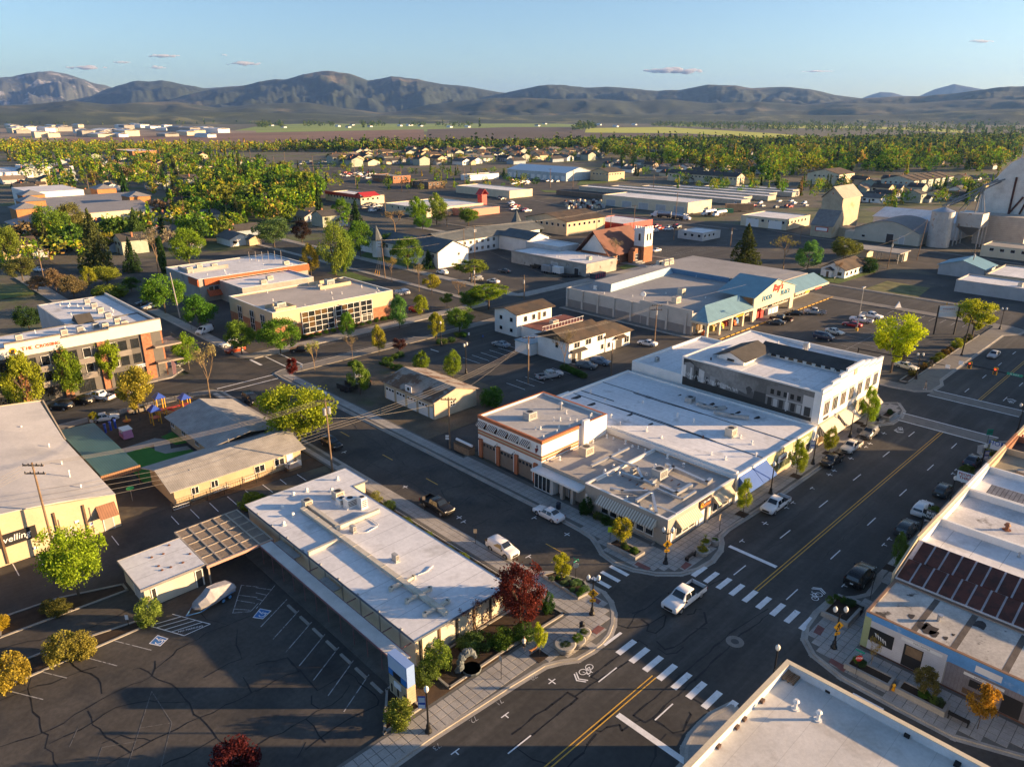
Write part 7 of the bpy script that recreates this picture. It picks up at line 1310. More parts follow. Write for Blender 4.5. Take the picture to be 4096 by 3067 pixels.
p11 = pole('01',(375,730),10,'timber pole on the far left street',1,1);p12 = pole('01',(1605,270),12,'timber pole with street light by the school street',1,0);pole('21',(1395,420),21,'very tall timber pole in the church lot',0,0,(.5,0));p13 = pole('31',(1285,590),15.5,'tall timber pole leaning by the drive-through stand',0,0,(1.5,-.6));p14 = pole('31',(1030,665),10.5,'timber pole with transformer near the cottage',1,1,(.8,0));p15 = pole('31',(275,445),7.5,'timber pole near the timber elevator',1,0);p16 = pole('31',(1745,720),9,'timber pole before the grain office',1,1);p17 = pole('21',(850,340),11,'timber pole right of the two-storey tan office',1,0);p18 = pole('21',(1050,330),12,'timber pole behind the red diner',1,0);pole('21',(855,1590),7.5,'slim timber pole beside the white office drive',0,0);pole('21',(1885,475),8,'timber pole by the small pale blue building',1,1)
pole('01', (1555, 1090), 12.7, 'tall bare grey pole by the red-panelled office', 0, 0, (-.6, .4), conc, r=.2)
for c_,pp,hh in (('10',(165,1500),16),('10',(255,1440),16),('10',(500,1520),18),('10',(860,1600),19),('10',(1260,1656),18),('10',(1805,1656),17),('20',(330,1620),14),('20',(525,1640),14),('20',(1218,1656),12),('20',(1435,1656),12),('00',(1460,1380),12),('00',(1360,1550),14),('00',(770,1650),12),('00',(560,1600),12),('00',(2170,1420),16),('11',(1120,220),12),('00',(660,1230),16),('00',(470,1250),14),('00',(850,1240),14)):
    pole(c_, pp, hh, 'distant timber pole beyond the town blocks', 1, 0, r=.25)
for o_ in bpy.data.objects:
    if o_.get('label') == 'distant timber pole beyond the town blocks': o_['group'] = 'distant poles'
def off(p, d): return (p[0] + d * .71, p[1] - d * .71, p[2])
L_ = 'thin overhead power line crossing the day-care and alley'
for d in (-1.1,-.4,.4,1.1): wire(off(p3,d),off(p1,d),1.0,L_);wire(off(p3,d),(-40,70+d,12.5),1.0,L_)
for k in range(4): wire((p3[0],p3[1],p3[2]-3.4-k*.8),(p1[0],p1[1],p1[2]-4.4-k*.5),1.1,L_,r=.02)
for k in range(3): wire((p1[0],p1[1],p1[2]-4.2-k*.45),(p5[0],p5[1],p5[2]-1.2-k*.4),1.3,L_,r=.022)
wire((p2[0],p2[1],p2[2]-.2),(p1[0],p1[1],p1[2]-3.0),.8,L_,r=.022,mt=flat('wire_light',(.45,.38,.28)));wire(p2,p5,.9,L_);wire(p5,p4,1.0,L_);wire(off(p5,1),off(p4,1),1.0,L_);wire(p4,p14,1.4,L_)
for d in (-1,0,1): wire(off(p6,d),off(p8,d),1.2,L_);wire(off(p8,d),off(p17,d),1.3,L_);wire(off(p17,d),off(p18,d),.6,L_)
wire((p6[0],p6[1],p6[2]-3),(p9[0],p9[1],p9[2]-3),1.2,L_);wire((p9[0],p9[1],p9[2]-3.5),(p4[0],p4[1],p4[2]-1),2.0,L_);wire(p13,p16,1,L_);wire(p14,p13,1,L_)
t = thing('guy_wires','bundle of guy wires with yellow guards at the foot of the lawn pole','guy wires',(*q('11',1040,725),0))
for k in range(3):
    g0 = (*q('11',1025+18*k,715+8*k),0);ob('guy_wire',M().tube(g0,(p6[0],p6[1],11.5-k*1.5),.03,n=4),steel,t);d_ = Vector((p6[0],p6[1],11.5-k*1.5))-Vector(g0);ob('guard',M().tube(g0,Vector(g0)+d_.normalized()*2.2,.08,n=6),sign_y,t)
# ------------------------------------------------------------ pots, planters, benches, bins, hydrant
leafy = leafmat('foliage')
def planter(cell, p, lx, ly, label, h=.75):
    x,y = q(cell,*p);t = thing('concrete_planter',label,'planter',(x,y,.13));m = M();a,c = lx / 2,ly / 2
    m.box(x-a,x+a,y-c,y-c+.3,.13,h).box(x-a,x+a,y+c-.3,y+c,.13,h).box(x-a,x-a+.3,y-c+.3,y+c-.3,.13,h).box(x+a-.3,x+a,y-c+.3,y+c-.3,.13,h);ob('trough',m,conc,t);ob('soil',M().box(x-a+.3,x+a-.3,y-c+.3,y+c-.3,.2,h-.12),soil,t);return x,y,h-.12
PL = [planter('22',(980,1455),2.0,4.6,'concrete trough planter with a yellow tree at the restaurant corner'),planter('33',(870,870),1.8,4.4,'concrete trough planter with a bare-branched tree by the painted shop'),planter('33',(1325,1085),1.8,4.4,'concrete trough planter with an olive-brown tree by the painted shop'),planter('33',(640,330),4.6,3.0,'square concrete planter with shrubs at the painted shop corner'),planter('32',(1040,290),4.4,1.8,'concrete planter with bright hedge by the mural building corner')]
def bedring(name, label, pts, h=.4):
    t = thing(name,label,'planting bed',(*pts[0],.1));ob('soil',M().prism(pts,.0,h-.1),soil,t);m = M()
    for a, c in zip(pts, pts[1:] + pts[:1]):
        d = Vector((c[0]-a[0],c[1]-a[1])).normalized()*.12;n_ = Vector((-d.y,d.x));m.prism([(a[0]-n_.x-d.x,a[1]-n_.y-d.y),(c[0]-n_.x+d.x,c[1]-n_.y+d.y),(c[0]+n_.x+d.x,c[1]+n_.y+d.y),(a[0]+n_.x-d.x,a[1]+n_.y-d.y)],.0,h)
    ob('border', m, conc, t); return t
bedring('planted_bed','long planted bed with concrete border beside the stop sign',[q('23',265,20),q('22',370,1645),q('23',620,70),q('23',675,160),q('23',570,212)],.45)
bedring('planted_bed','garden bed below the red-leaved tree and office front',[(35.2,45.2),(43.0,45.3),q('23',445,345),(51.4,51.6),(51.4,54),(48.2,54),(48.2,49.6),(35.2,49.6)],.3);bedring('planted_bed','triangular shrub bed at the foot of the blue pylon sign',[(27.4,45.0),(31.6,45.1),(31.6,49.4),(30.6,49.2)],.35);bedring('planted_bed','long hedge strip along the side street wall of the office',[(48.6,55),(51.6,55),(51.6,81.5),(48.6,81.5)],.2);bedring('planted_bed','shrub bed along the restaurant side wall',[(70.2,46.5),(71.3,46.5),(71.3,58.5),(70.2,58.5)],.2)
struct('forecourt', M().box(31.7, 43.0, 44.95, 47.6, -.02, .135), mulch)
bedring('planted_bed','grassy strip with orange shrubs at the left of the near lot',[q('03',0,985),q('03',1280,430),q('03',1240,380),q('03',440,640),q('03',0,820)],.12)
bedring('planted_bed','grassy strip with low shrubs behind the near lot drive',[q('03',0,540),q('03',640,300),q('03',1100,130),q('03',1060,80),q('03',500,200),q('03',0,370)],.12)
bedring('planted_bed','hedge strip along the supermarket lot',[(160.5,45.8),(211,45.8),(211,47.4),(160.5,47.4)],.2)
def pot(cell, p, r, h, label):
    x,y = q(cell,*p);t = thing('round_planter',label,'planter',(x,y,.13));ob('bowl',M().lathe(x,y,[(r*.7,.13),(r*.85,.13+h*.4),(r,.13+h*.85),(r*1.06,.13+h),(r*.9,.14+h)],18),conc,t,True);ob('soil',M().cyl(x,y,h-.1,h+.08,r*.88,n=16),soil,t);return x,y,h+.05
POT = [pot('23',(455,655),1.15,.85,'largest of three round concrete planters near the red-leaved tree, bare soil'),pot('23',(565,615),.85,.75,'middle round concrete planter with a green mound, red-leaved tree corner'),pot('23',(620,548),.75,.8,'tall round concrete planter nearest the litter bin'),pot('22',(1640,1480),.95,.7,'front round concrete planter with yellow flowers and a spiky plant'),pot('22',(1665,1405),.75,.65,'rear round concrete planter with a spiky palm-like plant'),pot('22',(1748,1400),.62,.85,'round concrete tub at the restaurant kerb')]
def bin_(cell,p,mt,label,r=.3,h=1.0): x,y = q(cell,*p);t = thing('litter_bin',label,'bin',(x,y,.13));ob('drum',M().lathe(x,y,[(r*.85,.13),(r,.2),(r,h),(r*1.05,h+.05)],14),mt,t);ob('lid',M().cyl(x,y,h+.051,h+.22,r*1.05,r*.5,14),mt,t)
bin_('23',(603,480),black,'black litter bin behind the round planters');bin_('22',(400,1085),flat('bin_blue',(.02,.03,.05)),'dark wheelie-style bin by the restaurant entry',.35,1.0)
def bench(x, y, rz, label):
    t = thing('bench', label, 'bench', (x, y, .13), rz or 1e-4)
    for k in range(3): ob('seat_slat', M().box(-.9, .9, -.2 + k * .16, -.07 + k * .16, .42, .47), black, t)
    for k in range(2): ob('back_slat', M().box(-.9, .9, .27, .31, .55 + k * .2, .7 + k * .2), black, t)
    for s in (-.8,.8): ob('leg',M().box(s-.04,s+.04,-.22,.32,0,.42).box(s-.04,s+.04,.25,.32,.42,.95),black,t)
x,y = q('22',1535,1515);bench(x,y,rad(180),'black bench facing the street at the restaurant corner');x,y = q('33',1640,1270);bench(x,y,PI / 2,'black bench beside the orange tree bed');x,y = q('32',960,320);bench(x,y,0,'dark bench at the hedge planter by the mural building');x,y = q('33',740,320);bench(x,y,-PI / 2,'black bench beside the square planter')
x,y = q('33',1080,1000);t = thing('fire_hydrant','yellow fire hydrant on the pavement between two planters','hydrant',(x,y,.13));ob('barrel',M().lathe(x,y,[(.2,.13),(.2,.2),(.13,.22),(.13,.65),(.17,.66),(.17,.72),(.12,.85),(.04,.93)],12),sign_y,t);ob('cap',M().tube((x-.25,y,.55),(x+.25,y,.55),.08).tube((x,y-.24,.5),(x,y,.5),.09),sign_y,t)
for cell,p in (('22',(1985,1135)),('32',(240,805)),('32',(515,610)),('32',(840,375)),('23',(232,705)),('33',(1060,-50)),('32',(780,345))):
    x,y = q(cell,*p);ob('tree_pit',M().box(x-.75,x+.75,y-.75,y+.75,.1,.165),soil,{'2': swN,'3': swN}.get(cell[0]) if cell != '23' and cell != '33' else (swW if cell == '23' else swE))
x,y = q('12',1800,590);t = thing('monument_sign','low brick monument sign with a white tube on top by the firehouse','sign',(x,y,0));ob('brick_base',M().box(x-.7,x+.7,y-1.9,y+1.9,0,1.3),mat('stone_brown',(.24,.16,.10),.9,.3,2),t);ob('top_tube',M().tube((x,y-2.0,1.75),(x,y+2.0,1.75),.22,n=10),sign_w,t);ob('coping',M().box(x-.75,x+.75,y-1.95,y+1.95,1.3,1.45),wood_d,t)
# rocky sculpture in the forecourt
x,y = q('13',1830,815);t = thing('rock_sculpture','blue-grey rock-like sculpture of an arching figure over a basin in the office garden','sculpture',(x,y,.1));m = M()
for dx,dy,dz,r in ((-.9,.2,.6,.45),(-.8,.3,1.1,.42),(-.5,.3,1.6,.48),(0,.2,1.9,.5),(.45,.1,1.85,.45),(.8,0,1.5,.36),(1.0,-.1,1.1,.25),(-.3,.5,1.2,.4),(-1.1,.3,.25,.4)): m.ball((x+dx*.9,y+dy,dz+.1),(r,r*.85,r),8,6)
m.v = [(a+RU(-.06,.06),b_+RU(-.06,.06),c_+RU(-.06,.06)) for a,b_,c_ in m.v];rk = mat('bronze_rock',(.11,.13,.14),.6,.3,2);ob('figure',m,rk,t);ob('basin',M().lathe(x+.1,y-.5,[(.9,.1),(1.0,.4),(.95,.5),(.7,.42)],12),rk,t);ob('basin_floor',M().cyl(x+.1,y-.5,.38,.45,.8,n=12),rk,t);ob('pool',M().box(x-.3,x+.4,y-.8,y-.3,.451,.5),flat('pool_teal',(.10,.35,.33),.2),t)
# ladders on the day-care wall, black fence, playground
for i,(a,c_) in enumerate((((1500,1105),(1640,1060)),((1850,955),(2000,900)),((2105,860),(2211,820)))):
    p0,p1_ = q('02',*a),q('02',*c_);t = thing('ladder',('aluminium ladder lying nearest the corner of the day-care wall','aluminium ladder lying along the middle of the day-care wall','aluminium ladder lying by the day-care porch end')[i],'ladder',(*p0,0));d = Vector((p1_[0]-p0[0],p1_[1]-p0[1]));L0 = d.length;d /= L0
    for s in (0,.45): ob('rail',M().tube((p0[0],p0[1]-.1,.3+s),(p1_[0],p1_[1]-.1,.3+s),.04),plast,t)
    for k in range(int(L0 / .35)): x = p0[0]+d.x*k*.35;y = p0[1]+d.y*k*.35-.1;ob('rung',M().box(x-.02,x+.02,y-.02,y+.02,.3,.75),plast,t)
def fence(label, pts, h=1.4, gap=.35, mt=black):
    t = thing('metal_fence', label, 'fence', (*pts[0], 0))
    for a, c_ in zip(pts, pts[1:]):
        a,c_ = Vector((*a,0)),Vector((*c_,0));n_ = max(1,int((c_-a).length / 2.4));ob('rail',M().tube(a+Vector((0,0,h)),c_+Vector((0,0,h)),.03,n=4).tube(a+Vector((0,0,.2)),c_+Vector((0,0,.2)),.025,n=4),mt,t)
        for k in range(n_+1): p = a+(c_-a)*k / n_;ob('post',M().box(p.x-.035,p.x+.035,p.y-.035,p.y+.035,0,h+.15),mt,t)
        m = M(); nn = int((c_ - a).length / gap)
        for k in range(nn): p = a+(c_-a)*(k+.5) / nn;m.box(p.x-.01,p.x+.01,p.y-.01,p.y+.01,.2,h)
        ob('bars', m, mt, t, kind='stuff')
fence('black metal fence along the day-care parking side',[(28.6,98.9),(46.2,98.8)]);fence('black metal fence round the playground',[(28.8,134.5),(29.5,141.0),(40,141.6),(47.5,141.2),(50.5,138)],1.5)
struct('playground_mulch',M().prism([(28.8,126),(28.8,140.6),(49,141),(50,130),(39,129),(37,124)],-.02,.03),mulch);struct('playground_turf',M().prism([(28.8,111),(28.8,124),(33.8,124.6),(35,119.5),(38.8,118),(38.8,111)],-.02,.045),turf);struct('playground_path',M().prism([(28.8,124),(28.8,126.2),(36,127),(37.6,124.5),(36.4,120.6),(38.8,119.8),(38.8,118),(35,119.3),(34.2,121.8),(35,124.4)],-.02,.05),conc);struct('playground_turf',M().prism([(37,126.8),(39.2,127.6),(39.4,121.2),(37.6,121.8)],-.02,.052),turf)
pb = flat('play_blue',(.02,.06,.34),.4);pr = flat('play_red',(.45,.04,.02),.4);py = flat('play_yellow',(.65,.35,.04),.4)
t = thing('play_structure','playground climbing tower with blue roofs and yellow posts','play structure',(40,135,0))
for x0, y0, z in ((38.6, 133.5, 2.7), (40.6, 136.4, 3.8), (45.0, 136.0, 2.6)):
    for dx in (-.7, .7):
        for dy in (-.7, .7): ob('post', M().cyl(x0 + dx, y0 + dy, 0, z, .1, n=8), py, t)
    ob('deck',M().box(x0-.7,x0+.7,y0-.7,y0+.7,1.2,1.3),pr,t);ob('roof',M().add([(x0-1,y0-1,z),(x0+1,y0-1,z),(x0+1,y0+1,z),(x0-1,y0+1,z),(x0,y0-.4,z+1.0),(x0,y0+.4,z+1.0)],[(0,1,4),(1,2,5,4),(2,3,5),(3,0,4,5)]),pb,t)
ob('slide',M().slab([(41.4,136,1.25),(44.2,134,.2),(44.5,134.5,.2),(41.7,136.5,1.25)],(0,0,.06)),pr,t);ob('bridge',M().box(41.3,44.3,136.0,136.8,1.2,1.28),pr,t)
for k,(x,y) in enumerate((q('02',915,425),q('02',960,405),q('02',1000,385))): tag(ob('play_post',M().cyl(x,y,0,1.6,.2,n=8).cyl(x,y,1.6,1.75,.26,n=8),pb),'blue padded post standing in the playground mulch','post','blue posts in the playground')
x,y = q('02',1095,465);t = thing('toy_van','pink and white toy van playhouse in the playground','playhouse',(x,y,0));pk_ = flat('play_pink',(.45,.20,.36),.5);ob('body',M().box(x-.8,x+.8,y-1.2,y+1.2,.2,1.0),pk_,t);ob('cab',M().box(x-.75,x+.75,y-1.1,y+.9,1.01,1.7),pk_,t);ob('roof',M().box(x-.85,x+.85,y-1.2,y+1.0,1.71,1.85),plast,t)
for s in (-.5, .5): ob('window', M().box(x - .82, x - .76, y + s - .3, y + s + .3, 1.15, 1.55), plast, t)
x,y = q('02',1100,340);t = thing('spring_toy','orange and yellow spinning toy in the playground','toy',(x,y,0));ob('disc',M().lathe(x,y,[(.3,.3),(.7,.45),(.7,.55),(.1,.6)],14),flat('play_orange',(.6,.15,.02)),t);ob('cone',M().cyl(x,y,.55,1.5,.25,.05,10),py,t)
x,y = q('01',1500,1600);t = thing('feather_flag','pale pink feather flag on the pavement by the apartment house','flag',(x,y,.1));ob('pole',M().cyl(x,y,.1,3.8,.03,n=6),steel,t);ob('cloth',M().slab([(x,y,.6),(x+.5,y-.35,.7),(x+.7,y-.5,2.8),(x+.4,y-.3,3.7),(x,y,3.7)],(.01,.01,0)),flat('flag_pink',(.55,.30,.28)),t)
x,y = q('02',1145,1010);t = thing('umbrella_toy','small round green and red play umbrella behind the tan hall','toy',(x,y,0));ob('pole',M().cyl(x,y,0,2.0,.05,n=6),steel,t);ob('cap',M().lathe(x,y,[(.55,2.0),(.5,2.15),(.05,2.3)],12),flat('play_green',(.05,.4,.1)),t);ob('rim',M().lathe(x,y,[(.2,1.75),(.5,1.95)],12),pr,t)
# ------------------------------------------------------------ people and the dog (skin-grown bodies)
def skin(name, verts, edges, rads, mt, par, root=0):
    d = bpy.data.meshes.new(name);d.from_pydata(verts,edges,[]);o = bpy.data.objects.new('tmp',d);C.objects.link(o);sk = o.modifiers.new('s','SKIN');ss = o.modifiers.new('u','SUBSURF');ss.levels = ss.render_levels = 1
    for i,r in enumerate(rads): d.skin_vertices[0].data[i].radius = (r,r);d.skin_vertices[0].data[i].use_root = i == root
    dg = bpy.context.evaluated_depsgraph_get();nm = bpy.data.meshes.new_from_object(o.evaluated_get(dg));bpy.data.objects.remove(o);nm.name = name;nm.materials.clear();nm.materials.append(mt);nm.polygons.foreach_set('use_smooth',[True]*len(nm.polygons));ob_ = bpy.data.objects.new(name,nm);link(ob_,par);return ob_
skinm = flat('skin', (.42, .26, .18), .6)
def person(x, y, rz, label, shirt, shorts):
    t = thing('person', label, 'person', (x, y, .14), rz or 1e-4)
    V = [(0,0,.92),(0,0,1.15),(.02,0,1.38),(.03,0,1.5),(.05,0,1.62),(.06,0,1.72),(0,.19,1.38),(-.06,.24,1.12),(.1,.22,.92),(0,-.19,1.38),(.02,-.24,1.12),(.22,-.2,1.0),(0,.1,.88),(.16,.1,.5),(.08,.1,.08),(.24,.1,.04),(0,-.1,.88),(-.08,-.1,.5),(-.3,-.1,.14),(-.2,-.1,.04)]
    E_ = [(0,1),(1,2),(2,3),(3,4),(4,5),(2,6),(6,7),(7,8),(2,9),(9,10),(10,11),(0,12),(12,13),(13,14),(14,15),(0,16),(16,17),(17,18),(18,19)]
    skin('body',V,E_,[.13,.12,.13,.055,.09,.07,.06,.045,.035,.06,.045,.035,.085,.06,.045,.035,.085,.06,.045,.035],skinm,t)
    ob('shirt',M().lathe(0,0,[(.17,.95),(.165,1.15),(.2,1.38),(.12,1.46)],12),shirt,t,True);ob('shorts',M().lathe(0,0,[(.2,.6),(.2,.9),(.165,.97)],12),shorts,t,True);ob('hair',M().ball((.03,0,1.7),(.11,.1,.1),10,6),flat('hair',(.05,.03,.02)),t)
    for s,dx in ((.1,.14),(-.1,-.24)): ob('shoe',M().box(dx-.02,dx+.22,s-.05,s+.05,0,.09),plast,t)
    return t
x,y = q('23',103,655);person(x,y,rad(35),'person in white top and dark shorts walking a brown dog by the office garden',plast,trimb)
x2,y2 = q('23',182,680);t = thing('dog','brown dog on a lead beside the walking person','dog',(x2,y2,.14),rad(-8))
skin('body',[(0,0,.48),(-.3,0,.5),(.3,0,.5),(.44,0,.62),(.56,0,.7),(.7,0,.66),(-.42,0,.56),(-.6,0,.68),(.26,.1,.34),(.26,.1,.04),(.26,-.1,.34),(.3,-.1,.04),(-.3,.1,.36),(-.38,.1,.22),(-.34,.1,.04),(-.3,-.1,.36),(-.36,-.1,.22),(-.3,-.1,.04)],[(0,1),(0,2),(2,3),(3,4),(4,5),(1,6),(6,7),(2,8),(8,9),(2,10),(10,11),(1,12),(12,13),(13,14),(1,15),(15,16),(16,17)],[.13,.11,.14,.09,.09,.05,.05,.025,.06,.035,.06,.035,.07,.04,.035,.07,.04,.035],flat('dog_brown',(.23,.10,.04),.8),t)
for s in (.06,-.06): ob('ear',M().box(.5,.56,s-.03,s+.03,.74,.84),flat('dog_brown',(.2,.1,.04)),t)
tag(ob('dog_lead',M().tube((x+.15,y-.1,1.05),(x2+.2,y2+.2,.75),.012,n=4),trimb),'thin lead between the walking person and the dog','lead')
x,y = q('32',1355,55);person(x,y,rad(80),'person in light clothes waiting at the far signalled corner',tanw,flat('trouser',(.3,.25,.18)))
# ------------------------------------------------------------ trees
bark = mat('bark', (.10, .075, .055), .95, .25, 2); twig = mat('twig_tan', (.24, .165, .095), .9, .2, 2)
def quads(c, size, rs, flatness=0.):
    n = len(c);a = rs.normal(size=(n,3));a[:,2] *= (1-flatness);a /= np.linalg.norm(a,axis=1)[:,None];b_ = rs.normal(size=(n,3));b_ -= (a*b_).sum(1)[:,None]*a;b_ /= np.linalg.norm(b_,axis=1)[:,None]
    s = (size * rs.uniform(.55, 1.35, n))[:, None]; a = a * s; b_ = b_ * s * .75
    return np.stack([c - a - b_ * .4, c - b_, c + a + b_ * .4, c + b_], 1).reshape(-1, 3)
def npmesh(name, v, mt, per=4):
    n = len(v);d = bpy.data.meshes.new(name);d.vertices.add(n);d.vertices.foreach_set('co',v.astype(np.float32).ravel());d.loops.add(n);d.loops.foreach_set('vertex_index',np.arange(n,dtype=np.int32));d.polygons.add(n // per);d.polygons.foreach_set('loop_start',np.arange(0,n,per,dtype=np.int32));d.update(calc_edges=True);d.validate();d.materials.append(mt);return d
def crown_pts(kind, n, rs):
    if kind in ('round', 'oval', 'vase', 'spread', 'poplar', 'bush', 'small'):
        cz,rz,rr,k,sg = {'round': (.60,.40,.5,42,.062),'oval': (.58,.42,.5,40,.062),'vase': (.62,.38,.5,36,.06),'spread': (.72,.25,.5,46,.05),'poplar': (.54,.46,.5,60,.06),'bush': (.45,.55,.5,46,.075),'small': (.66,.34,.5,26,.07)}[kind]
        cs = rs.normal(size=(k,3));cs /= np.linalg.norm(cs,axis=1)[:,None];cs *= (rs.uniform(.35,1,k) ** .45)[:,None];lump = rs.uniform(.80,1.08,k)
        cs *= lump[:,None];idx = rs.randint(0,k,n);u = cs[idx]+rs.normal(size=(n,3))*sg*2.0;u *= np.minimum(1,1.12 / np.maximum(.01,np.linalg.norm(u,axis=1)))[:,None]
        p = u * np.array([rr, rr, rz]) + np.array([0, 0, cz])
        t = (u[:, 2] + 1) / 2
        if kind == 'vase': p[:, :2] *= (.45 + .65 * np.clip(t, 0, 1))[:, None]
        if kind == 'oval': p[:, :2] *= (1.05 - .45 * np.clip(t, 0, 1) ** 2)[:, None]
        if kind == 'poplar': p[:,:2] *= (.55+.5*np.sin(np.pi*np.clip(t,0,1)))[:,None];p[:,2] += .05*rs.normal(size=n)*(t > .7)
        if kind == 'bush': p[:, 2] = np.maximum(p[:, 2], .02 * rs.rand(n))
        return p
    if kind == 'conifer':
        z = 1-rs.rand(n) ** .62*.93;tier = np.floor(z*15) / 15+.03;a = np.round(rs.rand(n)*8) / 8*2*np.pi+tier*37+rs.normal(size=n)*.17;r = (1-tier) ** .85*.56*(.25+.75*rs.rand(n) ** .5)*(.62+.38*np.sin(tier*91+np.floor(a*1.3)*2.1))
        return np.stack([r * np.cos(a), r * np.sin(a), tier - r * .22 + rs.normal(size=n) * .018], 1)
    if kind == 'cypress':
        z = rs.rand(n);r = .5*np.sin(np.pi*np.clip(z*.85+.12,0,1)) ** .7*rs.rand(n) ** .4;a = rs.rand(n)*2*np.pi;return np.stack([r*np.cos(a),r*np.sin(a),z],1)
def limbs(kind, rs, depth=2, seed_r=.016):
    m = M();h0 = {'spread': .45,'small': .42}.get(kind,.32);m.tube((0,0,0),(0,0,h0),.022 if kind != 'small' else .016,.017 if kind != 'small' else .013,7,False)
    if kind == 'conifer': return M().tube((0, 0, 0), (0, 0, .9), .022, .004, 6, False)
    for i in range(7):
        a = i*2.4+rs.rand();r = .33*rs.uniform(.6,1);z = rs.uniform(.62,.85);mid = (r*.45*math.cos(a),r*.45*math.sin(a),h0+(z-h0)*.5);e = (r*math.cos(a),r*math.sin(a),z);m.tube((0,0,h0*.96),mid,.012,.008,5,False);m.tube(mid,e,.008,.003,5,False)
    return m
def baretree(rs):
    m = M(); tips = []
    def br(p, d, l, r, dp):
        e = p + d * l; m.tube(p, e, r, r * .6, 5 if dp > 2 else 3, False); tips.append(e)
        if dp:
            for _ in range(3 if dp > 1 else 4):
                nd = (d+Vector(rs.normal(size=3))*.42);nd.z = abs(nd.z)*.8+.25;nd.normalize();br(e-d*l*rs.uniform(0,.35),nd,l*rs.uniform(.6,.84),r*.58,dp-1)
    br(Vector((0, 0, 0)), Vector((0, 0, 1)), .25, .011, 5)
    v = np.array(m.v);sx = .5 / max(.1,np.percentile(np.abs(v[:,:2]),99));sz = 1 / v[:,2].max();m.v = [(a*sx,b_*sx,c_*sz) for a,b_,c_ in m.v];t = np.array([tuple(p) for p in tips])*np.array([sx,sx,sz]);return m,t
PR = {}
for kind,n,sz in (('round',9500,.0175),('oval',7500,.019),('vase',9500,.018),('spread',8500,.017),('poplar',8000,.016),('bush',4600,.030),('small',4200,.025),('conifer',8000,.020),('cypress',2200,.05)):
    for v_ in range(2):
        rs = np.random.RandomState(len(PR)*7+3);c_ = crown_pts(kind,n,rs);cm = npmesh('crown',quads(c_,sz,rs,.3 if kind == 'conifer' else .2),leafy);tm = me('trunk',limbs(kind,rs),bark);PR[(kind,v_)] = (cm,tm)
for kind, n, sz in (('round', 900, .058), ('oval', 800, .06), ('conifer', 1100, .055), ('bush', 500, .09)):
    for v_ in range(3):
        rs = np.random.RandomState(len(PR)*11+5);PR[(kind+'_lo',v_)] = (npmesh('crown',quads(crown_pts(kind,n,rs),sz,rs,.2),leafy),me('trunk',M().tube((0,0,0),(0,0,.6),.022,.012,5,False),bark))
for v_ in range(2):
    rs = np.random.RandomState(90+v_);m,tp = baretree(rs);k = rs.randint(0,len(tp),700);PR[('bare',v_)] = (npmesh('crown',quads(tp[k]+rs.normal(size=(700,3))*.025,.016,rs),leafy),me('trunk',m,twig))
TREES = []
def treew(kind, x, y, h, w, col, label, group=None, z=0., name=None, cat='tree'):
    cm, tm = PR[(kind, random.randrange(3 if kind.endswith('_lo') else 2))]; sh = kind.startswith('bush')
    t = thing(name or ('shrub' if sh else {'conifer': 'conifer_tree','cypress': 'cypress_tree','bare': 'bare_tree'}.get(kind.split('_')[0],'tree')),label,'shrub' if sh else cat,(x,y,z),group=group)
    t.scale = (w,w,h);t.rotation_euler = (0,0,RU(0,6.28));o = bpy.data.objects.new('crown',cm);link(o,t);j = RU(.88,1.12);o.color = (col[0]*j*1.02,col[1]*RU(1.22,1.38),col[2]*j*1.3,1)
    if not sh: link(bpy.data.objects.new('trunk', tm), t)
    TREES.append((x, y)); return t
def T(cell, b_, top, wz, kind, col, label, group=None, z=0., **k):
    x,y = q(cell,*b_);return treew(kind,x,y,hgt(cell,b_,top)-z,wz / 2.159*dep(x,y),col,label,group,z,**k)
YG,BG,GN,DG,YL,GO,OL,BR_,DR,OR_,CF = (.19,.21,.022),(.13,.19,.022),(.085,.135,.022),(.045,.075,.02),(.44,.38,.015),(.30,.23,.025),(.17,.14,.04),(.20,.125,.06),(.075,.014,.016),(.36,.15,.02),(.050,.070,.024)
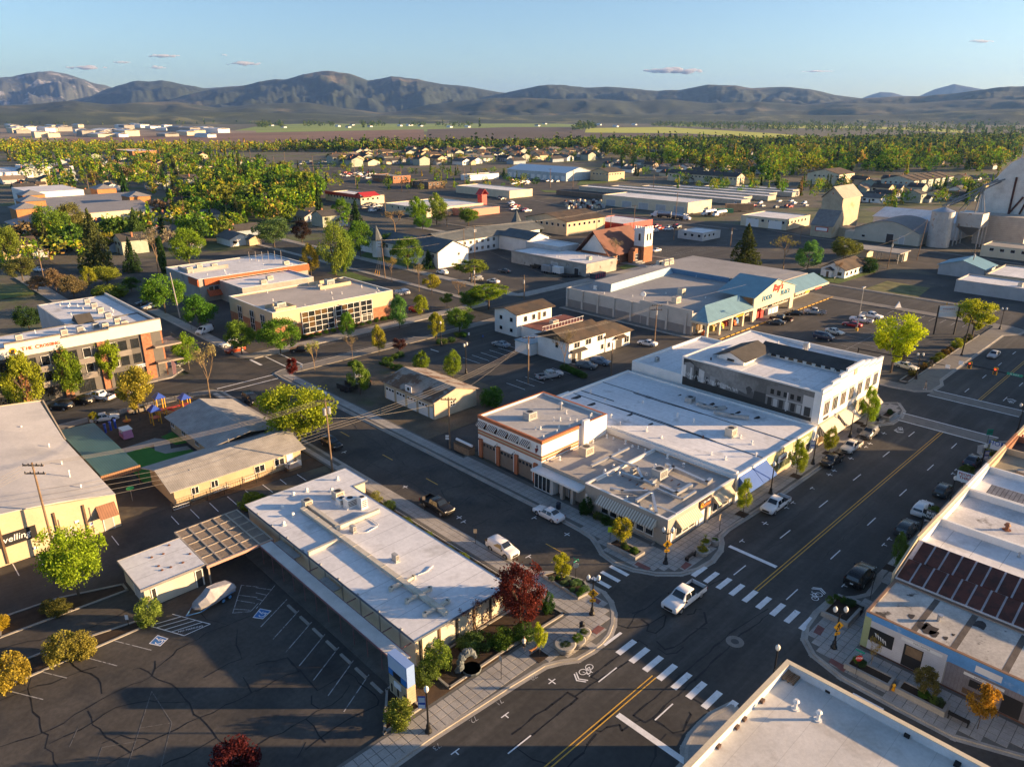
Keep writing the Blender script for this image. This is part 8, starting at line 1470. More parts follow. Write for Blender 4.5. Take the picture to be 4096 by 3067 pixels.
for a in (('12',(380,530),-5,620,'round',(.25,.24,.02),'large yellow-green tree at the corner of the day-care building'),('03',(680,175),-410,520,'round',(.24,.26,.02),'bright yellow-green tree in front of the tan hall'),('11',(690,720),262,270,'poplar',(.20,.21,.03),'tall feathery poplar behind the tan brick office'),('11',(775,705),330,180,'poplar',(.18,.20,.03),'second, shorter poplar just right of the tall one'),
    ('31',(1060,1560),1050,470,'vase',YL,'big brilliant yellow tree at the near edge of the supermarket lot'),('31',(1760,1255),945,390,'vase',(.34,.30,.02),'second brilliant yellow tree in front of the marquee sign'),('21',(2010,640),275,330,'conifer',(.075,.085,.02),'broad dark conifer behind the supermarket'),
    ('31',(130,665),385,240,'bare',(.25,.17,.05),'bare tan tree beside the pale birch'),('31',(340,680),420,230,'oval',(.13,.20,.05),'pale green birch right of the bare tan tree'),('31',(650,600),395,250,'round',(.18,.15,.03),'golden-olive tree behind the white cottage'),('31',(860,690),575,170,'bush',DG,'dark green shrub at the end of the cottage'),
    ('22',(945,1425),1172,185,'small',(.30,.24,.02),'small yellow tree in the trough planter by the restaurant'),('22',(1995,1130),815,150,'oval',(.27,.25,.02),'slim yellow street tree before the blue awning'),('23',(430,70),-174,170,'small',(.33,.27,.02),'small round golden tree in the planted bed by the stop sign'),
    ('32',(240,805),490,160,'oval',(.25,.22,.02),'yellow street tree in front of the pawn sign'),('32',(525,605),368,120,'oval',(.26,.24,.02),'yellow street tree beside the black pickup'),('32',(848,372),28,165,'oval',(.27,.27,.02),'tallest yellow street tree, by the cream awnings'),('32',(1100,1610),1290,160,'oval',(.12,.14,.03),'small green street tree left of the rusty roof'),('32',(1700,850),705,150,'oval',(.12,.14,.03),'small green tree behind the white sign board'),('32',(1920,690),490,120,'oval',(.26,.22,.02),'yellow tree behind the hanging roof-line sign'),('32',(1415,1180),1060,100,'small',(.14,.14,.03),'small tree just showing above the bridal sign'),
    ('23',(238,705),418,125,'small',(.36,.31,.02),'little yellow tree beside the walking person'),('33',(880,815),545,160,'bare',(.34,.17,.03),'bare-branched tree with a few orange leaves in a planter'),('33',(1335,1075),820,220,'small',(.13,.10,.03),'olive-brown tree in the middle planter'),('33',(1805,1335),975,245,'small',OR_,'orange autumn-coloured tree at the lower right'),
    ('23',(70,445),-90,430,'round',(.14,.026,.020),'large dark red-leaved tree at the office corner'),('13',(1905,560),255,300,'bare',(.11,.016,.018),'smaller red-leaved tree against the office front'),('03',(2050,1720),1450,380,'bush',DR,'dark red shrub at the bottom edge of the near lot')): T(*a)
SH = (('23',(310,330),160,110,(.05,.09,.02),'round dark green shrub behind the red-leaved tree'),('13',(1570,850),590,230,(.17,.18,.03),'yellow-green shrub at the office front corner'),('13',(1470,930),760,190,(.12,.13,.03),'low shrub at the corner of the garden bed'),('13',(1240,1300),1095,250,(.18,.15,.03),'olive shrub at the foot of the pylon sign'),('13',(1880,640),520,280,(.08,.11,.03),'ground-cover clump under the small red-leaved tree'),('23',(100,560),420,200,(.07,.10,.025),'ground-cover clump by the pavement'),('13',(2120,600),480,240,(.09,.12,.02),'ground-cover clump in the garden corner'),
      ('03',(1300,415),210,205,(.20,.20,.04),'round yellow-green shrub beside the cream garage'),('03',(550,745),515,260,(.26,.17,.04),'orange-tipped shrub, left of a joined pair'),('03',(735,690),500,200,(.27,.17,.04),'orange-tipped shrub, right of a joined pair'),('03',(110,965),700,280,(.30,.20,.03),'golden-orange shrub at the left edge'),('03',(20,460),350,130,(.36,.22,.02),'yellow shrub at the far left of the grassy strip'),('03',(520,335),222,190,(.15,.11,.03),'brown-green shrub in the grassy strip'),('03',(420,300),230,150,(.11,.09,.03),'darker low shrub in the grassy strip'),
      ('22',(640,1130),992,125,(.035,.065,.015),'dark cone-shaped shrub by the restaurant wall'),('22',(745,1180),1105,85,(.13,.13,.03),'small olive shrub by the restaurant wall'),('22',(812,1220),1140,95,(.06,.09,.02),'dark green shrub under the striped awning'),('22',(868,1235),1175,60,(.12,.14,.03),'little light shrub under the striped awning'),('12',(1040,1025),935,110,(.22,.19,.06),'flowering shrub beside the office rear wall'),('12',(1150,1090),1015,115,(.08,.09,.03),'dark shrub beside the flowering one'),('12',(2035,195),30,190,(.07,.13,.02),'green shrub beside the four-door garage'),('12',(50,1010),955,90,(.10,.13,.03),'low shrub behind the white office roof'),('02',(2170,1060),960,210,(.22,.20,.02),'yellow shrub beside the carport end'))
for c_, b_, tp, w_, col, l in SH: T(c_, b_, tp, w_, 'bush', col, l)
for i in range(9): treew('bush',49.9+RU(-.3,.3),56.5+i*2.4,.9,2.3,(.15,.15,.025),'clump of the low hedge along the office side street','office side-street hedge')
for i,(px,py) in enumerate(((1250,1590),(1355,1535),(1410,1510),(1460,1470),(1500,1440),(1540,1410),(1580,1385),(1640,1345),(1700,1305),(1735,1280))):
    x,y = q('31',px,py);treew('bush',x,46.6,(1.3,1.4,1.0,1.1,1.3,1.4,1.3,2.2,1.2,1.6)[i],(1.9,1.7,2.0,2.2,2.4,1.9,1.7,2.9,1.6,2.0)[i],((.10,.09,.02),(.16,.09,.03),(.07,.09,.02),(.09,.1,.02),(.19,.17,.02),(.16,.08,.02),(.15,.08,.03),(.27,.24,.02),(.12,.1,.02),(.10,.09,.03))[i],'clipped shrub in the hedge row along the supermarket lot','clipped hedge row')
for k, (x, y, z) in enumerate(PL):
    for i in range((4,2,3,5,3)[k]): treew('bush',x+RU(-.3,.3)*(1 if k < 3 else 4),y+RU(-1.6,1.6)*(1 if k != 4 else .2),RU(.5,.9),RU(.7,1.1),RC(((.07,.12,.02),(.12,.15,.03),(.05,.07,.03))),'small plant in a concrete trough planter','plants in the trough planters',z)
for k,(x,y,z) in enumerate(POT): treew('bush',x,y,(.15,.7,.3,.4,.35,.25)[k],(1.5,1.1,.9,1.4,1.1,.8)[k],((.04,.05,.02),(.10,.15,.02),(.09,.12,.03),(.28,.20,.02),(.26,.19,.02),(.12,.14,.03))[k],'planting filling a round concrete planter','plants in the round planters',z)
for x, y, z in (POT[3], POT[4]):
    m = M(); rs = np.random.RandomState(3)
    for i in range(26): a = rs.rand()*6.28;e = rs.uniform(.25,.9);m.add([(x-.03*math.sin(a),y+.03*math.cos(a),z+.7),(x+.03*math.sin(a),y-.03*math.cos(a),z+.7),(x+.75*e*math.cos(a),y+.75*e*math.sin(a),z+.7+.75*(1.1-e))],[(0,1,2)])
    t = thing('spiky_plant','spiky palm-like plant in the '+('front' if (x,y,z) == POT[3] else 'rear')+' round planter at the restaurant kerb','plant',(x,y,z));ob('blades',m,leafy,t,color=(.10,.14,.04));ob('stem',M().cyl(x,y,z,z+.72,.05,n=6),bark,t)
for px,py in ((340,60),(400,50),(480,60),(530,110),(520,160),(580,190),(600,170),(630,150),(560,90),(450,100)):
    x,y = q('23',px,py);treew('bush',x,y,RU(.4,.9),RU(.6,1.2),RC(((.07,.12,.02),(.12,.15,.06),(.16,.17,.1))),'low shrub in the planted bed beside the stop sign','shrubs beside the stop sign',.3)
MID = (('11',(215,1400),1095,340,'round',BG,'bright green tree at the left corner of the tan brick office'),('11',(795,1260),1040,140,'oval',BG,'slim green tree before the window grid'),('11',(835,1455),1235,115,'bare',(.18,.12,.06),'thin bare tree in the verge between two yellow trees'),('11',(1065,1405),1150,130,'oval',GO,'golden slim tree on the near verge'),('11',(510,1570),1275,170,'bare',(.27,.22,.04),'bare tree with yellow buds at the gravel yard corner'),('11',(325,1635),1440,110,'small',(.14,.02,.015),'small red-leaved tree at the side street corner'),('11',(1240,1405),1265,135,'small',(.08,.03,.025),'small dark purple tree at the middle lot entry'),('11',(1240,1180),895,165,'oval',(.13,.20,.05),'pale green tree at the right corner of the tan brick office'),('11',(1425,1075),890,145,'oval',(.24,.22,.02),'yellow-green tree before the red vehicle'),('11',(1560,1275),1040,155,'oval',GO,'golden tree beside the dark park lamp'),
    ('11',(1760,1215),1000,260,'round',BG,'bright green tree at the middle lot'),('11',(1855,1015),860,230,'round',GN,'green tree left of the spreading tree'),('11',(2010,1015),800,350,'spread',(.22,.22,.02),'wide flat-topped yellow-green tree'),('11',(1650,1000),880,120,'small',(.15,.18,.03),'small green tree in the side lot'),('11',(1410,860),615,105,'bare',BR_,'slender bare brown tree by the street'),('11',(1520,890),720,145,'small',GO,'rounded golden tree by the street'),('11',(1175,790),560,115,'bare',(.25,.16,.04),'bare golden-brown tree near the guy wires'),('11',(1750,900),765,150,'bare',(.2,.13,.07),'spreading bare tree by the side lot'),('11',(1860,790),585,310,'spread',(.19,.17,.03),'olive spreading tree in the care home lot'),('11',(480,735),445,165,'oval',(.26,.20,.025),'golden tree in front of the red panels'),
    ('11',(1490,660),500,160,'conifer',DG,'small dark conifer against the white care home'),('11',(1310,675),390,260,'round',BG,'green tree on the care home lawn'),('11',(1150,545),360,190,'round',GN,'green tree beside the care home turret'),('11',(905,565),250,230,'round',BG,'green tree left of the care home turret'),('11',(1200,350),150,270,'bare',BR_,'large bare brown tree behind the care home'),('11',(1440,335),210,150,'round',BG,'bright green tree behind the care home'),('11',(1390,260),45,210,'oval',YG,'tall yellow-green tree before the white store'),('11',(1560,290),15,210,'oval',(.2,.22,.03),'tall green tree beside the pinkish bare one'),('11',(1650,300),155,170,'bare',(.26,.17,.12),'pinkish bare tree before the white store'),('11',(1835,295),130,185,'round',BG,'round green tree before the salmon-roofed restaurant'),('11',(870,340),60,170,'conifer',DG,'dark conifer behind the poplar'),('11',(740,245),55,180,'oval',BG,'green tree left of the dark conifer'),('11',(160,485),215,310,'round',(.1,.14,.04),'spreading green tree before the recreational vehicles'),('11',(400,445),245,165,'round',(.05,.025,.02),'dark purple tree before the recreational vehicles'),
    ('11',(1430,1565),1375,150,'oval',YG,'left of three young trees in the middle lot'),('11',(1700,1610),1370,165,'oval',YG,'middle of three young trees in the middle lot'),('12',(900,95),-190,195,'oval',(.16,.2,.03),'right of three young trees in the middle lot'),('21',(890,645),400,125,'bare',(.18,.13,.08),'bare tree before the church gable'),('21',(450,1535),1190,180,'bare',(.2,.14,.08),'bare tree before the white office'),('31',(600,745),600,70,'bare',(.25,.12,.06),'slim reddish bare tree at the cottage'),
    ('01',(850,685),140,350,'conifer',(.10,.095,.03),'huge broad conifer left of the offices'),('01',(1150,690),390,190,'conifer',CF,'dark conifer right of the huge one'),('01',(1370,700),310,290,'bare',(.3,.22,.13),'large bare pale tree behind the cypress'),('01',(1420,712),388,66,'cypress',(.05,.075,.02),'narrow column-shaped cypress behind the offices'),('01',(1640,650),310,280,'round',YG,'yellow-green tree behind the red-panelled office'),('01',(1430,1050),720,345,'round',(.12,.19,.02),'bright green street tree before the red-panelled office'),('01',(1735,1195),895,295,'round',(.08,.14,.02),'dark green street tree beside the tall grey pole'),('01',(2090,1405),1115,260,'round',BG,'bright green tree at the tan office drive'),('01',(1635,1535),1215,235,'oval',YG,'yellow-green street tree by the feather flag'),('02',(1815,125),-354,270,'bare',(.3,.22,.08),'bare tan tree at the day-care corner'),
    ('01',(470,475),110,290,'round',BG,'green tree before the school'),('01',(640,430),95,240,'round',OL,'olive tree right of the green one before the school'),('01',(430,440),235,170,'round',(.2,.18,.13),'silvery tree at the school drive'),('01',(1200,490),140,270,'conifer',(.09,.10,.03),'conifer before the school end'),('01',(1555,305),150,115,'conifer',CF,'small pointed conifer at the school street'),('01',(1440,248),185,50,'conifer',CF,'very small conifer at the school end'),('01',(1140,865),735,150,'round',(.07,.12,.02),'low green tree behind the apartment house'),
    ('01',(330,865),725,170,'round',BR_,'brown tree, left of the brown group'),('01',(490,865),665,180,'round',BR_,'brown tree, tallest of the brown group'),('01',(640,915),725,230,'round',BR_,'brown tree, right of the brown group'),('01',(780,835),645,140,'oval',GO,'slim golden tree behind the apartment house'),('01',(930,805),635,230,'round',(.24,.2,.03),'golden tree behind the apartment house roof'),('01',(960,905),800,260,'bush',(.2,.2,.03),'yellow-green thicket behind the apartment house roof'),('01',(100,650),285,230,'round',(.19,.17,.03),'tall golden-green tree at the left edge'),('01',(200,770),555,250,'round',(.12,.11,.03),'dark olive tree at the left street'),('01',(260,1210),985,240,'round',(.04,.07,.02),'dark green tree behind the apartment house wing'),('01',(20,620),280,200,'round',(.24,.2,.03),'golden tree cut by the left edge'),
    ('02',(250,235),-264,330,'oval',(.24,.22,.02),'yellow-green street tree, first from the left at the apartment house'),('02',(625,130),-314,260,'oval',(.18,.19,.02),'green street tree, second from the left at the apartment house'),('02',(975,40),-360,230,'vase',(.26,.24,.02),'airy yellow street tree, third from the left at the apartment house'),('02',(1212,315),-120,360,'vase',(.30,.24,.03),'sparse yellow tree inside the playground fence'),('02',(820,345),250,80,'small',(.25,.2,.02),'sapling beside the white sedan'))
for a in MID: T(*a)
for i in range(9): x,y = q('21',20+i*38,345-(i % 3)*6);treew('bush',x,y,3.6,4.6,(.17,.18,.03),'clump of the tall hedge before the two-storey tan office','tall hedge before the tan office')
for i,p in enumerate(((1120,1470),(1160,1465),(1200,1440),(1245,1425),(1105,1490),(1150,1510),(1195,1530),(1240,1540),(830,1500),(860,1500),(1580,1315),(1630,1310),(1690,1295),(1740,1250),(1790,1250))): x,y = q('11',*p);treew('bush',x,y,RU(.9,1.4),RU(1.5,2.4),RC(((.09,.14,.02),(.12,.15,.03),(.06,.09,.03))),'clipped shrub in the verges of the middle lot','middle lot verge shrubs')
for i in range(10): x,y = q('21',450+i*18,1530+i*8);treew('bush',x,y,1.1,2.0,(.08,.12,.025),'clump of the hedge before the white office','white office hedge')
for i in range(14): x,y = q('11',420+i*62,1265-i*14);treew('bush',x,y,RU(.6,1.2),RU(1.2,2.2),(.07,.11,.02),'low shrub along the foot of the tan brick office','tan brick office shrubs')
# suburbs: individual trees scattered between the houses
CNM = {YG: 'yellow-green ', BG: 'bright green ', GN: 'green ', OL: 'olive ', GO: 'golden ', BR_: 'brown '}
def grove(poly,n,label,group,cols,dmin=6,hr_=(6,12),avoid=7,kinds=('round_lo','round_lo','oval_lo','conifer_lo')):
    xs = [p[0] for p in poly]; ys = [p[1] for p in poly]; c = tr = 0
    while c < n and tr < 8000:
        tr += 1; x, y = RU(min(xs), max(xs)), RU(min(ys), max(ys))
        if not inside((x,y),poly) or any(abs(x-a) < avoid and abs(y-b_) < avoid for a,b_ in HP) or any(abs(x-a) < dmin and abs(y-b_) < dmin for a,b_ in TREES): continue
        k = RC(kinds);h = RU(*hr_);co = RC(cols) if not k.startswith('con') else RC((CF,DG,(.08,.08,.03)));treew(k,x,y,h*(1.35 if k.startswith('con') else 1),h*(RU(.8,1.1) if not k.startswith('con') else RU(.4,.55)),co,('tall ' if h > sum(hr_) / 2 else 'smaller ')+('dark conifer ' if k.startswith('con') else CNM.get(co,'light olive ')+('upright ' if k[0] == 'o' else 'round ')+'tree ')+label,group);c += 1
mix_ = (YG,BG,GN,OL,GO,BR_,(.15,.17,.03),(.2,.18,.03));dim = (GN,DG,OL,(.1,.1,.03),(.12,.13,.03),BR_)
grove(zl,60,'in the left-hand suburb','left-hand suburb trees',mix_,7,(8,14));grove(zw,26,'by the older houses at the left','trees at the older houses',mix_,6,(7,13));grove(zr,20,'near the storage yard houses','trees near the storage yard',mix_,7,(6,10));grove(zt,34,'among the tract houses','tract garden trees',mix_,7,(5,10))
zg = inzone([('01',300,130),('01',1200,20),('00',2000,1560),('10',200,1450),('00',1500,1330),('00',100,1330),('00',0,1656)]);MASS = [(zg,210,(9,16),'trees of the wooded suburb around the school')]
zh = inzone([('11',0,330),('11',300,300),('11',650,60),('10',420,1640),('10',0,1520),('00',1900,1600),('01',1600,120)]);grove(zh,34,'in the grove behind the offices','dense grove trees',(YG,BG,GN,(.22,.2,.03)),6,(10,16),5)
zi = inzone([('31',1000,240),('31',2100,60),('30',2100,1600),('30',1000,1640)]);MASS.append((zi,40,(6,11),'trees beyond the grain yard'));zj = inzone([('30',0,1560),('30',2000,1480),('30',2000,1400),('20',1300,1380),('20',700,1310),('20',700,1345)]);MASS += [(zj,70,(16,25),'tallest trees of the right-hand suburb'),(zj,330,(10,19),'large trees of the right-hand suburb'),(zl,150,(8,13),'further trees of the left-hand suburb'),(zt,260,(5,9),'garden trees among the tract houses'),(zr,60,(5,9),'garden trees around the gabled houses'),(zw,55,(7,12),'further trees by the older houses'),(zh,130,(9,16),'further trees of the dense grove')]
# the mass beyond: one object, nobody could count it
farleaf = leafmat('foliage_far', .3, .3, True)
def mass(name, polys, n, hr_, per, leaf, col, label, kinds=(1, 1, 0), zb=-.1, clump=0.):
    HA = np.array(HP);rs = np.random.RandomState(11+n);V = [];unit_ = [crown_pts('round',per,rs),crown_pts('oval',per,rs),crown_pts('conifer',per,rs),crown_pts('round',per,rs)]
    poly = polys; xs = [p[0] for p in poly]; ys = [p[1] for p in poly]; c = tr = 0
    while c < n and tr < n * 30:
        tr += 1; x, y = rs.uniform(min(xs), max(xs)), rs.uniform(min(ys), max(ys))
        if not inside((x, y), poly) or (np.abs(HA - (x, y)).max(1) < 7).any(): continue
        k = rs.choice(4,p=(.4,.2,.2,.2));h = rs.uniform(*hr_);w = h*(.42 if k == 2 else rs.uniform(.8,1.1));h *= 1.3 if k == 2 else 1;p = unit_[k]*np.array([w,w,h])+np.array([x,y,zb]);V.append(quads(p,leaf*h,rs,.2));c += 1
    o = ob(name,npmesh(name,np.concatenate(V),farleaf),None,color=col,kind='stuff');tag(o,label,'trees');return o
MASS.append((inzone([('10',0,1600),('10',1500,1656),('20',300,1640),('10',2211,1480),('10',700,1450),('10',0,1440)]),150,(4,8),'street trees along the highway lots'));MASS.append((inzone([('20',1250,1656),('31',400,60),('30',1000,1620),('20',1400,1560)]),60,(5,10),'trees around the storage yard'))
for z_, n_, h_, l_ in MASS:
    for f_,c_,w_ in ((.4,(.30,.33,.03),'yellow-green '),(.25,(.17,.24,.03),'green '),(.2,(.28,.24,.05),'golden '),(.15,(.06,.09,.03),'dark ')): mass('suburban_woods',z_,int(n_*f_),h_,170,.058,c_,w_+l_)
zA = inzone([('20',700,1300),('30',2150,1400),('30',2200,1200),('30',0,1238),('20',1500,1232),('20',300,1252),('10',2100,1262),('10',1200,1272),('10',300,1280),('10',200,1310),('10',1500,1320)])
mass('suburban_woods',zA,2600,(6,17),36,.11,(.19,.22,.04),'mass of green and olive trees covering the far suburb');mass('suburban_woods',zA,1200,(5,15),36,.11,(.27,.27,.04),'yellow-green trees mixed through the far suburb');mass('suburban_woods',zA,1000,(8,20),36,.11,(.05,.075,.028),'dark evergreens mixed through the far suburb')
zB = inzone([('00',0,1330),('00',1500,1330),('10',900,1300),('10',700,1282),('00',1800,1278),('00',1000,1272),('00',0,1255)]);mass('suburban_woods',zB,700,(6,15),40,.1,(.32,.29,.04),'golden-green trees at the far left edge of town')
zC = inzone([('00',0,1085),('00',2211,1075),('10',2211,1040),('20',1500,1060),('20',2211,1075),('30',2211,1120),('30',2211,1030),('20',2211,1025),('10',2211,1022),('00',0,1060)]);mass('distant_woods',zC,3000,(14,26),14,.18,(.08,.11,.04),'dark tree belts across the far valley floor');mass('distant_woods',zC,1800,(12,24),14,.18,(.17,.19,.05),'lighter tree belts across the far valley floor')
zD = inzone([('20',1200,1095),('20',2211,1140),('30',500,1150),('30',2211,1190),('30',2211,1120),('30',900,1100),('20',2100,1070),('20',1250,1070)]);mass('distant_woods',zD,800,(10,20),24,.13,(.12,.15,.04),'trees between the right-hand fields')
for cell,pts,n_ in (('10',[(900,1105),(1100,1105),(1100,1090),(900,1090)],14),('10',[(1180,1105),(1950,1105),(1950,1080),(1180,1080)],30),('10',[(400,1100),(700,1100),(700,1085),(400,1085)],14),('20',[(540,1140),(720,1120),(720,1095),(560,1095)],50),('10',[(0,1110),(250,1110),(250,1080),(0,1080)],40)): mass('distant_woods',inzone([(cell,*p) for p in pts]),n_,(14,30),60,.1,(.10,.13,.03),'clump of trees standing in the far fields')
# ------------------------------------------------------------ fields, far industry
fb = mat('soil_tilled',(.20,.12,.08),.95,.2,.004,alt=(.14,.085,.06),alts=.003,altth=.5,altw=.2);fg = mat('field_green',(.22,.29,.06),.95,.2,.003,alt=(.15,.22,.06),alts=.002,altth=.5,altw=.2);fy = mat('field_bright',(.42,.44,.06),.95,.12,.003);fd = mat('field_dark',(.10,.075,.055),.95,.2,.004)
def field(mt, pts, z): struct('field', M().quad(*[(*q(*p), z) for p in pts]), mt)
field(fg,[('00',1900,1150),('10',2211,1130),('20',600,1140),('20',600,1080),('10',2211,1046),('10',700,1048),('10',0,1095)],-.15);field(fb,[('00',500,1245),('10',0,1240),('10',1450,1225),('10',1450,1118),('10',0,1146),('00',1700,1160),('00',500,1200)],-.1);field(fd,[('10',1480,1225),('10',2211,1220),('20',560,1225),('20',640,1150),('20',560,1100),('20',0,1098),('10',1480,1118)],-.1)
field(fy,[('20',630,1145),('20',1500,1152),('20',2211,1195),('30',420,1210),('30',430,1185),('20',2211,1150),('20',1300,1098),('20',640,1108)],-.08);field(fd,[('20',600,1190),('20',1600,1180),('20',2211,1215),('20',2211,1198),('20',1500,1155),('20',620,1148)],-.12);field(fy,[('30',0,1108),('30',900,1110),('30',1700,1150),('30',1700,1120),('30',600,1085),('30',0,1082)],-.1);field(fg,[('20',1400,1085),('20',1900,1110),('20',1500,1062),('20',1380,1062)],-.09)
struct('field',M().quad(*[(*q(*p),-.14) for p in (('00',0,1235),('00',900,1235),('00',2211,1180),('00',2211,1130),('00',0,1110))]),mat('industrial_ground',(.24,.19,.14),.95,.2,.005))
rs = np.random.RandomState(4)
for i in range(54):
    px,py = rs.uniform(0,1950),rs.uniform(1098,1192);x,y = q('00',px,py);L0 = rs.uniform(25,110)*(y / 2500) ** .5;w0 = rs.uniform(20,45);hgt_ = rs.uniform(6,14);t = thing('industrial_building','pale flat-roofed industrial building on the far left plain','building',(x,y,-.1),group='industrial buildings on the far plain')
    ob('wall',M().box(x,x+w0,y,y+L0,-.1,hgt_),(whitew,cream,conc)[i % 3],t);ob('roof',M().gable(x-1,x+w0+1,y-1,y+L0+1,hgt_-.1,hgt_+3,.4,'y'),(white_r,mat('roof_far',(.62,.62,.62),.7),grey_r2)[i % 3],t)
for i in range(20):
    cell,(px,py) = (('10',(rs.uniform(0,1950),rs.uniform(1080,1108))) if i < 12 else ('20',(rs.uniform(0,1900),rs.uniform(1060,1100))));x,y = q(cell,px,py);t = thing('farm_building','pale farm building among the far fields','building',(x,y,0),group='farm buildings in the fields');ob('wall',M().box(x,x+14,y,y+26,0,5),whitew,t);ob('roof',M().gable(x-.6,x+14.6,y-1,y+27,4.9,8,.3,'y'),shingle_s if i % 2 else white_r,t)
# ------------------------------------------------------------ mountains
from mathutils import noise as mn
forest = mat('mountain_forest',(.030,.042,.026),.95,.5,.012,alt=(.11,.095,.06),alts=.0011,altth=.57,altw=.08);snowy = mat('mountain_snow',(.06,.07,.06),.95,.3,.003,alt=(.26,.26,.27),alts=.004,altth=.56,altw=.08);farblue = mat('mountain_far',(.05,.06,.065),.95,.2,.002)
def ridge(label, prof_, dist, width, mt, seed, rough=.24, nx=240, nt=36, foot=0.):
    pts = [];
    for dx, dy in prof_:
        px,py = dx*4096 / 2212,dy*4096 / 2212;d = _fw*F+_rt*(px-CX)+_up*(CY-py);pts.append((math.atan2(d[1],d[0]),CAMZ+dist*d[2] / math.hypot(d[0],d[1])))
    pts.sort();az = np.linspace(pts[0][0],pts[-1][0],nx);hh = np.interp(az,[p[0] for p in pts],[p[1] for p in pts]);v = [];f = []
    for i in range(nx):
        for j in range(nt):
            t = -1+2*j / (nt-1);r = dist+t*width;x,y = r*math.cos(az[i]),r*math.sin(az[i]);s = 1-abs(t);base = hh[i]*(s ** 1.15)
            n1 = mn.fractal(Vector((x / 700+seed,y / 700,0)),.7,2.1,6);n2 = mn.ridged_multi_fractal(Vector((x / 1150,y / 1150+seed,3)),.85,2.1,6,1.0,2.0)-1.1
            z = base+hh[i]*rough*(n1*.7+n2*.9)*(4*s*(1-s)+.08*(s > .9))-(1-s) ** 3*5
            v.append((x, y, max(z, -3 if abs(t) < .98 else -3)))
    for i in range(nx - 1):
        for j in range(nt - 1): a = i * nt + j; f.append((a, a + nt, a + nt + 1, a + 1))
    m = M(); m.v = v; m.f = f; o = ob('mountain', m, mt, None, True, kind='structure'); return o
ridge('',[(-160,190),(-60,172),(0,166),(60,160),(80,154),(110,153),(150,162),(200,178),(230,186),(300,205),(420,235)],15500,2600,snowy,1.2)
ridge('', [(380, 200), (440, 190), (560, 180), (640, 192), (700, 210)], 16500, 1500, snowy, 8.2, .1, 80)
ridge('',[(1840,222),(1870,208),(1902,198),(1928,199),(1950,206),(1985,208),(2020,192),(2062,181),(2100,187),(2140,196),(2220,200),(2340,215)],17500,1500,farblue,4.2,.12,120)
ridge('',[(-150,230),(0,226),(120,222),(200,205),(245,188),(290,171),(330,170),(348,168),(390,179),(440,190),(520,205),(620,225),(700,240)],12500,2300,forest,2.7)
ridge('',[(250,242),(340,222),(430,200),(470,190),(520,183),(560,173),(615,170),(655,158),(712,152),(755,158),(795,172),(845,162),(900,169),(950,180),(1010,186),(1070,196),(1110,202),(1200,215),(1330,236)],10800,2500,forest,5.1,.25,360,48)
ridge('',[(940,240),(1050,208),(1100,198),(1140,190),(1185,184),(1230,187),(1262,189),(1310,185),(1370,191),(1420,196),(1470,194),(1530,181),(1590,181),(1625,188),(1690,187),(1745,192),(1800,204),(1860,213),(1950,222),(2060,232)],9800,2200,forest,7.7,.25,360,48)
ridge('',[(1640,240),(1760,222),(1850,214),(1920,209),(1990,207),(2060,200),(2110,194),(2180,187),(2250,184),(2380,180),(2500,190)],8200,1800,forest,9.9,.24,240,36)
ridge('',[(-250,240),(-60,228),(60,226),(160,217),(230,226),(300,222),(380,219),(470,232),(560,224),(660,221),(760,236),(820,244),(860,240),(930,226),(1000,216),(1070,209),(1130,208),(1200,214),(1280,212),(1360,219),(1450,214),(1530,220),(1640,216),(1740,226),(1840,222),(1950,224),(2080,216),(2212,208),(2400,200)],7300,1500,mat('mountain_foothill',(.040,.052,.028),.95,.35,.004,alt=(.11,.10,.055),alts=.0016,altth=.56,altw=.08),3.3,.26,320,30)
ridge('',[(-250,247),(0,243),(150,240),(300,243),(420,238),(540,242),(680,244),(760,249),(1200,249),(1270,243),(1330,247),(1800,248),(1950,244),(2080,238),(2212,232),(2400,225)],5600,700,mat('mountain_near',(.045,.06,.028),.95,.35,.006,alt=(.12,.12,.05),alts=.003,altth=.55,altw=.1),6.3,.25,260,14)
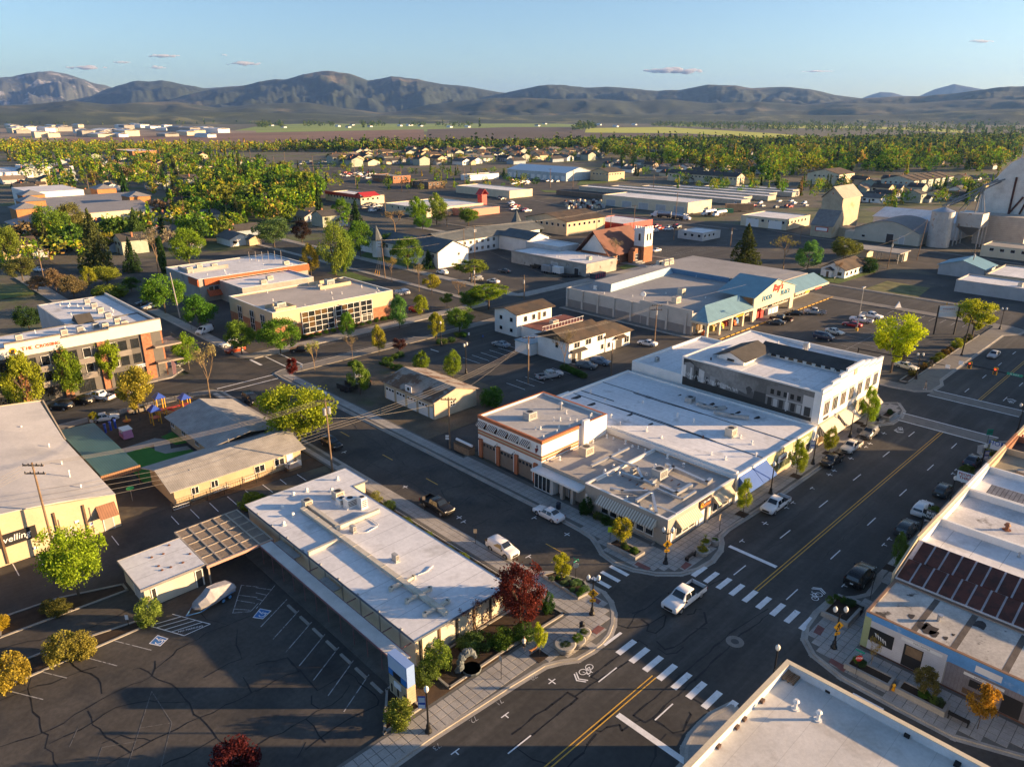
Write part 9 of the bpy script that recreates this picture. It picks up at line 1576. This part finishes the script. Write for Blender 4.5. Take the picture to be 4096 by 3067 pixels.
# ------------------------------------------------------------ air and clouds
hz = bpy.data.materials.new('haze');hz.use_nodes = True;n_ = hz.node_tree;n_.nodes.remove(n_.nodes['Principled BSDF']);pv = n_.nodes.new('ShaderNodeVolumePrincipled');pv.inputs['Density'].default_value = HAZE;pv.inputs['Color'].default_value = (.22,.44,1,1);pv.inputs['Anisotropy'].default_value = .2;n_.links.new(pv.outputs[0],[k for k in n_.nodes if k.type == 'OUTPUT_MATERIAL'][0].inputs['Volume'])
tag(ob('haze',M().box(-22000,22000,-22000,22000,-5,1100),hz,kind='stuff'),'thin blue evening haze filling the valley','haze')
cm_ = bpy.data.materials.new('cloud');cm_.use_nodes = True;n_ = cm_.node_tree;n_.nodes.remove(n_.nodes['Principled BSDF']);pv = n_.nodes.new('ShaderNodeVolumePrincipled');pv.inputs['Density'].default_value = .0065;pv.inputs['Color'].default_value = (.86,.86,.92,1);n_.links.new(pv.outputs[0],[k for k in n_.nodes if k.type == 'OUTPUT_MATERIAL'][0].inputs['Volume'])
for k,(dx,dy,w,h) in enumerate(((187,147,68,7),(262,135,32,5),(352,122,60,7),(340,147,34,6),(527,139,62,8),(485,120,14,4),(1455,155,118,13),(2120,90,42,6),(1768,155,62,3))):
    px,py = dx*4096 / 2212,dy*4096 / 2212;d = _fw*F+_rt*(px-CX)+_up*(CY-py);d /= math.hypot(d[0],d[1]);D_ = 42000;c0 = np.array([0,0,CAMZ])+d*D_;s = 1.852 / F*D_;m = M();rs = np.random.RandomState(k)
    for i in range(16): u = rs.uniform(-.5,.5);rr = w*s*.09*rs.uniform(.6,1.3)*(1.15-abs(u)*1.6);o_ = _rt*u*w*s;m.ball(tuple(c0+o_+np.array([0,0,rs.uniform(-.15,.35)*h*s*(1-abs(u))])),(rr*1.5,rr*1.5,h*s*.5*rs.uniform(.35,.8)*(1.2-abs(u)*1.6)),10,6)
    tag(ob('cloud',m,cm_,None,True),('small flat grey cloud above the snowy peak','smaller grey cloud right of the first one','thin grey cloud highest at the left','faint grey scrap below the highest left cloud','grey cloud above the left-centre ridge','tiny grey cloud wisp','long white cloud right of centre','pale cloud at the upper right','faint thin cloud streak at the right')[k],'cloud')
